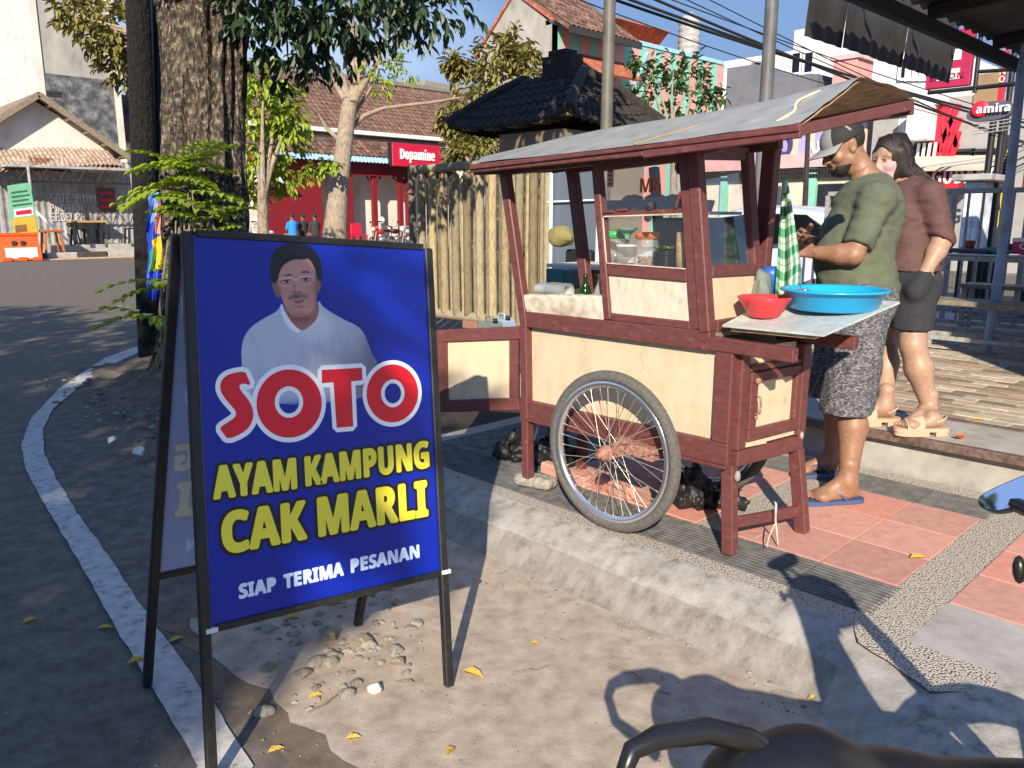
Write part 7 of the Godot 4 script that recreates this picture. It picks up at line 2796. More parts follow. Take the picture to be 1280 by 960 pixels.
	func into(sh: Shape) -> void:
		var idx = PackedInt32Array()
		idx.resize(nx*ny*nz)
		idx.fill(-1)
		var vp = PackedVector3Array()
		var vn = PackedVector3Array()
		var sx: int = 1
		var sy: int = nx
		var sz: int = nx*ny
		var off = [0,sx,sy,sx + sy,sz,sx + sz,sy + sz,sx + sy + sz]
		var edges = [[0,1],[0,2],[0,4],[1,3],[1,5],[2,3],[2,6],[3,7],[4,5],[4,6],[5,7],[6,7]]
		for z in nz - 1:
			for y in ny - 1:
				for x in nx - 1:
					var i: int = z*sz + y*sy + x
					var s0: bool = f[i] < 0
					if s0 == (f[i + sx] < 0) and s0 == (f[i + sy] < 0) and s0 == (f[i + sz] < 0) and s0 == (f[i + sx + sy] < 0) and s0 == (f[i + sx + sz] < 0) and s0 == (f[i + sy + sz] < 0) and s0 == (f[i + sx + sy + sz] < 0):
						continue
					var sum = Vector3.ZERO
					var k: int = 0
					for e in edges:
						var fa: float = f[i + off[e[0]]]
						var fb: float = f[i + off[e[1]]]
						if (fa < 0) != (fb < 0):
							var t: float = fa/(fa - fb)
							var pa = Vector3(e[0] & 1,(e[0] >> 1) & 1,(e[0] >> 2) & 1)
							var pb = Vector3(e[1] & 1,(e[1] >> 1) & 1,(e[1] >> 2) & 1)
							sum += pa.lerp(pb,t)
							k += 1
					var p: Vector3 = lo + (Vector3(x,y,z) + sum/k)*cell
					idx[i] = vp.size()
					vp.append(p)
					var h: float = cell*0.7
					vn.append(Vector3(value(p + Vector3(h,0,0)) - value(p - Vector3(h,0,0)),value(p + Vector3(0,h,0)) - value(p - Vector3(0,h,0)),value(p + Vector3(0,0,h)) - value(p - Vector3(0,0,h))).normalized())
		for z in range(1,nz - 1):
			for y in range(1,ny - 1):
				for x in range(1,nx - 1):
					var i: int = z*sz + y*sy + x
					var s0: bool = f[i] < 0
					for ax in 3:
						var st: int = [sx,sy,sz][ax]
						if s0 == (f[i + st] < 0): continue
						var u1: int = [sy,sz,sx][ax]
						var u2: int = [sz,sx,sy][ax]
						var q = [idx[i - u1 - u2],idx[i - u2],idx[i],idx[i - u1]]
						if q.min() < 0: continue
						if not s0: q = [q[0],q[3],q[2],q[1]]
						sh.trin(vp[q[0]],vp[q[1]],vp[q[2]],vn[q[0]],vn[q[1]],vn[q[2]])
						sh.trin(vp[q[0]],vp[q[2]],vp[q[3]],vn[q[0]],vn[q[2]],vn[q[3]])

func hand_into(sh: Shape,wrist: Vector3,dir: Vector3,palm_n: Vector3,thumb: Vector3,curl: float,spread = 0.12,scale = 1.0) -> void:
	var d = dir.normalized()
	var n = (palm_n - d*palm_n.dot(d)).normalized()
	var t = (thumb - d*thumb.dot(d) - n*thumb.dot(n)).normalized()
	var f = Field.new(wrist - Vector3.ONE*0.17,wrist + Vector3.ONE*0.17 + d*0.09,0.0042)
	var s = scale
	f.bone(wrist - d*0.05,wrist + d*0.012,0.029*s,0.026*s,0.02)
	for q in [[-0.024,0.0135],[-0.008,0.0145],[0.008,0.0145],[0.024,0.014]]:
		f.bone(wrist + d*0.012 + t*q[0]*0.6,wrist + d*0.085*s + t*q[0]*1.1,0.0145*s,q[1]*0.85*s,0.012)
	var lens = [0.060,0.075,0.082,0.073]
	for i in 4:
		var off = -0.029 + 0.0195*i
		var p = wrist + d*(0.086 - 0.004*absf(i - 1.7))*s + t*off
		var fd = (d + t*(i - 1.5)*spread).normalized()
		var bend = curl*(1.0 + 0.12*(3 - i))
		for sgm in 3:
			var l: float = lens[i]*s*[0.44,0.31,0.25][sgm]
			var ang: float = bend*[0.6,1.0,0.8][sgm]
			fd = (fd*cos(ang) + n*sin(ang)).normalized()
			n = (n - fd*n.dot(fd)).normalized()
			var e = p + fd*l
			var r: float = [0.0092,0.0084,0.0076][sgm]*s
			f.bone(p,e,r,r*0.92,0.004)
			p = e
		n = (palm_n - d*palm_n.dot(d)).normalized()
	var tp = wrist + d*0.028*s + t*0.026*s
	var td = (d*0.62 + t*0.72 + n*0.30).normalized()
	for sgm in 3:
		var l2: float = [0.044,0.033,0.026][sgm]*s
		var e = tp + td*l2
		f.bone(tp,e,[0.0145,0.0105,0.0094][sgm]*s,[0.0110,0.0098,0.0085][sgm]*s,0.007)
		tp = e
		td = (td + d*0.35 + n*0.2*curl - t*0.25).normalized()
	f.into(sh)

func foot_bones(f: Field,ankle: Vector3,heel: Vector3,ball: Vector3,side: Vector3,ground: float,s = 1.0) -> void:
	var d = (ball - heel)
	d.y = 0
	var dn = d.normalized()
	f.bone(heel + V3(0,0.030,0),heel + dn*0.02 + V3(0,0.040,0),0.031*s,0.034*s,0.03)
	f.bone(ankle,heel + dn*0.035 + V3(0,0.05,0),0.037*s,0.036*s,0.03)
	f.bone(ankle + dn*0.015,ball + V3(0,0.022,0),0.034*s,0.024*s,0.035)
	f.bone(heel + dn*0.05 - side*0.012 + V3(0,0.024,0),ball - side*0.030 + V3(0,0.018,0),0.024*s,0.020*s,0.03)
	f.bone(ball + side*0.018 + V3(0,0.02,0),ball - side*0.030 - dn*0.012 + V3(0,0.016,0),0.022*s,0.018*s,0.02)
	for i in 5:
		var o = side*(0.028 - 0.0165*i) - dn*(0.004*i)
		var l: float = [0.050,0.046,0.040,0.034,0.028][i]*s
		var r: float = [0.0135,0.0095,0.009,0.0085,0.008][i]*s
		f.bone(ball + o + dn*0.008 + V3(0,0.017,0),ball + o + dn*l*0.7 + V3(0,0.016,0),r,r,0.006)
		f.bone(ball + o + dn*l*0.7 + V3(0,0.016,0),ball + o + dn*l + V3(0,0.011,0),r,r*0.85,0.004)

func head_into(sh: Shape,c: Vector3,b: Basis,s: float,neck: Vector3,neck_r: float) -> void:
	var f = Field.new(c - Vector3.ONE*0.19,c + Vector3.ONE*0.17,0.0048)
	var P = func(x: float,y: float,z: float) -> Vector3: return c + b*(V3(x,y,z)*s)
	f.egg(P.call(0,0.030,-0.020),V3(0.073,0.088,0.093)*s,b,0.03)
	f.egg(P.call(0,-0.03,0.022),V3(0.060,0.082,0.066)*s,b,0.035)
	f.bone(P.call(0.022,-0.090,0.058),P.call(-0.022,-0.090,0.058),0.022*s,0.022*s,0.03)
	f.bone(P.call(0.048,-0.060,0.010),P.call(0.018,-0.096,0.050),0.022*s,0.020*s,0.03)
	f.bone(P.call(-0.048,-0.060,0.010),P.call(-0.018,-0.096,0.050),0.022*s,0.020*s,0.03)
	f.bone(neck,P.call(0,-0.05,-0.025),neck_r,neck_r*0.92,0.03)
	f.bone(P.call(0.045,0.022,0.066),P.call(-0.045,0.022,0.066),0.015*s,0.015*s,0.02)
	for k in [-1.0,1.0]:
		f.egg(P.call(0.032*k,0.002,0.092),V3(0.019,0.012,0.018)*s,b,0.014,true)
		f.egg(P.call(0.040*k,-0.030,0.060),V3(0.022,0.018,0.020)*s,b,0.025)
		f.egg(P.call(0.0315*k,0.002,0.0715),V3(0.0145,0.0125,0.0125)*s,b,0.003)
		f.bone(P.call(0.045*k,0.009,0.079),P.call(0.018*k,0.009,0.082),0.0035*s,0.0035*s,0.006)
		f.bone(P.call(0.044*k,-0.006,0.078),P.call(0.020*k,-0.007,0.081),0.0028*s,0.0028*s,0.006)
		f.egg(P.call(0.075*k,-0.004,-0.010),V3(0.010,0.032,0.019)*s,b*Basis(Vector3.RIGHT,-0.25),0.01)
		f.egg(P.call(0.086*k,-0.002,-0.006),V3(0.008,0.019,0.010)*s,b*Basis(Vector3.RIGHT,-0.25),0.006,true)
	f.bone(P.call(0,0.014,0.082),P.call(0,-0.030,0.104),0.009*s,0.0135*s,0.012)
	for k in [-1.0,1.0]:
		f.egg(P.call(0.0135*k,-0.034,0.094),V3(0.0095,0.008,0.011)*s,b,0.008)
		f.egg(P.call(0.0075*k,-0.043,0.099),V3(0.0035,0.004,0.004)*s,b,0.003,true)
	f.egg(P.call(0,-0.060,0.080),V3(0.024,0.014,0.014)*s,b,0.015)
	f.bone(P.call(0.021,-0.0575,0.083),P.call(-0.021,-0.0575,0.083),0.0055*s,0.0055*s,0.008)
	f.bone(P.call(0.018,-0.069,0.083),P.call(-0.018,-0.069,0.083),0.0068*s,0.0068*s,0.008)
	f.bone(P.call(0.023,-0.0632,0.0905),P.call(-0.023,-0.0632,0.0905),0.0022*s,0.0022*s,0.004,true)
	f.into(sh)

func shell_head(c: Vector3,b: Basis,s: float,grow: float,cell = 0.005) -> Field:
	var f = Field.new(c - Vector3.ONE*0.20,c + Vector3.ONE*0.18,cell)
	var P = func(x: float,y: float,z: float) -> Vector3: return c + b*(V3(x,y,z)*s)
	f.egg(P.call(0,0.030,-0.020),V3(0.073,0.088,0.093)*s + Vector3.ONE*grow,b,0.03)
	f.egg(P.call(0,-0.03,0.022),V3(0.060,0.082,0.066)*s + Vector3.ONE*grow,b,0.035)
	f.bone(P.call(0.022,-0.090,0.058),P.call(-0.022,-0.090,0.058),0.022*s + grow,0.022*s + grow,0.03)
	f.bone(P.call(0.048,-0.060,0.010),P.call(0.018,-0.096,0.050),0.022*s + grow,0.020*s + grow,0.03)
	f.bone(P.call(-0.048,-0.060,0.010),P.call(-0.018,-0.096,0.050),0.022*s + grow,0.020*s + grow,0.03)
	return f

func look_basis(fwd: Vector3,up = Vector3.UP) -> Basis:
	var z = fwd.normalized()
	var x = up.cross(z).normalized()
	return Basis(x,z.cross(x),z)

func build_people() -> void:
	var speck = noise(8,0.35,2)
	var mid = noise(2,0.025,4)
	surf("skin_man",[[speck,0.4],[mid,0.6]],[[0.25,g3(0.215,0.11,0.068)],[0.5,g3(0.27,0.145,0.09)],[0.75,g3(0.32,0.18,0.115)]],0.35,0.5)
	surf("skin_woman",[[speck,0.4],[mid,0.6]],[[0.25,g3(0.31,0.185,0.125)],[0.5,g3(0.37,0.23,0.16)],[0.75,g3(0.42,0.27,0.195)]],0.35,0.5)
	surf("olive_cloth",[[speck,0.7],[mid,0.3]],[[0.25,g3(0.065,0.076,0.048)],[0.5,g3(0.095,0.11,0.072)],[0.75,g3(0.14,0.16,0.11)]],0.9,0.95,0.1)
	surf("grey_denim",[[noise(61,0.10,3),0.7,1,2],[noise(63,0.05,3),0.3]],[[0.28,g3(0.015,0.015,0.018)],[0.5,g3(0.075,0.075,0.082)],[0.70,g3(0.30,0.30,0.32)]],0.9,0.95,0.1)
	surf("brown_cloth",[[speck,0.5],[mid,0.5]],[[0.25,g3(0.075,0.036,0.032)],[0.5,g3(0.095,0.046,0.041)],[0.8,g3(0.115,0.058,0.05)]],0.4,0.8)
	surf("black_cloth",[[speck,0.5],[mid,0.5]],[[0.25,g3(0.014,0.015,0.018)],[0.5,g3(0.024,0.026,0.03)],[0.8,g3(0.038,0.04,0.046)]],0.4,0.9)
	surf("dark_hair",[[noise(62,0.06,3),1.0,6,1]],[[0.2,g3(0.008,0.006,0.006)],[0.6,g3(0.022,0.016,0.014)],[0.85,g3(0.07,0.045,0.035)]],0.3,0.45,0.3)
	flat("flipflop",g3(0.05,0.085,0.19),0.7)
	flat("sandal",g3(0.50,0.35,0.24),0.75)
	flat("mask_pink",g3(0.50,0.32,0.32),0.9)
	flat("cap_dark",g3(0.016,0.016,0.018),0.8)
	flat("cap_grey",g3(0.23,0.235,0.235),0.85)
	flat("eye",g3(0.5,0.47,0.44),0.2)
	flat("iris",g3(0.01,0.007,0.005),0.1)
	make_man()
	make_woman()

func make_man() -> void:
	var dn = 3.60
	var dc = 3.77
	var df = 3.94
	var heel = gr(1066,622,PAVE + 0.02)
	var toe = gr(998,625,PAVE + 0.02)
	var fwd = (toe - heel)
	fwd.y = 0
	fwd = fwd.normalized()
	var side = Vector3.UP.cross(fwd)     # his left,towards the camera
	if side.dot(cam_p - heel) < 0: side = -side
	var base = V3(heel.x,PAVE,heel.z) + fwd*0.1 - side*0.12
	var o = thing("person","person in an olive t-shirt, grey shorts and dark cap standing at the cart's shelf","person",base,0.0,"")
	var hd = deep(1053,184,dc)
	var nk = deep(1091,233,dc)
	var ch = deep(1085,268,dc)
	var bl = deep(1073,318,dc)
	var hp = deep(1074,368,dc)
	var shl = deep(1096,250,dn + 0.0)
	var shr = deep(1074,247,df)
	var ell = deep(1067,319,dn - 0.02)
	var wrl = deep(1019,316,dn + 0.08)
	var elr = deep(1030,312,df - 0.02)
	var wrr = deep(1006,300,df - 0.18)
	var hipl = deep(1079,392,dn + 0.06)
	var hipr = deep(1062,388,df - 0.06)
	var knl = deep(1063,500,dn)
	var knr = deep(1046,488,df - 0.02)
	var ankl = deep(1060,596,dn - 0.01)
	var heel2 = gr(1046,589,PAVE + 0.02)
	var ankr = heel2 + fwd*0.03 + V3(0,0.09,0)
	var lo = base + V3(-0.75,-0.05,-0.75)
	var f = Field.new(lo,base + V3(0.75,1.50,0.75),0.013)
	f.egg(ch,V3(0.145,0.16,0.125),look_basis(fwd),0.04)
	f.egg(bl,V3(0.135,0.16,0.135),look_basis(fwd),0.04)
	f.egg(hp,V3(0.14,0.12,0.13),look_basis(fwd),0.04)
	f.bone(ch,nk,0.09,0.062,0.05)
	f.bone(nk,hd.lerp(nk,0.35),0.062,0.060,0.04)
	f.bone(shl,shr,0.062,0.062,0.04)
	f.bone(shl,ell,0.054,0.043,0.03)
	f.bone(ell,ell.lerp(wrl,0.35),0.043,0.046,0.02)
	f.bone(ell.lerp(wrl,0.35),wrl,0.046,0.031,0.02)
	f.bone(shr,elr,0.060,0.047,0.03)
	f.bone(elr,wrr,0.046,0.031,0.02)
	f.bone(hipl,knl,0.095,0.062,0.05)
	f.bone(hipr,knr,0.095,0.062,0.05)
	f.bone(knl,knl.lerp(ankl,0.35) - fwd*0.015,0.058,0.062,0.03)
	f.bone(knl.lerp(ankl,0.35) - fwd*0.015,ankl,0.061,0.040,0.03)
	f.bone(knr,knr.lerp(ankr,0.35) - fwd*0.015,0.058,0.062,0.03)
	f.bone(knr.lerp(ankr,0.35) - fwd*0.015,ankr,0.061,0.040,0.03)
	var sh = Shape.new()
	var ballL = heel + fwd*0.165
	var ballR = heel2 + fwd*0.165
	f.cut(V3(0,ankl.y - 0.045,0),Vector3.DOWN)
	f.cut_near(nk.lerp(hd,0.42),hd - nk,0.16)
	f.into(sh)
	for k in 2:
		var hh: Vector3 = [heel,heel2][k]
		var ff = Field.new(hh - V3(0.3,0.03,0.3),hh + V3(0.3,0.22,0.3),0.0062)
		var an: Vector3 = [ankl,ankr][k]
		foot_bones(ff,an + V3(0,-0.02,0),hh,[ballL,ballR][k],-side if k == 0 else side,PAVE)
		ff.bone(an + V3(0,0.06,0),an - V3(0,0.02,0),0.043,0.038,0.03)
		ff.cut(V3(0,hh.y,0),Vector3.DOWN)
		ff.into(sh)
	var hf = (fwd*0.86 + V3(0,-0.42,0)).normalized()
	var hb = look_basis(hf)
	head_into(sh,hd,hb,1.0,nk,0.062)
	hand_into(sh,wrl,(wrl - ell) + V3(0,0.02,0),-side + V3(0,-0.4,0),Vector3.UP,0.55)
	hand_into(sh,wrr,(wrr - elr),side + V3(0,-0.3,0),Vector3.UP,0.6)
	wpart("body",sh,M.skin_man,o)
	f = Field.new(lo + V3(0,0.5,0),base + V3(0.75,1.50,0.75),0.012)
	f.egg(ch,V3(0.165,0.185,0.165),look_basis(fwd),0.06)
	f.egg(bl + fwd*0.025,V3(0.165,0.20,0.180),look_basis(fwd),0.08)
	f.egg(hp + V3(0,0.02,0),V3(0.165,0.16,0.175),look_basis(fwd),0.08)
	f.bone(ch + V3(0,0.06,0),nk,0.125,0.072,0.05)
	f.bone(shl,shr,0.083,0.083,0.06)
	var fs = f.same()
	fs.bone(shl,ell,0.072,0.066,0.03)
	fs.bone(shr,elr,0.080,0.072,0.03)
	fs.cut_near(shl.lerp(ell,0.84),ell - shl,0.3)
	fs.cut_near(shr.lerp(elr,0.78),elr - shr,0.18)
	f.merge(fs,0.02)
	f.wrinkle(0.009,9.0,4,V3(1.0,2.2,1.0))
	f.cut(deep(1070,372,dc),Vector3.DOWN)
	f.egg(nk + (hd - nk)*0.3,V3(0.068,0.09,0.068),Basis.IDENTITY,0.01,true)
	sh = Shape.new()
	f.into(sh)
	wpart("shirt",sh,M.olive_cloth,o)
	f = Field.new(lo + V3(0,0.25,0),base + V3(0.75,1.0,0.75),0.012)
	f.egg(hp + V3(0,-0.02,0),V3(0.175,0.15,0.175),look_basis(fwd),0.08)
	f.bone(hipl + fwd*0.01,knl + fwd*0.02 + V3(0,-0.08,0),0.128,0.112,0.05)
	f.bone(hipr + fwd*0.01,knr + fwd*0.02 + V3(0,-0.08,0),0.128,0.112,0.05)
	f.wrinkle(0.020,5.0,8,V3(1.6,0.7,1.6))
	f.cut(deep(1050,516,dn),Vector3.DOWN + fwd*0.03)
	sh = Shape.new()
	f.into(sh)
	wpart("shorts",sh,M.grey_denim,o)
	f = shell_head(hd,hb,1.0,0.004)
	f.cut(hd + hb*V3(0,-0.045,0),-hb.y + hb.z*0.2)
	f.cut(hd + hb*V3(0,0,-0.012),hb.z)
	f.egg(hd + hb*V3(0.078,-0.005,-0.012),V3(0.018,0.040,0.026),hb,0.006,true)
	f.egg(hd + hb*V3(-0.078,-0.005,-0.012),V3(0.018,0.040,0.026),hb,0.006,true)
	sh = Shape.new()
	f.into(sh)
	wpart("hair",sh,M.dark_hair,o)
	f = shell_head(hd,hb,1.0,0.003,0.004)
	f.cut(hd + hb*V3(0,-0.072,0.03),hb.y + hb.z*-0.25)
	f.cut(hd + hb*V3(0,0,0.012),-hb.z)
	f.egg(hd + hb*V3(0,-0.062,0.092),V3(0.027,0.016,0.03),hb,0.006,true)
	sh = Shape.new()
	f.into(sh)
	wpart("beard",sh,M.dark_hair,o)
	sh = Shape.new()
	for k in [-1,1]: sh.bar(hd + hb*V3(0.004*k,-0.047,0.0955),hd + hb*V3(0.025*k,-0.056,0.087),0.008,0.006,hb.y,0.002)
	wpart("moustache",sh,M.dark_hair,o)
	for k in [-1,1]:
		sh = Shape.new()
		sh.bar(hd + hb*V3(0.015*k,0.019,0.083),hd + hb*V3(0.046*k,0.022,0.070),0.008,0.006,hb.y,0.002)
		wpart("eyebrow",sh,M.dark_hair,o)
		sh = Shape.new()
		sh.ball(hd + hb*V3(0.0315*k,0.0,0.0775),V3(0.0095,0.0045,0.008),hb)
		wpart("eye",sh,M.iris,o)
	var cap = Shape.new()
	var capf = Shape.new()
	var cc = hd + hb*V3(0,0.034,-0.012)
	var rad = V3(0.088,0.094,0.108)
	for j in 10:
		for i in 36:
			var q = []
			var nn = []
			for w in [[i,j],[i + 1,j],[i + 1,j + 1],[i,j + 1]]:
				var a: float = TAU*w[0]/36.0
				var e: float = PI/2*w[1]/10.0
				var d = V3(sin(a)*cos(e),sin(e),cos(a)*cos(e))
				q.append(cc + hb*(d*rad + V3(0,-0.004*cos(a),0)))
				nn.append((hb*(d/rad)).normalized())
			var fa = wrapf(TAU*(i + 0.5)/36.0,-PI,PI)
			var tgt = capf if absf(fa) < 0.62 and j < 8 else cap
			tgt.trin(q[0],q[1],q[2],nn[0],nn[1],nn[2])
			if j < 9: tgt.trin(q[0],q[2],q[3],nn[0],nn[2],nn[3])
	cap.ball(cc + hb*V3(0,0.095,0),V3(0.008,0.005,0.008),hb,8)
	var cp = wpart("cap",cap,M.cap_dark,o)
	part("cap_front",capf,M.cap_grey,cp)
	var rows = []
	for j in 7:
		var row = []
		for i in 17:
			var a = lerpf(-1.15,1.15,i/16.0)
			var t = j/6.0
			var r = V3(sin(a)*(0.088 - 0.004*t),-0.004*cos(a) - 0.012*t - 0.020*sin(a)*sin(a)*t,cos(a)*0.107 + t*0.078*pow(cos(a),0.6))
			row.append(cc + hb*r)
		rows.append(row)
	for layer in 2:
		var s2 = Shape.new()
		var rr = []
		for row in rows:
			var r2 = []
			for p in row: r2.append(p - hb.y*0.004*layer)
			if layer == 0: r2.reverse()
			rr.append(r2)
		s2.sheet(rr)
		part("brim" if layer == 0 else "brim_lining",s2,M.cap_grey if layer == 0 else M.cap_dark,cp)
	sh = Shape.new()
	for k in 5:
		var a = 1.55 - 0.02*k
		sh.bar(cc + hb*V3(0.0885*cos(0.35 + 0.12*k),0.094*sin(0.35 + 0.12*k) ,0.004*(k - 2))*1.012,cc + hb*V3(0.0885*cos(0.35 + 0.12*(k + 1)),0.094*sin(0.35 + 0.12*(k + 1)),0.004*(k - 1))*1.012,0.010,0.002,hb.z,0.0)
	part("white_mark",sh,M.cap_grey,cp)
	for k in 2:
		flip_flop(o,[heel,heel2][k],fwd,-side if k == 0 else side)

func flip_flop(o: Node3D,heel: Vector3,fwd: Vector3,inner: Vector3) -> void:
	var pts = []
	var outline = PackedVector2Array()
	for q in [[-0.045,-0.020],[-0.050,0.0],[-0.045,0.022],[-0.02,0.036],[0.04,0.038],[0.10,0.040],[0.16,0.048],[0.205,0.046],[0.235,0.030],[0.245,0.008],[0.238,-0.016],[0.21,-0.038],[0.16,-0.046],[0.10,-0.040],[0.04,-0.036],[-0.02,-0.034]]:
		outline.append(V2(q[0],q[1]))
	outline = smooth_poly(outline,2)
	var s = Shape.new()
	var b = Basis(fwd,inner,fwd.cross(inner).normalized())
	var at = V3(heel.x,PAVE + 0.021,heel.z)
	if b.z.y < 0:
		b = Basis(fwd,-inner,fwd.cross(-inner).normalized())
	s.prism(outline,Transform3D(b,at),0.019)
	var ff = wpart("flip_flop",s,M.flipflop,o)
	s = Shape.new()
	var toe = at + fwd*0.185 + inner*0.012
	for k in [-1,1]:
		s.tube([toe + V3(0,0.006,0),toe + V3(0,0.030,0),at + fwd*0.12 + inner*0.030*k + V3(0,0.045,0),at + fwd*0.07 + inner*0.042*k + V3(0,0.020,0),at + fwd*0.055 + inner*0.042*k],[0.004,0.005,0.006,0.006,0.005],6)
	part("strap",s,M.flipflop,ff)

func make_woman() -> void:
	var dn = 4.02
	var dc = 4.16
	var df = 4.30
	var heel = gr(1172,534,TERR + 0.04)
	var toe = gr(1124,534,TERR + 0.04)
	var fwd = toe - heel
	fwd.y = 0
	fwd = fwd.normalized()
	var side = Vector3.UP.cross(fwd)
	if side.dot(cam_p - heel) < 0: side = -side
	var base = V3(heel.x,TERR,heel.z) + fwd*0.1 - side*0.1
	var o = thing("person","person in a brown blouse, black shorts and pink face mask standing on the terrace","person",base)
	var hd = deep(1113,198,dc)
	var nk = deep(1133,232,dc)
	var ch = deep(1136,262,dc)
	var bl = deep(1136,308,dc)
	var hp = deep(1138,355,dc)
	var shl = deep(1163,243,dn)
	var shr = deep(1110,240,df)
	var ell = deep(1178,300,dn)
	var wrl = deep(1157,340,dn - 0.02)
	var elr = deep(1095,292,df)
	var wrr = deep(1085,330,df - 0.1)
	var hipl = deep(1141,375,dn + 0.06)
	var hipr = deep(1118,372,df - 0.06)
	var knl = deep(1141,432,dn)
	var knr = deep(1107,425,df)
	var ankl = deep(1161,508,dn + 0.02)
	var heel2 = gr(1112,522,TERR + 0.04)
	var ankr = heel2 + fwd*0.03 + V3(0,0.085,0)
	var lo = base + V3(-0.7,-0.02,-0.7)
	var hi = base + V3(0.7,1.35,0.7)
	var f = Field.new(lo,hi,0.013)
	f.egg(ch,V3(0.125,0.15,0.105),look_basis(fwd),0.04)
	f.egg(bl,V3(0.11,0.15,0.10),look_basis(fwd),0.05)
	f.egg(hp,V3(0.15,0.12,0.135),look_basis(fwd),0.06)
	f.bone(ch,nk,0.08,0.055,0.05)
	f.bone(shl,shr,0.06,0.06,0.05)
	f.bone(shl,ell,0.058,0.048,0.03)
	f.bone(ell,ell.lerp(wrl,0.35),0.046,0.047,0.02)
	f.bone(ell.lerp(wrl,0.35),wrl,0.047,0.030,0.02)
	f.bone(wrl,wrl + (wrl - ell).normalized()*0.10,0.030,0.035,0.02)
	f.bone(shr,elr,0.055,0.045,0.03)
	f.bone(elr,wrr,0.044,0.030,0.02)
	f.bone(hipl,knl,0.092,0.060,0.05)
	f.bone(hipr,knr,0.092,0.060,0.05)
	f.bone(knl,knl.lerp(ankl,0.38),0.058,0.066,0.03)
	f.bone(knl.lerp(ankl,0.38),ankl,0.065,0.036,0.03)
	f.bone(knr,knr.lerp(ankr,0.38),0.058,0.064,0.03)
	f.bone(knr.lerp(ankr,0.38),ankr,0.063,0.036,0.03)
	f.cut(V3(0,ankl.y - 0.03,0),Vector3.DOWN)
	f.cut(nk.lerp(hd,0.42),hd - nk)
	var sh = Shape.new()
	f.into(sh)
	for k in 2:
		var hh: Vector3 = [heel,heel2][k]
		var ff = Field.new(hh - V3(0.3,0.03,0.3),hh + V3(0.3,0.22,0.3),0.0066)
		var an: Vector3 = [ankl,ankr][k]
		foot_bones(ff,an + V3(0,-0.02,0),hh,hh + fwd*0.15,-side if k == 0 else side,TERR,0.92)
		ff.bone(an + V3(0,0.06,0),an - V3(0,0.02,0),0.040,0.036,0.03)
		ff.cut(V3(0,hh.y,0),Vector3.DOWN)
		ff.into(sh)
	var hf = (fwd*0.86 + side*0.42 + V3(0,-0.16,0)).normalized()
	var hb = look_basis(hf)
	head_into(sh,hd,hb,0.96,nk,0.052)
	hand_into(sh,wrr,wrr - elr,side,fwd,0.3,0.1,0.9)
	wpart("body",sh,M.skin_woman,o)
	f = Field.new(lo + V3(0,0.6,0),hi,0.012)
	f.egg(ch,V3(0.142,0.165,0.125),look_basis(fwd),0.06)
	f.egg(ch + fwd*0.07 + V3(0,-0.03,0),V3(0.13,0.075,0.085),look_basis(fwd),0.05)
	f.egg(bl,V3(0.130,0.18,0.125),look_basis(fwd),0.07)
	f.egg(hp + V3(0,0.03,0),V3(0.165,0.12,0.15),look_basis(fwd),0.07)
	f.bone(ch + V3(0,0.05,0),nk,0.10,0.055,0.05)
	f.bone(shl,shr,0.064,0.064,0.05)
	var fs = f.same()
	fs.bone(shl,ell,0.070,0.060,0.03)
	fs.bone(ell,ell.lerp(wrl,0.2),0.060,0.056,0.02)
	fs.bone(shr,elr,0.074,0.062,0.03)
	fs.cut_near(ell.lerp(wrl,0.08),wrl - ell,0.3)
	fs.cut_near(elr.lerp(wrr,0.06),wrr - elr,0.2)
	f.merge(fs,0.02)
	f.wrinkle(0.008,9.0,14,V3(1.0,2.6,1.0))
	f.cut(deep(1135,338,dc),Vector3.DOWN)
	f.egg(nk + (hd - nk)*0.35,V3(0.06,0.09,0.06),Basis.IDENTITY,0.01,true)
	sh = Shape.new()
	f.into(sh)
	wpart("blouse",sh,M.brown_cloth,o)
	f = Field.new(lo + V3(0,0.35,0),base + V3(0.7,0.95,0.7),0.012)
	f.egg(hp,V3(0.162,0.135,0.15),look_basis(fwd),0.07)
	f.bone(hipl,knl + V3(0,-0.03,0),0.108,0.088,0.05)
	f.bone(hipr,knr + V3(0,-0.03,0),0.108,0.088,0.05)
	f.bone(wrl + V3(0,-0.02,0),wrl + (wrl - ell).normalized()*0.12,0.046,0.05,0.03)
	f.wrinkle(0.009,5.0,18,V3(1.4,0.8,1.4))
	f.cut(deep(1140,413,dn),Vector3.DOWN)
	f.cut_near(wrl + (wrl - ell).normalized()*0.0,ell - wrl,0.07)
	sh = Shape.new()
	f.into(sh)
	wpart("shorts",sh,M.black_cloth,o)
	f = shell_head(hd,hb,0.96,0.007,0.004)
	for k in [-1,1]: f.egg(hd + hb*V3(0.038*k,-0.029,0.058),V3(0.029,0.025,0.027),hb,0.025)
	f.bone(hd + hb*V3(0,-0.012,0.088),hd + hb*V3(0,-0.045,0.096),0.012,0.020,0.02)
	f.cut(hd + hb*V3(0,-0.014,0.09),hb.y + hb.z*0.1)
	f.cut(hd + hb*V3(0,0,0.028),-hb.z)
	sh = Shape.new()
	f.into(sh)
	var mk = wpart("face_mask",sh,M.mask_pink,o)
	for k in [-1,1]:
		sh = Shape.new()
		for q in [-0.018,-0.06]:
			sh.tube([hd + hb*V3(0.060*k,q,0.03),hd + hb*V3(0.074*k,q*0.5,-0.012)],0.0018,5)
		part("ear_loop",sh,M.cap_grey,mk)
		sh = Shape.new()
		sh.bar(hd + hb*V3(0.014*k,0.021,0.080),hd + hb*V3(0.044*k,0.022,0.067),0.006,0.005,hb.y,0.002)
		wpart("eyebrow",sh,M.dark_hair,o)
		sh = Shape.new()
		sh.ball(hd + hb*V3(0.0302*k,0.001,0.0745),V3(0.0115,0.0048,0.008),hb)
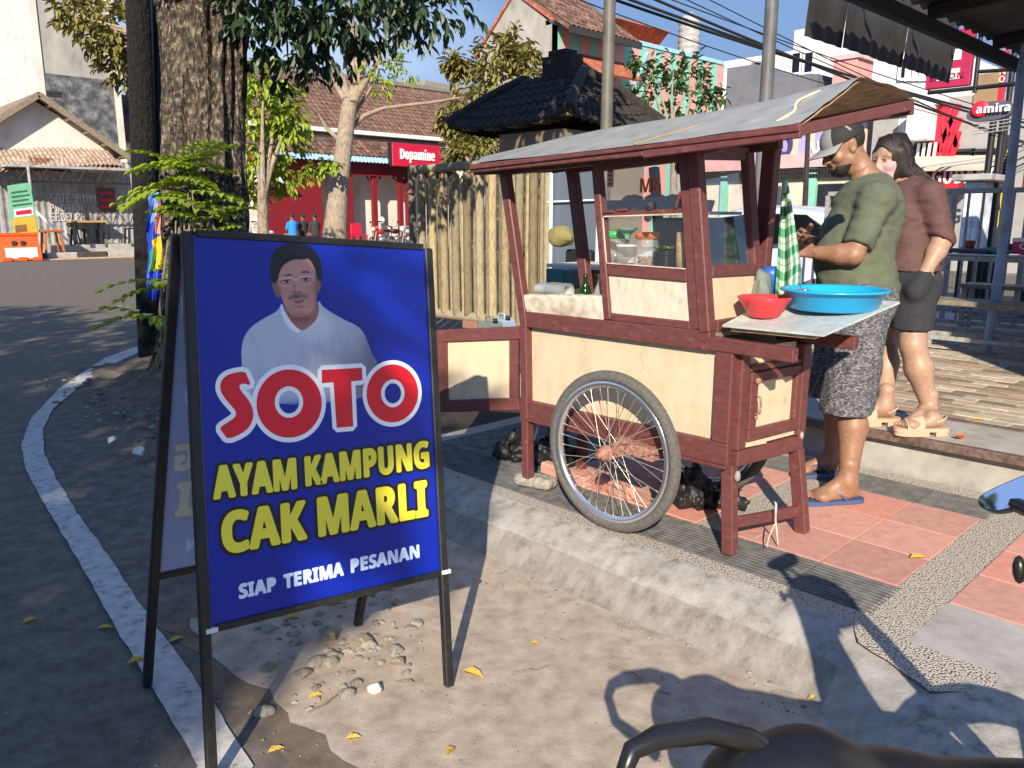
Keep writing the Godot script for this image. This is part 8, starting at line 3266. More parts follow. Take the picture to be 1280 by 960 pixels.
		wpart("eye",sh,M.iris,o)
	f = shell_head(hd,hb,0.96,0.009)
	f.egg(hd + hb*V3(0,-0.045,0.085),V3(0.062,0.115,0.075),hb,0.015,true)
	for k in [-1,1]:
		f.bone(hd + hb*V3(0.06*k,0.03,0.01),hd + hb*V3(0.078*k,-0.08,-0.012),0.032,0.028,0.03)
	sh = Shape.new()
	f.into(sh)
	rng.seed = 99
	for i in 340:
		var a = lerpf(-2.2,2.2,frac(i*0.618)) + PI
		var p = [V3(sin(a)*0.006,0.118,cos(a)*0.05 - 0.015),V3(sin(a)*0.052,0.105,cos(a)*0.075 - 0.017),V3(sin(a)*0.081,0.045,cos(a)*0.098 - 0.018),V3(sin(a)*0.089,-0.04,cos(a)*0.094 - 0.028)]
		var q = []
		for t in p: q.append(hd + hb*(t*rng.randf_range(0.97,1.035)))
		var en = nk.lerp(ch,rng.randf_range(0.35,1.05)) + hb*V3(sin(a)*0.115 + rng.randf_range(-0.015,0.015),0,cos(a)*0.05 - 0.08)
		q.append(q[3].lerp(en,0.5) + hb*V3(sin(a)*0.012,0,-0.012))
		q.append(en)
		sh.tube(q,[0.003,0.0055,0.006,0.006,0.005,0.0015],5)
	wpart("hair",sh,M.dark_hair,o)
	for k in 2:
		var hh: Vector3 = [heel,heel2][k]
		var inner: Vector3 = -side if k == 0 else side
		var outline = PackedVector2Array()
		for q in [[-0.05,-0.022],[-0.055,0.0],[-0.05,0.024],[-0.02,0.038],[0.05,0.040],[0.12,0.046],[0.18,0.044],[0.215,0.026],[0.222,0.0],[0.212,-0.024],[0.18,-0.040],[0.12,-0.044],[0.05,-0.038],[-0.02,-0.036]]:
			outline.append(V2(q[0],q[1]))
		outline = smooth_poly(outline,2)
		var b = Basis(fwd,inner,fwd.cross(inner).normalized())
		if b.z.y < 0: b = Basis(fwd,-inner,fwd.cross(-inner).normalized())
		var at = V3(hh.x,TERR + 0.042,hh.z)
		sh = Shape.new()
		sh.prism(outline,Transform3D(b,at),0.018)
		var low = PackedVector2Array()
		for p in outline:
			if p.x > 0.045: low.append(p*V2(0.98,0.97))
		sh.prism(low,Transform3D(b,at + V3(0,-0.0185,0)),0.021)
		low = PackedVector2Array()
		for p in outline:
			if p.x < 0.025: low.append(p*V2(0.98,0.97))
		sh.prism(low,Transform3D(b,at + V3(0,-0.0185,0)),0.0215)
		var sd = wpart("sandal",sh,M.sandal,o)
		var rows = []
		for j in 7:
			var row = []
			for i in 13:
				var a = PI*i/12.0
				var t = j/6.0
				row.append(at + fwd*(0.085 + 0.085*t) + inner*cos(a)*0.047 + V3(0,sin(a)*lerpf(0.062,0.042,t) - 0.002,0))
			rows.append(row)
		sh = Shape.new()
		sh.sheet(rows)
		part("band",sh,M.sandal,sd)
		sh = Shape.new()
		var hs = []
		for i in 9:
			var a = PI*i/8.0
			hs.append(at - fwd*(0.035 + 0.0*i)*sin(a) + fwd*0.03*(1 - sin(a)) + inner*cos(a)*0.040 + V3(0,0.03 + 0.025*sin(a),0))
		sh.tube(hs,0.005,6)
		part("heel_strap",sh,M.sandal,sd)

# ---------- trees ----------
func build_shade_trees() -> void:
	var spots = [[-3.9,-0.5,1.5],[-3.0,1.0,1.6],[-5.4,-1.7,1.6],[-5.3,0.8,1.9],[-7.6,-1.9,1.7],[-7.8,0.6,1.9],[-10.3,-2.6,1.6],[-10.6,0.4,1.8],[-2.2,2.6,1.5],[-13.0,-1.6,1.8],[-2.85,-1.45,0.26],[-3.35,-1.6,0.45],[-3.1,-2.1,0.32],[-3.55,-2.65,0.32]]  # unseen crowns, clumps set along the sun to shade these ground spots
	for t in 2:
		var cl = []
		for i in spots.size():
			if (i < 5 or i == 8 or i > 9) != (t == 0): continue
			var h = 5.6 + 0.5*(i % 3)
			cl.append([V3(spots[i][0] + 1.21*h,h,spots[i][1] + 1.45*h),V3(spots[i][2],minf(0.75,spots[i][2]),spots[i][2])])
		leafy_tree("street_tree",["broad unseen street tree behind the viewpoint, nearer one, crown shaped to shade the sign","broad unseen street tree behind the viewpoint, farther along the road, crown shaped for shade"][t],"tree",V3(4.2 - 6.0*t,0,9.2),3.6,0.22,cl,0.26,M.leaf,M.bark,1500,40 + t,"street trees behind the viewpoint")

func branch(s: Shape,px: Array,d: float,r0: float,r1: float,wob = 0.0) -> void:
	var pts = []
	var rr = []
	var n = px.size()/2
	for i in n:
		pts.append(deep(px[i*2],px[i*2 + 1],d + wob*sin(i*1.3)))
		rr.append(lerpf(r0,r1,float(i)/(n - 1)))
	s.tube(pts,rr,8)

func build_trees() -> void:
	var rg = RandomNumberGenerator.new()
	rg.seed = 71
	var base = gr(258,478,0.0)
	var o = thing("big_tree","big rough-barked tree trunk beside the sign with overhead leaves darkened as if shaded","tree",base)
	var nz = noise(33,1.0,4)
	var s = Shape.new()
	var c0 = base
	var c1 = deep(254,-60,7.05)
	var rows = []
	for j in 81:
		var v = j/80.0
		var c = c0 + (c1 - c0)*(v*1.35) - V3(0,0.06,0)
		var row = []
		for i in 97:
			var a = TAU*i/96.0
			var r = 0.335 + 0.16*exp(-v*14.0) + 0.08*nz.get_noise_3d(cos(a)*2.6,v*2.4,sin(a)*2.6) + 0.055*nz.get_noise_3d(cos(a)*7,v*4.0,sin(a)*7 + 30) + 0.04*exp(-v*9.0)*sin(a*5)
			row.append(c + V3(cos(a)*r,0,-sin(a)*r))
		rows.append(row)
	s.sheet(rows)
	wpart("trunk",s,M.bark,o)
	var lf = Shape.new()
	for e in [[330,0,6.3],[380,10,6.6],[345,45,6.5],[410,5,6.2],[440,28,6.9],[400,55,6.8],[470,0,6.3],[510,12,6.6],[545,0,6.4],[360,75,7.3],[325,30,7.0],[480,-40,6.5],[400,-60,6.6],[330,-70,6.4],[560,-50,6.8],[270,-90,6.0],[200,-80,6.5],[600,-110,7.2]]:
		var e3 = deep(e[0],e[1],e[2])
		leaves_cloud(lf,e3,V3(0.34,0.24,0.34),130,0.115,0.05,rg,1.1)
		s = Shape.new()
		var st = c0.lerp(c1,1.0) + V3(0,1.0,0)
		s.tube([st,st.lerp(e3 + V3(0,0.7,0),0.5) + V3(0,0.5,0),e3 + V3(0,0.25,0),e3],[0.07,0.035,0.015,0.005],6)
		wpart("limb",s,M.bark,o)
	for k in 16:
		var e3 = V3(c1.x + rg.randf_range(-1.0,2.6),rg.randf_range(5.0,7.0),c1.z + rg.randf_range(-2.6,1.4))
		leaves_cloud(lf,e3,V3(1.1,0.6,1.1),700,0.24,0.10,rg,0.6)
	tag(wpart("crown",lf,M.leaf_shaded,o),"","","","stuff")
	var tops = [[171,-40,188,455],[196,-40,205,450]]
	for k in 2:
		var t = tops[k]
		var f = gr(t[2],t[3],0.0)
		var p = thing("dark_post",["thick black post left of the big tree trunk, carrying a torn blue banner","thin black post squeezed between the thick post and the trunk"][k],"post",f)
		var d = (f - cam_p).dot(-cam_b.z)
		s = Shape.new()
		s.tube([f - V3(0,0.1,0),f.lerp(deep(t[0],t[1],d),0.5),deep(t[0],t[1],d)],0.115 - 0.05*k,14)
		wpart("shaft",s,M.black_steel if k else like("shaded_post","bark",Color(0.25,0.25,0.3)),p)  # near-black posts: their shadow is put into the colour
		if k == 0:
			rows = []
			for j in 9:
				var row = []
				for i in 8:
					var q = deep(184 + 22*i/7.0 + 1.5*sin(j*1.7),240 + 135*j/8.0,d - 0.16 - 0.04*sin(i*1.9 + j))
					row.append(q)
				rows.append(row)
			rows.reverse()
			s = Shape.new()
			s.sheet(rows)
			var bn = thing("torn_banner","torn blue and yellow banner wrapped on the thick black post","banner",deep(195,375,d - 0.16))
			wpart("cloth",s,print_mat("banner_print",banner_image(),0.6),bn)
	var sh = thing("vine_shoots","bright green leafy shoots growing round the foot of the big trunk","plant",gr(215,470))
	lf = Shape.new()
	var stems = Shape.new()
	for k in 46:
		var hub = [[225,200],[205,235],[235,245],[255,280],[200,345],[195,400],[215,215],[240,200]][k % 8] as Array
		var d = 6.15 + 0.5*rg.randf()
		var a = deep(hub[0] + rg.randf_range(-8,8),hub[1] + rg.randf_range(-10,14),d)
		var ang = rg.randf_range(-0.5,0.9) if k % 3 else rg.randf_range(2.2,3.6)
		var dir = (cam_b.x*cos(ang) + Vector3.UP*sin(ang)*0.8 + cam_b.z*rg.randf_range(-0.2,0.5)).normalized()
		var l = rg.randf_range(0.18,0.46)
		var pts = []
		for q in 6: pts.append(a + dir*l*q/5.0 - V3(0,0.16*l*q*q/25.0*2.0,0))
		stems.tube(pts,[0.006,0.005,0.004,0.003,0.003,0.002],5)
		for q in 6:
			for side in [-1,1]:
				var g = rg.randf_range(0.8,1.25)
				lf.tint = Color(g,g,g*0.8)
				var w = dir.cross(Vector3.UP).normalized()*side
				lf.leaf(pts[q],w + dir*0.55 + V3(0,-0.25,0),Vector3.UP,rg.randf_range(0.09,0.15),0.06)
	for k in 7:
		stems.tube([deep(205 + 4*k,480,6.6),deep(200 + 8*k,380,6.4),deep(210 + 5*k,300 - 12*k,6.3)],[0.012,0.009,0.006],6)
	wpart("stems",stems,M.old_wood,sh)
	tag(wpart("leaves",lf,M.leaf_bright,sh),"","","","stuff")
	var d = 23.0
	o = thing("bare_tree","pale bare tree with cut limbs in front of the red cafe","tree",gr(418,334))
	s = Shape.new()
	var trunk_pts = []
	for q in [[418,338],[418,300],[422,250],[428,200],[432,165],[437,130]]: trunk_pts.append(deep(q[0],q[1],d))
	s.tube(trunk_pts,[0.50,0.36,0.29,0.25,0.24,0.22],16)
	wpart("trunk",s,M.pale_bark,o)
	for e in [[[436,132,428,100,408,70,404,30,410,-10],0.17],[[440,130,446,90,441,40,436,-20],0.16],[[442,128,455,80,452,30,462,-20],0.15],[[443,125,470,80,482,45,505,22],0.10],[[430,168,455,145,480,135,540,128,575,122],0.09],[[428,160,448,135,470,100,475,85],0.07],[[424,175,408,160,396,140,380,128],0.07],[[432,125,412,95,408,92],0.12],[[444,105,440,70,428,40,420,10],0.08],[[482,45,500,50,530,60,545,75],0.04],[[470,80,490,75,515,78],0.04],[[408,70,395,50,380,45],0.05]]:
		s = Shape.new()
		branch(s,e[0],d,e[1],e[1]*0.3,0.5)
		wpart("limb",s,M.pale_bark,o)
	lf = Shape.new()
	for e in [[470,62],[490,78],[505,92],[480,98],[462,80],[500,60],[475,112]]:
		leaves_cloud(lf,deep(e[0],e[1],d),V3(0.32,0.22,0.35),60,0.17,0.06,rg,0.8)
	for e in [[395,215],[405,208],[418,206],[382,222]]:
		leaves_cloud(lf,deep(e[0],e[1],d - 0.9),V3(0.22,0.12,0.22),40,0.2,0.10,rg,0.5)
	tag(wpart("leaves",lf,M.leaf_bright,o),"","","","stuff")
	var list = [
		["leafy green tree between the big trunk and the red cafe",[330,330],15.0,1.9,0.12,[[330,95,0.5],[318,130,0.6],[345,120,0.45],[335,160,0.6],[352,175,0.45],[320,200,0.55],[342,215,0.45],[315,235,0.4],[358,150,0.35]],0.17,"leaf_bright",200],
		["yellow-green tree with dry orange leaves hanging before the tall plastered building",[215,330],13.0,4.0,0.10,[[105,10,0.4],[125,30,0.45],[150,15,0.5],[140,60,0.4],[155,85,0.35],[95,20,0.3],[158,40,0.4],[120,-30,0.7],[150,-50,0.8]],0.15,"leaf_dry",170],
		["vine-covered shrub with yellowing leaves climbing the grey gable",[640,330],29.0,4.0,0.12,[[620,70,0.8],[645,60,0.8],[600,100,1.1],[635,95,1.2],[665,95,1.0],[615,130,1.1],[580,140,0.9],[588,165,0.8],[566,150,0.5],[588,190,0.8],[590,185,1.0],[610,190,0.8],[655,75,0.6],[568,80,0.3],[576,88,0.25]],0.30,"leaf_dry",210],
		["upright ficus tree in front of the striped house",[840,330],22.0,3.0,0.12,[[802,80,0.3],[820,95,0.45],[842,85,0.4],[862,80,0.35],[868,100,0.45],[835,115,0.5],[805,115,0.45],[885,115,0.45],[860,130,0.55],[830,140,0.5],[895,128,0.35],[815,138,0.4],[788,125,0.3]],0.22,"leaf",65],
		["bushy dark tree behind the gatehouse's left eave",[600,330],19.0,2.6,0.12,[[590,180,0.4],[610,185,0.45],[600,200,0.4],[580,192,0.3]],0.2,"leaf_dry",160],
	]
	for e in list:
		var cl = []
		var b3 = deep(e[1][0],e[1][1],e[2])
		b3.y = 0
		for c in e[5]: cl.append([deep(c[0],c[1],e[2] + rg.randf_range(-0.5,0.5)),V3(c[2],c[2]*0.8,c[2])])
		leafy_tree("leafy_tree",e[0],"tree",b3,e[3],e[4],cl,e[6],M[e[7]],M.pale_bark,e[8],rg.randi(),"",0.5)

func banner_image() -> Image:
	var p = Print.new(60,200,200.0,Color(0.06,0.20,0.62))
	p.fill([P2([0.0,0.02,0.2,0.0,0.25,0.2,0.05,0.3])],Color(0.35,0.5,0.75))
	p.fill([P2([0.12,0.12,0.28,0.08,0.28,0.4,0.15,0.38])],Color(0.7,0.5,0.45))
	p.fill([P2([0.08,0.45,0.3,0.38,0.28,0.7,0.1,0.74])],Color(0.75,0.62,0.10))
	p.fill([P2([0.02,0.55,0.12,0.5,0.14,0.72,0.03,0.75])],Color(0.15,0.45,0.35))
	return p.image()

# ---------- things on, in and under the cart ----------
func pot(called: String,label: String,cat: String,at: Vector3,prof: Array,m: Material,pname: String,sides = 28,squash = 1.0) -> Node3D:
	var o = thing(called,label,cat,at)
	part(pname,one(func(s): s.lathe(prof,Vector3.ZERO,sides,Basis.IDENTITY,squash)),m,o)
	return o

func prof2(list: Array) -> Array:
	var o = []
	for i in range(0,list.size(),2): o.append(V2(list[i],list[i + 1]))
	return o

func build_cart_goods() -> void:
	flat("bowl_red",g3(0.62,0.045,0.055),0.35)
	flat("basin_blue",g3(0.015,0.34,0.66),0.3)
	var up = Vector3.UP
	var c = on_shelf(955,397)
	pot("bowl","red eight-sided plastic bowl on the cart's side shelf","bowl",c + up*0.002,prof2([0.0,0.0,0.052,0.0,0.058,0.006,0.090,0.058,0.102,0.074,0.100,0.078,0.094,0.075,0.086,0.058,0.052,0.01,0.0,0.008]),M.bowl_red,"bowl_wall",10)
	c = on_shelf(1041,387)
	var bs = pot("basin","large blue plastic basin on the cart's side shelf","basin",c + up*0.002,prof2([0.0,0.0,0.145,0.0,0.155,0.006,0.172,0.062,0.186,0.070,0.192,0.068,0.193,0.074,0.184,0.078,0.170,0.072,0.150,0.012,0.0,0.008]),M.basin_blue,"basin_wall",48)
	var sp = thing("spoon","steel spoon lying inside the blue basin","spoon",c + V3(-0.06,0.014,0.03))
	part("spoon_body",one(func(s):
		s.ball(V3(-0.05,0.055,0),V3(0.028,0.006,0.018))
		s.tube([V3(-0.03,0.055,0),V3(0.08,0.0,0.02)],0.004,6)),M.chrome,sp)
	var im = Image.create(96,256,false,Image.FORMAT_RGB8)
	for y in 256:
		for x in 96:
			var g = int((x % 32) < 13) + int((y % 44) < 18)
			var col = Color(0.78,0.80,0.76)
			if g == 1: col = Color(0.42,0.64,0.52)
			if g == 2: col = Color(0.05,0.42,0.26)
			if x % 32 == 22 or y % 44 == 30: col = Color(0.12,0.25,0.2)
			im.set_pixel(x,y,col)
	var tm = print_mat("checked_cloth",im,0.95)
	var tw = thing("towel","green and white checked towel hanging from the roof post","towel",onz(986,378,-2.98))
	var rows = []
	for j in 22:
		var v = j/21.0
		var row = []
		for i in 15:
			var t = i/14.0
			var xl = lerpf(977,968,v)
			var xr = lerpf(986,1001,minf(v*1.5,1.0))
			row.append(onz(lerpf(xl,xr,t),lerpf(232,382 + 8*sin(t*5),v),-2.97 + 0.022*sin(t*11.0 + v*2)*(0.3 + v)))
		rows.append(row)
	rows.reverse()
	wpart("cloth",one(func(s): s.sheet(rows)),tm,tw)
	wpart("peg",one(func(s): s.box(onz(981,233,-2.965),V3(0.02,0.05,0.02),Basis.IDENTITY,0.004)),M.mint,tw)
	tw = thing("cloth_bundle","crumpled white and dark checked cloth between cabinet and roof post","cloth",onz(953,376,-2.93))
	var f = Field.new(onz(953,350,-2.93) - Vector3.ONE*0.14,onz(953,350,-2.93) + Vector3.ONE*0.14,0.009)
	f.egg(onz(953,352,-2.93),V3(0.030,0.06,0.032),Basis(Vector3.BACK,0.4),0.02)
	f.egg(onz(951,370,-2.91),V3(0.036,0.045,0.04),Basis.IDENTITY,0.03)
	f.wrinkle(0.016,14.0,5,V3(1.4,0.6,1.4))
	wpart("cloth",one(func(s): f.into(s)),like("checked_rag","cloth_cover",Color(0.62,0.7,0.72)),tw)
	pot("jug","blue and white plastic jug half hidden behind the crumpled cloth","jug",onz(962,374,-2.99),prof2([0.0,0.0,0.035,0.0,0.042,0.10,0.038,0.13,0.034,0.13,0.0,0.12]),flat("jug_blue",g3(0.02,0.10,0.40),0.4),"jug_wall",16)
	var fy = 1.209
	var G = func(px: float,z: float) -> Vector3:
		var p = onz(px,330,z)
		return V3(p.x,fy,z)
	c = G.call(782,-2.68)
	var o = pot("food_box","clear square-shouldered tub with red base in the glass cabinet","container",c,prof2([0.0,0.0,0.046,0.0,0.052,0.085,0.054,0.088,0.0,0.089]),M.clear_plastic,"tub",4)
	part("red_sauce",one(func(s): s.lathe(prof2([0.0,0.002,0.044,0.002,0.046,0.024,0.0,0.025]),Vector3.ZERO,4)),M.bowl_red,o)
	part("lid",one(func(s): s.lathe(prof2([0.0,0.09,0.058,0.09,0.058,0.102,0.0,0.104]),Vector3.ZERO,4)),flat("lid_white",g3(0.6,0.63,0.62),0.4),o)
	c = G.call(808,-2.70)
	o = pot("jar","clear jar of peanuts with an orange lid in the glass cabinet","jar",c,prof2([0.0,0.0,0.044,0.0,0.047,0.01,0.047,0.115,0.043,0.125,0.0,0.126]),M.clear_plastic,"jar_wall",24)
	var nuts = Shape.new()
	var rg = RandomNumberGenerator.new()
	rg.seed = 3
	for k in 150:
		var a = rg.randf()*TAU
		var r = 0.040*sqrt(rg.randf())
		var tn = rg.randf_range(0.8,1.2)
		nuts.tint = Color(tn,tn,tn)
		nuts.ball(V3(cos(a)*r,rg.randf_range(0.006,0.055),sin(a)*r),V3(0.006,0.0045,0.0045),Basis(Vector3.UP,a*3)*Basis(Vector3.BACK,a),6)
	tag(part("peanuts",nuts,flat("peanut",g3(0.42,0.18,0.07),0.6),o),"","","","stuff")
	part("lid",one(func(s): s.lathe(prof2([0.0,0.127,0.050,0.127,0.050,0.150,0.047,0.153,0.0,0.153]),Vector3.ZERO,24)),flat("lid_orange",g3(0.72,0.16,0.01),0.4),o)
	c = G.call(769,-2.82)
	o = pot("tub","green lidded tub standing behind the clear tub in the cabinet","container",c,prof2([0.0,0.0,0.055,0.0,0.06,0.12,0.0,0.121]),M.clear_plastic,"tub_wall",24)
	part("lid",one(func(s): s.lathe(prof2([0.0,0.122,0.064,0.122,0.064,0.155,0.0,0.157]),Vector3.ZERO,24)),flat("lid_green",g3(0.05,0.48,0.10),0.4),o)
	o = thing("funnel","pale green plastic funnel lying on the tubs in the cabinet","funnel",G.call(783,-2.76) + up*0.115)
	part("cone",one(func(s): s.lathe(prof2([0.008,-0.01,0.010,0.02,0.045,0.05,0.047,0.052,0.012,0.021,0.007,-0.01]),Vector3.ZERO,20)),flat("funnel_green",g3(0.22,0.62,0.38),0.4),o)
	c = G.call(832,-2.70)
	var pp = prof2([0.0,0.0,0.036,0.0,0.050,0.008,0.052,0.010,0.049,0.0105,0.035,0.003,0.0,0.003])
	var p0: Node3D = null
	for k in 9:
		var lb = "dark plastic plate in the cabinet's stack, number %s from the bottom" % ["one","two","three","four","five","six","seven","eight","nine"][k]
		if k == 0: lb = "bottom dark plastic plate of the cabinet's stack"
		if k == 8: lb = "topmost dark plastic plate of the stack, under the green leaf"
		if p0 == null:
			p0 = pot("plate",lb,"plate",c,pp,flat("plate_dark",g3(0.03,0.034,0.042),0.25),"plate_body",24)
			p0.set_meta("group","plates stacked in the glass cabinet")
		else:
			var q = dup(p0,lb)
			q.position = c + up*(0.0085*k)
	o = thing("leaf_piece","green vegetable leaf on top of the plate stack","leaf",c + up*0.089)
	part("leaf_blade",one(func(s):
		for k in 5: s.leaf(V3(-0.03 + 0.01*k,0.003*(k % 2),0),V3(cos(k*1.4),0.12,sin(k*1.4)),up,0.05,0.03)),M.leaf_bright,o)
	o = thing("lime","yellow-green lime beside the plate stack","lime",c + V3(0.048,0.10,-0.03))
	part("fruit",one(func(s): s.ball(Vector3.ZERO,V3(0.018,0.02,0.018))),flat("lime_skin",g3(0.42,0.62,0.04),0.4),o)
	for k in 2:
		c = G.call(851 + 9*k,-2.64 - 0.02*k)
		o = thing("paper_roll",["upright roll of brown wrapping paper in the cabinet, left one","upright roll of brown wrapping paper against the cabinet's corner"][k],"paper roll",c,0.0,"paper rolls in the cabinet")
		part("roll",one(func(s): s.lathe(prof2([0.0,0.0,0.020,0.0,0.021,0.155 - 0.015*k,0.013,0.157 - 0.015*k,0.012,0.15,0.0,0.15]),Vector3.ZERO,12)),M.ply,o)
	c = V3(onz(812,270,-2.74).x,1.447,-2.77)
	o = thing("food_tray","dark purple food tray on the cabinet's upper shelf","tray",c)
	part("tray_body",one(func(s):
		for e in [[-1,0],[1,0]]: s.box(V3(0.20*e[0],0.02,0),V3(0.012,0.045,0.24),Basis(Vector3.BACK,-0.3*e[0]),0.002)
		for e in [-1,1]: s.box(V3(0,0.02,0.12*e),V3(0.40,0.045,0.012),Basis(Vector3.RIGHT,0.3*e),0.002)
		s.box(V3(0,0.004,0),V3(0.40,0.008,0.24))),flat("tray_purple",g3(0.045,0.04,0.06),0.4),o)
	for k in 6:
		var ck = thing("food_piece","brown cooked food piece on the purple tray, %s" % ["leftmost","second from the left","third from the left","third from the right","second from the right","rightmost"][k],"food",c + V3(-0.13 + 0.055*k,0.03,0.03*(k % 2)),0.0,"food pieces on the tray")
		var ff = Field.new(Vector3.ONE*-0.08,Vector3.ONE*0.09,0.008)
		ff.egg(V3(0,0.014,0),V3(0.034,0.022,0.026),Basis(Vector3.UP,k),0.02)
		ff.bone(V3(0,0.015,0),V3(0.045*cos(k*2.0),0.02,0.045*sin(k*2.0)),0.014,0.008,0.015)
		ff.wrinkle(0.006,30.0,k,Vector3.ONE)
		part("crust",one(func(s): ff.into(s)),flat("crust",g3(0.26,0.10,0.03),0.5),ck)
	var cy = 1.002
	for k in 2:
		c = V3(onz(732 + 15*k,350,-2.70).x,cy,-2.70 - 0.02*k)
		o = pot("bottle",["green glass bottle with a yellow label on the counter","clear glass bottle with a yellow label beside the cabinet post"][k],"bottle",c,prof2([0.0,0.0,0.030,0.0,0.032,0.008,0.032,0.085,0.026,0.11,0.012,0.14,0.011,0.165,0.013,0.168,0.013,0.175,0.0,0.176]),M.green_glass if k == 0 else M.clear_plastic,"bottle_glass",20)
		part("label",one(func(s): s.lathe(prof2([0.0326,0.045,0.0328,0.075,0.0324,0.075,0.0324,0.045]),Vector3.ZERO,20)),flat("label_yellow",g3(0.75,0.50,0.02),0.5),o)
	c = V3(onz(672,362,-2.66).x,cy + 0.095,-2.66)
	o = thing("cup_stack","long stack of nested clear plastic cups lying at the counter's edge","cups",c)
	for k in 9:
		part("cup",one(func(s): s.lathe(prof2([0.026,0.0,0.036,0.09,0.038,0.092,0.035,0.09,0.025,0.002]),V3(0.013*k,0,0),18,Basis(Vector3.BACK,-PI/2))),M.clear_plastic,o)
	c = V3(onz(708,352,-2.72).x,cy,-2.74)
	pot("sauce_cup","short pink-red plastic cup on the counter beside the green bottle","cup",c,prof2([0.0,0.0,0.03,0.0,0.035,0.075,0.032,0.075,0.0,0.06]),flat("salmon",g3(0.60,0.20,0.16),0.4),"cup_wall",18)
	pot("pepper_pot","dark pepper pot on the counter left of the green bottle","pot",V3(onz(720,352,-2.76).x,cy,-2.78),prof2([0.0,0.0,0.018,0.0,0.018,0.09,0.012,0.10,0.0,0.10]),M.interior_dark,"pot_wall",14)
	var bz = -4.0
	o = thing("side_table","small brown-topped table behind the cart's open side","table",V3(onz(722,400,bz).x,PAVE,bz))
	wpart("tabletop",one(func(s): bx(s,onz(702,326,bz).x,onz(765,326,bz).x,1.10,1.125,bz - 0.25,bz + 0.15,0.004)),M.cream_wall,o)
	wpart("front_board",one(func(s): bx(s,onz(705,326,bz).x,onz(765,326,bz).x,PAVE,1.098,bz - 0.20,bz + 0.12,0.004)),like("brown_board","old_wood",Color(1.0,0.75,0.5)),o)
	o = thing("black_chair","black plastic armchair behind the cart under the olive bag","chair",V3(onz(690,400,-4.3).x,PAVE,-4.3))
	wpart("seat",one(func(s): bx(s,onz(684,330,-4.3).x,onz(716,330,-4.3).x,0.55,0.60,-4.5,-4.1,0.01)),M.black,o)
	wpart("backrest",one(func(s): bx(s,onz(684,330,-4.3).x,onz(716,330,-4.3).x,0.60,1.19,-4.56,-4.48,0.02)),M.black,o)
	for k in 4: wpart("leg",one(func(s): s.bar(V3(onz(688 + 25*(k % 2),330,-4.3).x,PAVE,-4.46 + 0.32*(k/2)),V3(onz(689 + 23*(k % 2),330,-4.3).x,0.56,-4.45 + 0.3*(k/2)),0.04,0.04)),M.black,o)
	o = thing("olive_bag","olive canvas bag on the black chair behind the cart","bag",onz(700,310,-4.42))
	f = Field.new(onz(701,295,-4.4) - V3(0.25,0.2,0.2),onz(701,295,-4.4) + V3(0.25,0.2,0.2),0.014)
	f.egg(onz(701,296,-4.4),V3(0.11,0.075,0.08),Basis.IDENTITY,0.04)
	f.wrinkle(0.02,9.0,7,V3(1,0.5,1))
	wpart("bag_body",one(func(s): f.into(s)),flat("olive_canvas",g3(0.22,0.19,0.07),0.9),o)
	o = thing("teal_crate","teal plastic crate below the olive bag behind the cart","crate",onz(706,335,-3.75))
	wpart("crate_body",one(func(s): bx(s,onz(695,335,-3.75).x,onz(719,335,-3.75).x,0.99,1.11,-3.85,-3.65,0.01)),flat("crate_teal",g3(0.02,0.12,0.12),0.4),o)
	for k in 2:
		var z = -5.3 - 0.25*k
		var a = onz(613 + 16*k,402,z)
		o = thing("jerrycan",["grey-green plastic jerrycan at the foot of the gate","pale blue plastic jerrycan at the foot of the gate, right one"][k],"jerrycan",V3(a.x,0.12,z),0.0,"jerrycans at the gate")
		part("can",one(func(s):
			s.prism(smooth_poly(PackedVector2Array([V2(-0.10,0),V2(0.10,0),V2(0.10,0.26),V2(0.06,0.30),V2(-0.08,0.30),V2(-0.10,0.27)]),1),Transform3D(Basis.IDENTITY,V3(0,0,0.08)),0.16)),flat("can_%d" % k,[g3(0.16,0.20,0.19),g3(0.28,0.38,0.50)][k],0.4),o)
		part("handle",one(func(s): s.tube([V3(-0.07,0.29,0),V3(-0.06,0.345,0),V3(0.02,0.345,0),V3(0.03,0.295,0)],0.012,8)),M["can_%d" % k],o)
		part("cap",one(func(s): s.lathe(prof2([0.0,0.29,0.025,0.29,0.025,0.33,0.0,0.33]),V3(0.065,0,0),12)),M.black,o)
	for e in [[640,585,-2.86,0.10,"shiny black rubbish bag beside the stone under the cart"],[690,575,-2.95,0.13,"large black rubbish bag under the middle of the cart"],[862,610,-2.95,0.12,"black rubbish bag under the cart's right end"],[905,612,-3.02,0.085,"small black rubbish bag behind the cart's right legs"]]:
		c = onz(e[0],e[1],e[2])
		c.y = PAVE + e[3]*0.40
		o = thing("rubbish_bag",e[4],"bag",V3(c.x,PAVE,c.z),0.0,"black bags under the cart")
		f = Field.new(c - Vector3.ONE*(e[3]*1.6),c + Vector3.ONE*(e[3]*1.7),0.011)
		f.egg(c,V3(e[3]*1.1,e[3]*0.5,e[3]*0.9),Basis.IDENTITY,0.03)
		f.egg(c + V3(0.3,0.55,0.1)*e[3],V3(0.4,0.6,0.35)*e[3],Basis.IDENTITY,0.04)
		f.wrinkle(0.045,16.0,int(e[0]),V3(1,0.6,1))
		f.cut(V3(0,PAVE,0),Vector3.DOWN)
		wpart("bag_skin",one(func(s): f.into(s)),M.bag,o)
	c = V3(-2.545,PAVE,-2.60)
	o = thing("stone_block","worn stone block wedged under the cart's left leg","stone",c,0.25)
	f = Field.new(V3(-0.2,-0.02,-0.15),V3(0.2,0.15,0.15),0.01)
	f.bone(V3(-0.07,0.025,0),V3(0.07,0.025,0),0.035,0.032,0.02)
	f.bone(V3(-0.07,0.025,-0.04),V3(0.07,0.025,-0.04),0.033,0.032,0.02)
	f.wrinkle(0.010,10.0,2,Vector3.ONE)
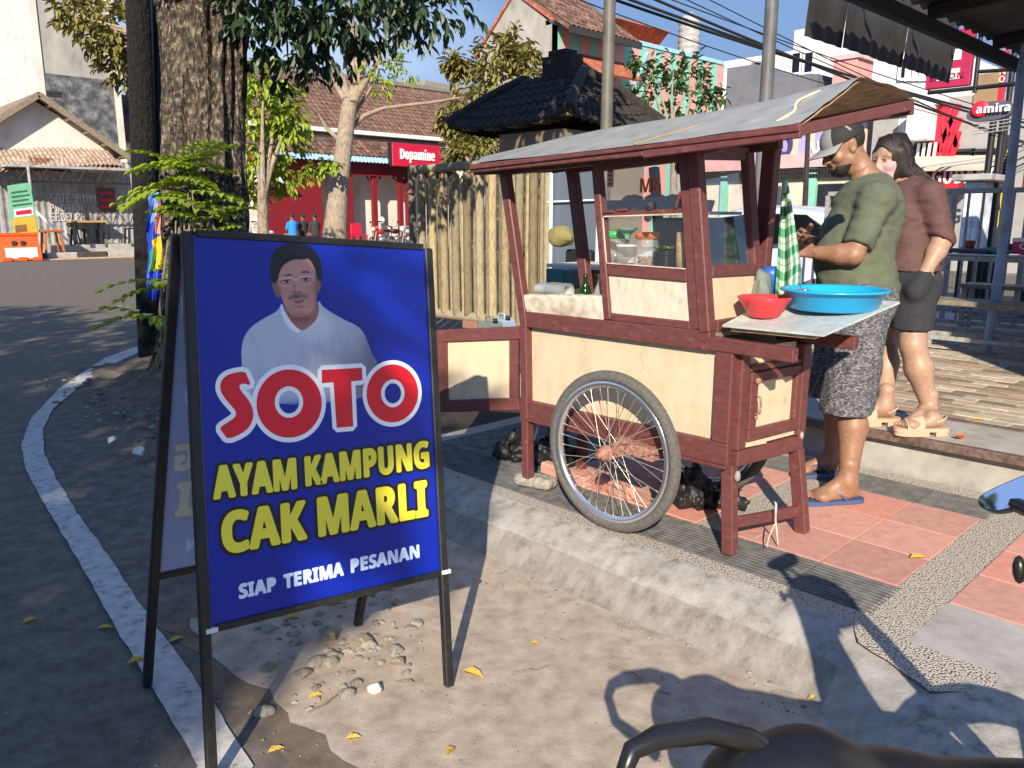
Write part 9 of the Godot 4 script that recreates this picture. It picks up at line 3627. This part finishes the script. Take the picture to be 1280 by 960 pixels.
	f.cut(V3(0,0.001,0),Vector3.DOWN)
	f.cut(V3(0,0.057,0),Vector3.UP)
	part("stone",one(func(s): f.into(s)),M.stone,o)
	for e in [[680,583,735,603,"short pink-red broken brick bar beside the cart's wheel"],[745,597,790,618,"broken brick bar with mortar seen through the wheel"]]:
		var a = gr(e[0],e[1],PAVE + 0.03)
		var b = gr(e[2],e[3],PAVE + 0.03)
		o = thing("brick_bar",e[4],"brick",V3(a.x,PAVE,a.z))
		wpart("bar",one(func(s): s.bar(a,b,0.06,0.055,up,0.008)),M.red_tile,o)

# ---------- litter ----------
func build_litter() -> void:
	var rg = RandomNumberGenerator.new()
	rg.seed = 12
	var lv = [[131,785,0.055,0.3,0.0,"round yellow leaf on the asphalt left of the white line"],[38,776,0.06,0.9,0.0,"curled brown-yellow leaf at the left edge of the road"],[220,800,0.055,0.8,0.004,"yellow leaf right of the white line behind the sign's leg"],[171,826,0.06,0.7,0.006,"yellow leaf lying across the white line's left edge"],[416,754,0.075,0.6,0.004,"broad yellow leaf under the sign's lower edge"],[366,772,0.05,0.1,0.004,"yellow leaf at the edge of the rubble under the sign"],[591,842,0.08,-0.5,0.006,"orange-brown leaf right of the sign's right leg"],[669,804,0.035,0.3,0.006,"small yellow leaf on the sunlit dust"],[563,939,0.045,1.3,0.006,"pale yellow leaf near the bottom edge"],[442,923,0.05,0.2,0.004,"dry brown leaf at the dust's cracked edge"],[345,938,0.05,0.6,0.004,"dry brown leaf right of the white line near the bottom"],[1148,697,0.07,0.1,0.163,"yellow leaf on the red tiles"],[1222,525,0.07,0.0,0.363,"yellow leaf on the terrace pavers"],[395,870,0.05,0.5,0.004,"brown leaf beside the rubble below the sign"],[1017,873,0.04,0.3,0.006,"tiny yellow leaf at the foot of the ramp"],[70,503,0.08,0.2,0.006,"dry leaf on the white line at its bend"]]
	for e in lv:
		var p = gr(e[0],e[1],e[4] + 0.002)
		var o = thing("fallen_leaf",e[5],"leaf",p)
		var d = V3(cos(e[3] + 0.8),0.05,-sin(e[3] + 0.8))
		part("blade",one(func(s): s.leaf(-d*e[2]*0.5 + V3(0,0.004,0),d,Vector3.UP,e[2],e[2]*0.5,0.2)),M.yellow_leaf,o)
	for e in [[760,830,838,868,"thin curved twig on the sunlit dust"],[640,842,685,832,"short straight twig right of the sign"],[495,852,528,850,"thin twig beside the white stone"],[385,890,430,862,"straw-like twig at the rubble's edge"]]:
		var a = gr(e[0],e[1],0.01)
		var b = gr(e[2],e[3],0.01)
		var o = thing("twig",e[4],"twig",V3(a.x,0,a.z))
		wpart("stick",one(func(s): s.tube([a,a.lerp(b,0.35) + V3(0.01,0.004,-0.012),a.lerp(b,0.7) + V3(0.006,0,0.01),b],[0.003,0.003,0.0025,0.002],5)),M.old_wood,o)
	var fp = gr(1200,549,TERR + 0.005)
	var fo = thing("orange_flower","orange flower lying on the terrace step","flower",fp)
	part("petals",one(func(s):
		for k in 9: s.leaf(V3(0,0.006,0),V3(cos(k*0.7),0.5 + 0.3*(k % 2),sin(k*0.7)),Vector3.UP,0.03,0.02)),flat("petal",g3(0.75,0.14,0.01),0.6),fo)
	var rock = func(sd: int,r: Vector3) -> Shape:
		var f = Field.new(-r*1.7,r*1.7,maxf(r.x,r.z)/7.0)
		f.egg(Vector3.ZERO,r,Basis(Vector3.UP,sd),0.01)
		var q = RandomNumberGenerator.new()
		q.seed = sd
		for k in 9:
			var n = V3(q.randf_range(-1,1),q.randf_range(-1,1),q.randf_range(-1,1)).normalized()
			f.cut(n*r*q.randf_range(0.45,0.8),n)
		var s = Shape.new()
		f.into(s)
		return s
	for e in [[470,853,0.036,"pale white stone under the sign's right side"],[417,752,0.0,""],[455,795,0.04,"grey stone in the rubble under the sign, near its rear leg"],[410,790,0.05,"flat grey stone in the middle of the rubble"],[500,820,0.035,"small grey stone right of the rubble"],[140,560,0.05,"pale chunk of concrete on the dirt left of the sign"],[176,575,0.05,"white stone on the dirt near the sign's rear leg"]]:
		if e[2] == 0.0: continue
		var p = gr(e[0],e[1],0.03)
		var o = thing("stone",e[3],"stone",V3(p.x,0.0,p.z))
		p.y = e[2]*0.4 + (0.06 if e[0] < 200 else 0.0)
		wpart("rock",one(func(s):
			var q: Shape = rock.call(int(e[0]),V3(e[2],e[2]*0.6,e[2]*0.8))
			for i in range(0,q.v.size(),3): s.trin(q.v[i] + p,q.v[i + 2] + p,q.v[i + 1] + p,q.n[i],q.n[i + 2],q.n[i + 1])),like("stone_%d" % int(e[0]),"stone",Color(1.5,1.5,1.5) if e[0] == 470 or e[0] < 200 else Color(0.9,0.86,0.8)),o)
	var kinds = []
	for k in 6: kinds.append(rock.call(k + 30,V3(0.02,0.012,0.016)))
	for k in 6:
		var f = Field.new(Vector3.ONE*-0.035,Vector3.ONE*0.035,0.009)
		f.egg(Vector3.ZERO,V3(0.02,0.013,0.017),Basis(Vector3.UP,k),0.01)
		f.wrinkle(0.01,25.0,k,Vector3.ONE)
		var s = Shape.new()
		f.into(s)
		kinds.append(s)
	var rub = Shape.new()
	var put = func(p: Vector3,sc: float,k: int) -> void:
		var b = Basis(Vector3.UP,rg.randf()*TAU).scaled(Vector3.ONE*sc)
		var g = rg.randf_range(0.55,1.15)
		rub.tint = Color(g,g*0.96,g*0.9)
		var q: Shape = kinds[k]
		for i in range(0,q.v.size(),3):
			rub.trin(p + b*q.v[i],p + b*q.v[i + 2],p + b*q.v[i + 1],(b*q.n[i]).normalized(),(b*q.n[i + 2]).normalized(),(b*q.n[i + 1]).normalized())
	for k in 130:
		var p = gr(432 + rg.randfn()*52,808 + rg.randfn()*34,0.0)
		put.call(p,rg.randf_range(0.3,1.3)*(1.0 if k % 4 else 1.7),k % 6)
	for k in 1300:
		put.call(V3(rg.randf_range(-3.4,-0.2),0.005,rg.randf_range(-2.1,-0.2)),rg.randf_range(0.06,0.24),6 + k % 6)
	for k in 420:
		var x = rg.randf_range(-7.5,-3.0)
		var z = rg.randf_range(-3.2,-1.6)
		put.call(V3(x,0.03 + 0.06*rg.randf(),z),rg.randf_range(0.2,1.3),k % 12)
	for k in 120:
		put.call(V3(rg.randf_range(-3.9,-0.6),0.005,-2.12 + rg.randfn()*0.05),rg.randf_range(0.1,0.5),6 + k % 6)
	tag(struct("rubble",rub,M.stone),"","","","stuff")
	var g = gr(588,645,0.07)
	var hole = thing("loose_kerb_stone","dark rock standing for the hole in the kerb's broken end beside the sign","stone",g)  # near-black rock stands in for the dark hole in the kerb
	wpart("rock",one(func(s):
		var q: Shape = rock.call(5,V3(0.07,0.06,0.04))
		for i in range(0,q.v.size(),3): s.trin(q.v[i] + g,q.v[i + 2] + g,q.v[i + 1] + g,q.n[i],q.n[i + 2],q.n[i + 1])),like("hole_dark","stone",Color(0.25,0.24,0.23)),hole)

# ---------- the motorcycle at the lower edge ----------
func build_motorcycle() -> void:
	var f = V3(0.60,0,-0.80)
	var l = V3(-0.80,0,-0.60)
	var tail = deep(870,1000,1.26)*V3(1,0,1)
	var o = thing("motorcycle","black motorcycle seat, grab rail and mirror at the lower edge","motorcycle",tail + f*0.4)
	var P = func(a: float,y: float,b: float) -> Vector3: return tail + f*a + V3(0,y,0) + l*b
	flat("bike_black",g3(0.012),0.32)
	flat("bike_seat",g3(0.008),0.45)
	var s0 = deep(935,990,1.30)
	var s1 = deep(1008,986,1.32)
	var s2 = deep(1120,1020,1.36)
	var s3 = deep(1340,1030,1.42)
	var fd = Field.new(s1 - V3(0.45,0.25,0.45),s1 + V3(0.45,0.25,0.45),0.011)
	fd.bone(s0,s1,0.080,0.088,0.04)
	fd.bone(s1,s2,0.088,0.095,0.05)
	fd.bone(s2,s3,0.095,0.105,0.05)
	wpart("seat",one(func(s): fd.into(s)),M.bike_seat,o)
	fd = Field.new(s1 - V3(0.6,0.6,0.6),s1 + V3(0.6,0.1,0.6),0.02)
	fd.bone(s0 - V3(0,0.09,0),s1 - V3(0,0.12,0),0.05,0.10,0.05)
	fd.bone(s1 - V3(0,0.14,0),P.call(0.45,0.40,0),0.10,0.09,0.05)
	wpart("bodywork",one(func(s): fd.into(s)),M.bike_black,o)
	var r = [deep(965,945,1.31),deep(935,924,1.30),deep(885,913,1.29),deep(822,922,1.27),deep(790,938,1.25),deep(780,965,1.24),deep(795,1010,1.25),deep(880,1060,1.27)]
	wpart("grab_rail",one(func(s): s.tube(r,[0.020,0.021,0.021,0.020,0.016,0.014,0.014,0.02],12)),M.bike_black,o)
	for a in [0.86]:
		var b = Basis(Vector3.UP,l,Vector3.UP.cross(l))
		var w = wpart("wheel",one(func(s): s.lathe(ring_prof(0.24,0.045,10),P.call(a,0.29,0),36,b)),M.rubber,o)
		part("rim",one(func(s):
			for k in 6: s.tube([P.call(a,0.29,0),P.call(a,0.29,0) + f*cos(k*TAU/6)*0.21 + Vector3.UP*sin(k*TAU/6)*0.21],0.012,6)),M.chrome,w)
	for k in [-1,1]:
		wpart("fork",one(func(s): s.tube([P.call(0.86,0.29,0.06*k),P.call(0.68,0.90,0.06*k)],0.02,8)),M.chrome,o)
	var hc = V3(-0.17,0.97,-1.31)
	var hd = V3(-0.72,0.0,-0.69).normalized()
	wpart("steering_head",one(func(s): s.tube([hc - V3(-0.03,0.42,0.02),hc],[0.06,0.04],10)),M.bike_black,o)
	wpart("handlebar",one(func(s): s.tube([hc + hd*0.22 + V3(0,-0.01,0.0),hc + hd*0.1,hc,hc - hd*0.1,hc - hd*0.34 + V3(0,0.02,0.04)],0.013,8)),M.bike_black,o)
	wpart("headlamp_cowl",one(func(s): s.ball(hc + V3(0.04,-0.04,-0.06),V3(0.11,0.09,0.10))),M.bike_black,o)
	var gp = deep(1274,712,1.22)
	wpart("lever_end",one(func(s):
		s.tube([gp,gp + cam_b.x*0.09 + cam_b.y*0.01],[0.008,0.018],8)
		s.ball(gp,V3(0.010,0.022,0.010),cam_b,8)),M.bike_black,o)
	for k in 2:
		var c = deep(1275,615,1.3) if k == 0 else hc - hd*0.42 + V3(0,0.13,0.02)
		var nrm = (V3(-0.55,0.52,0.65).normalized() - (c - cam_p).normalized()).normalized() if k == 0 else f*-1.0
		var x = (cam_b.x - nrm*cam_b.x.dot(nrm)).normalized()
		var b = Basis(x,nrm.cross(x),nrm)
		var outline = smooth_poly(PackedVector2Array([V2(-0.066,0.004),V2(-0.058,-0.012),V2(-0.035,-0.022),V2(0.08,-0.020),V2(0.10,-0.004),V2(0.10,0.030),V2(0.03,0.026),V2(-0.055,0.016)]),2)
		var m = wpart("mirror",one(func(s): s.prism(Geometry2D.offset_polygon(outline,0.002)[0],Transform3D(b,c - nrm*0.002),0.016)),M.bike_black,o)
		part("mirror_glass",one(func(s): s.prism(outline,Transform3D(b,c),0.001)),M.mirror if M.has("mirror") else flat("mirror",Color(0.9,0.93,0.97),0.03,1.0),m)
		wpart("mirror_stalk",one(func(s): s.tube([c - nrm*0.012 + x*0.02,c + V3(0.05,-0.05,0.0)*(1 if k == 0 else -1) + x*0.03,hc + (hd*0.22 if k == 0 else hd*-0.28)],0.006,7)),M.bike_black,o)
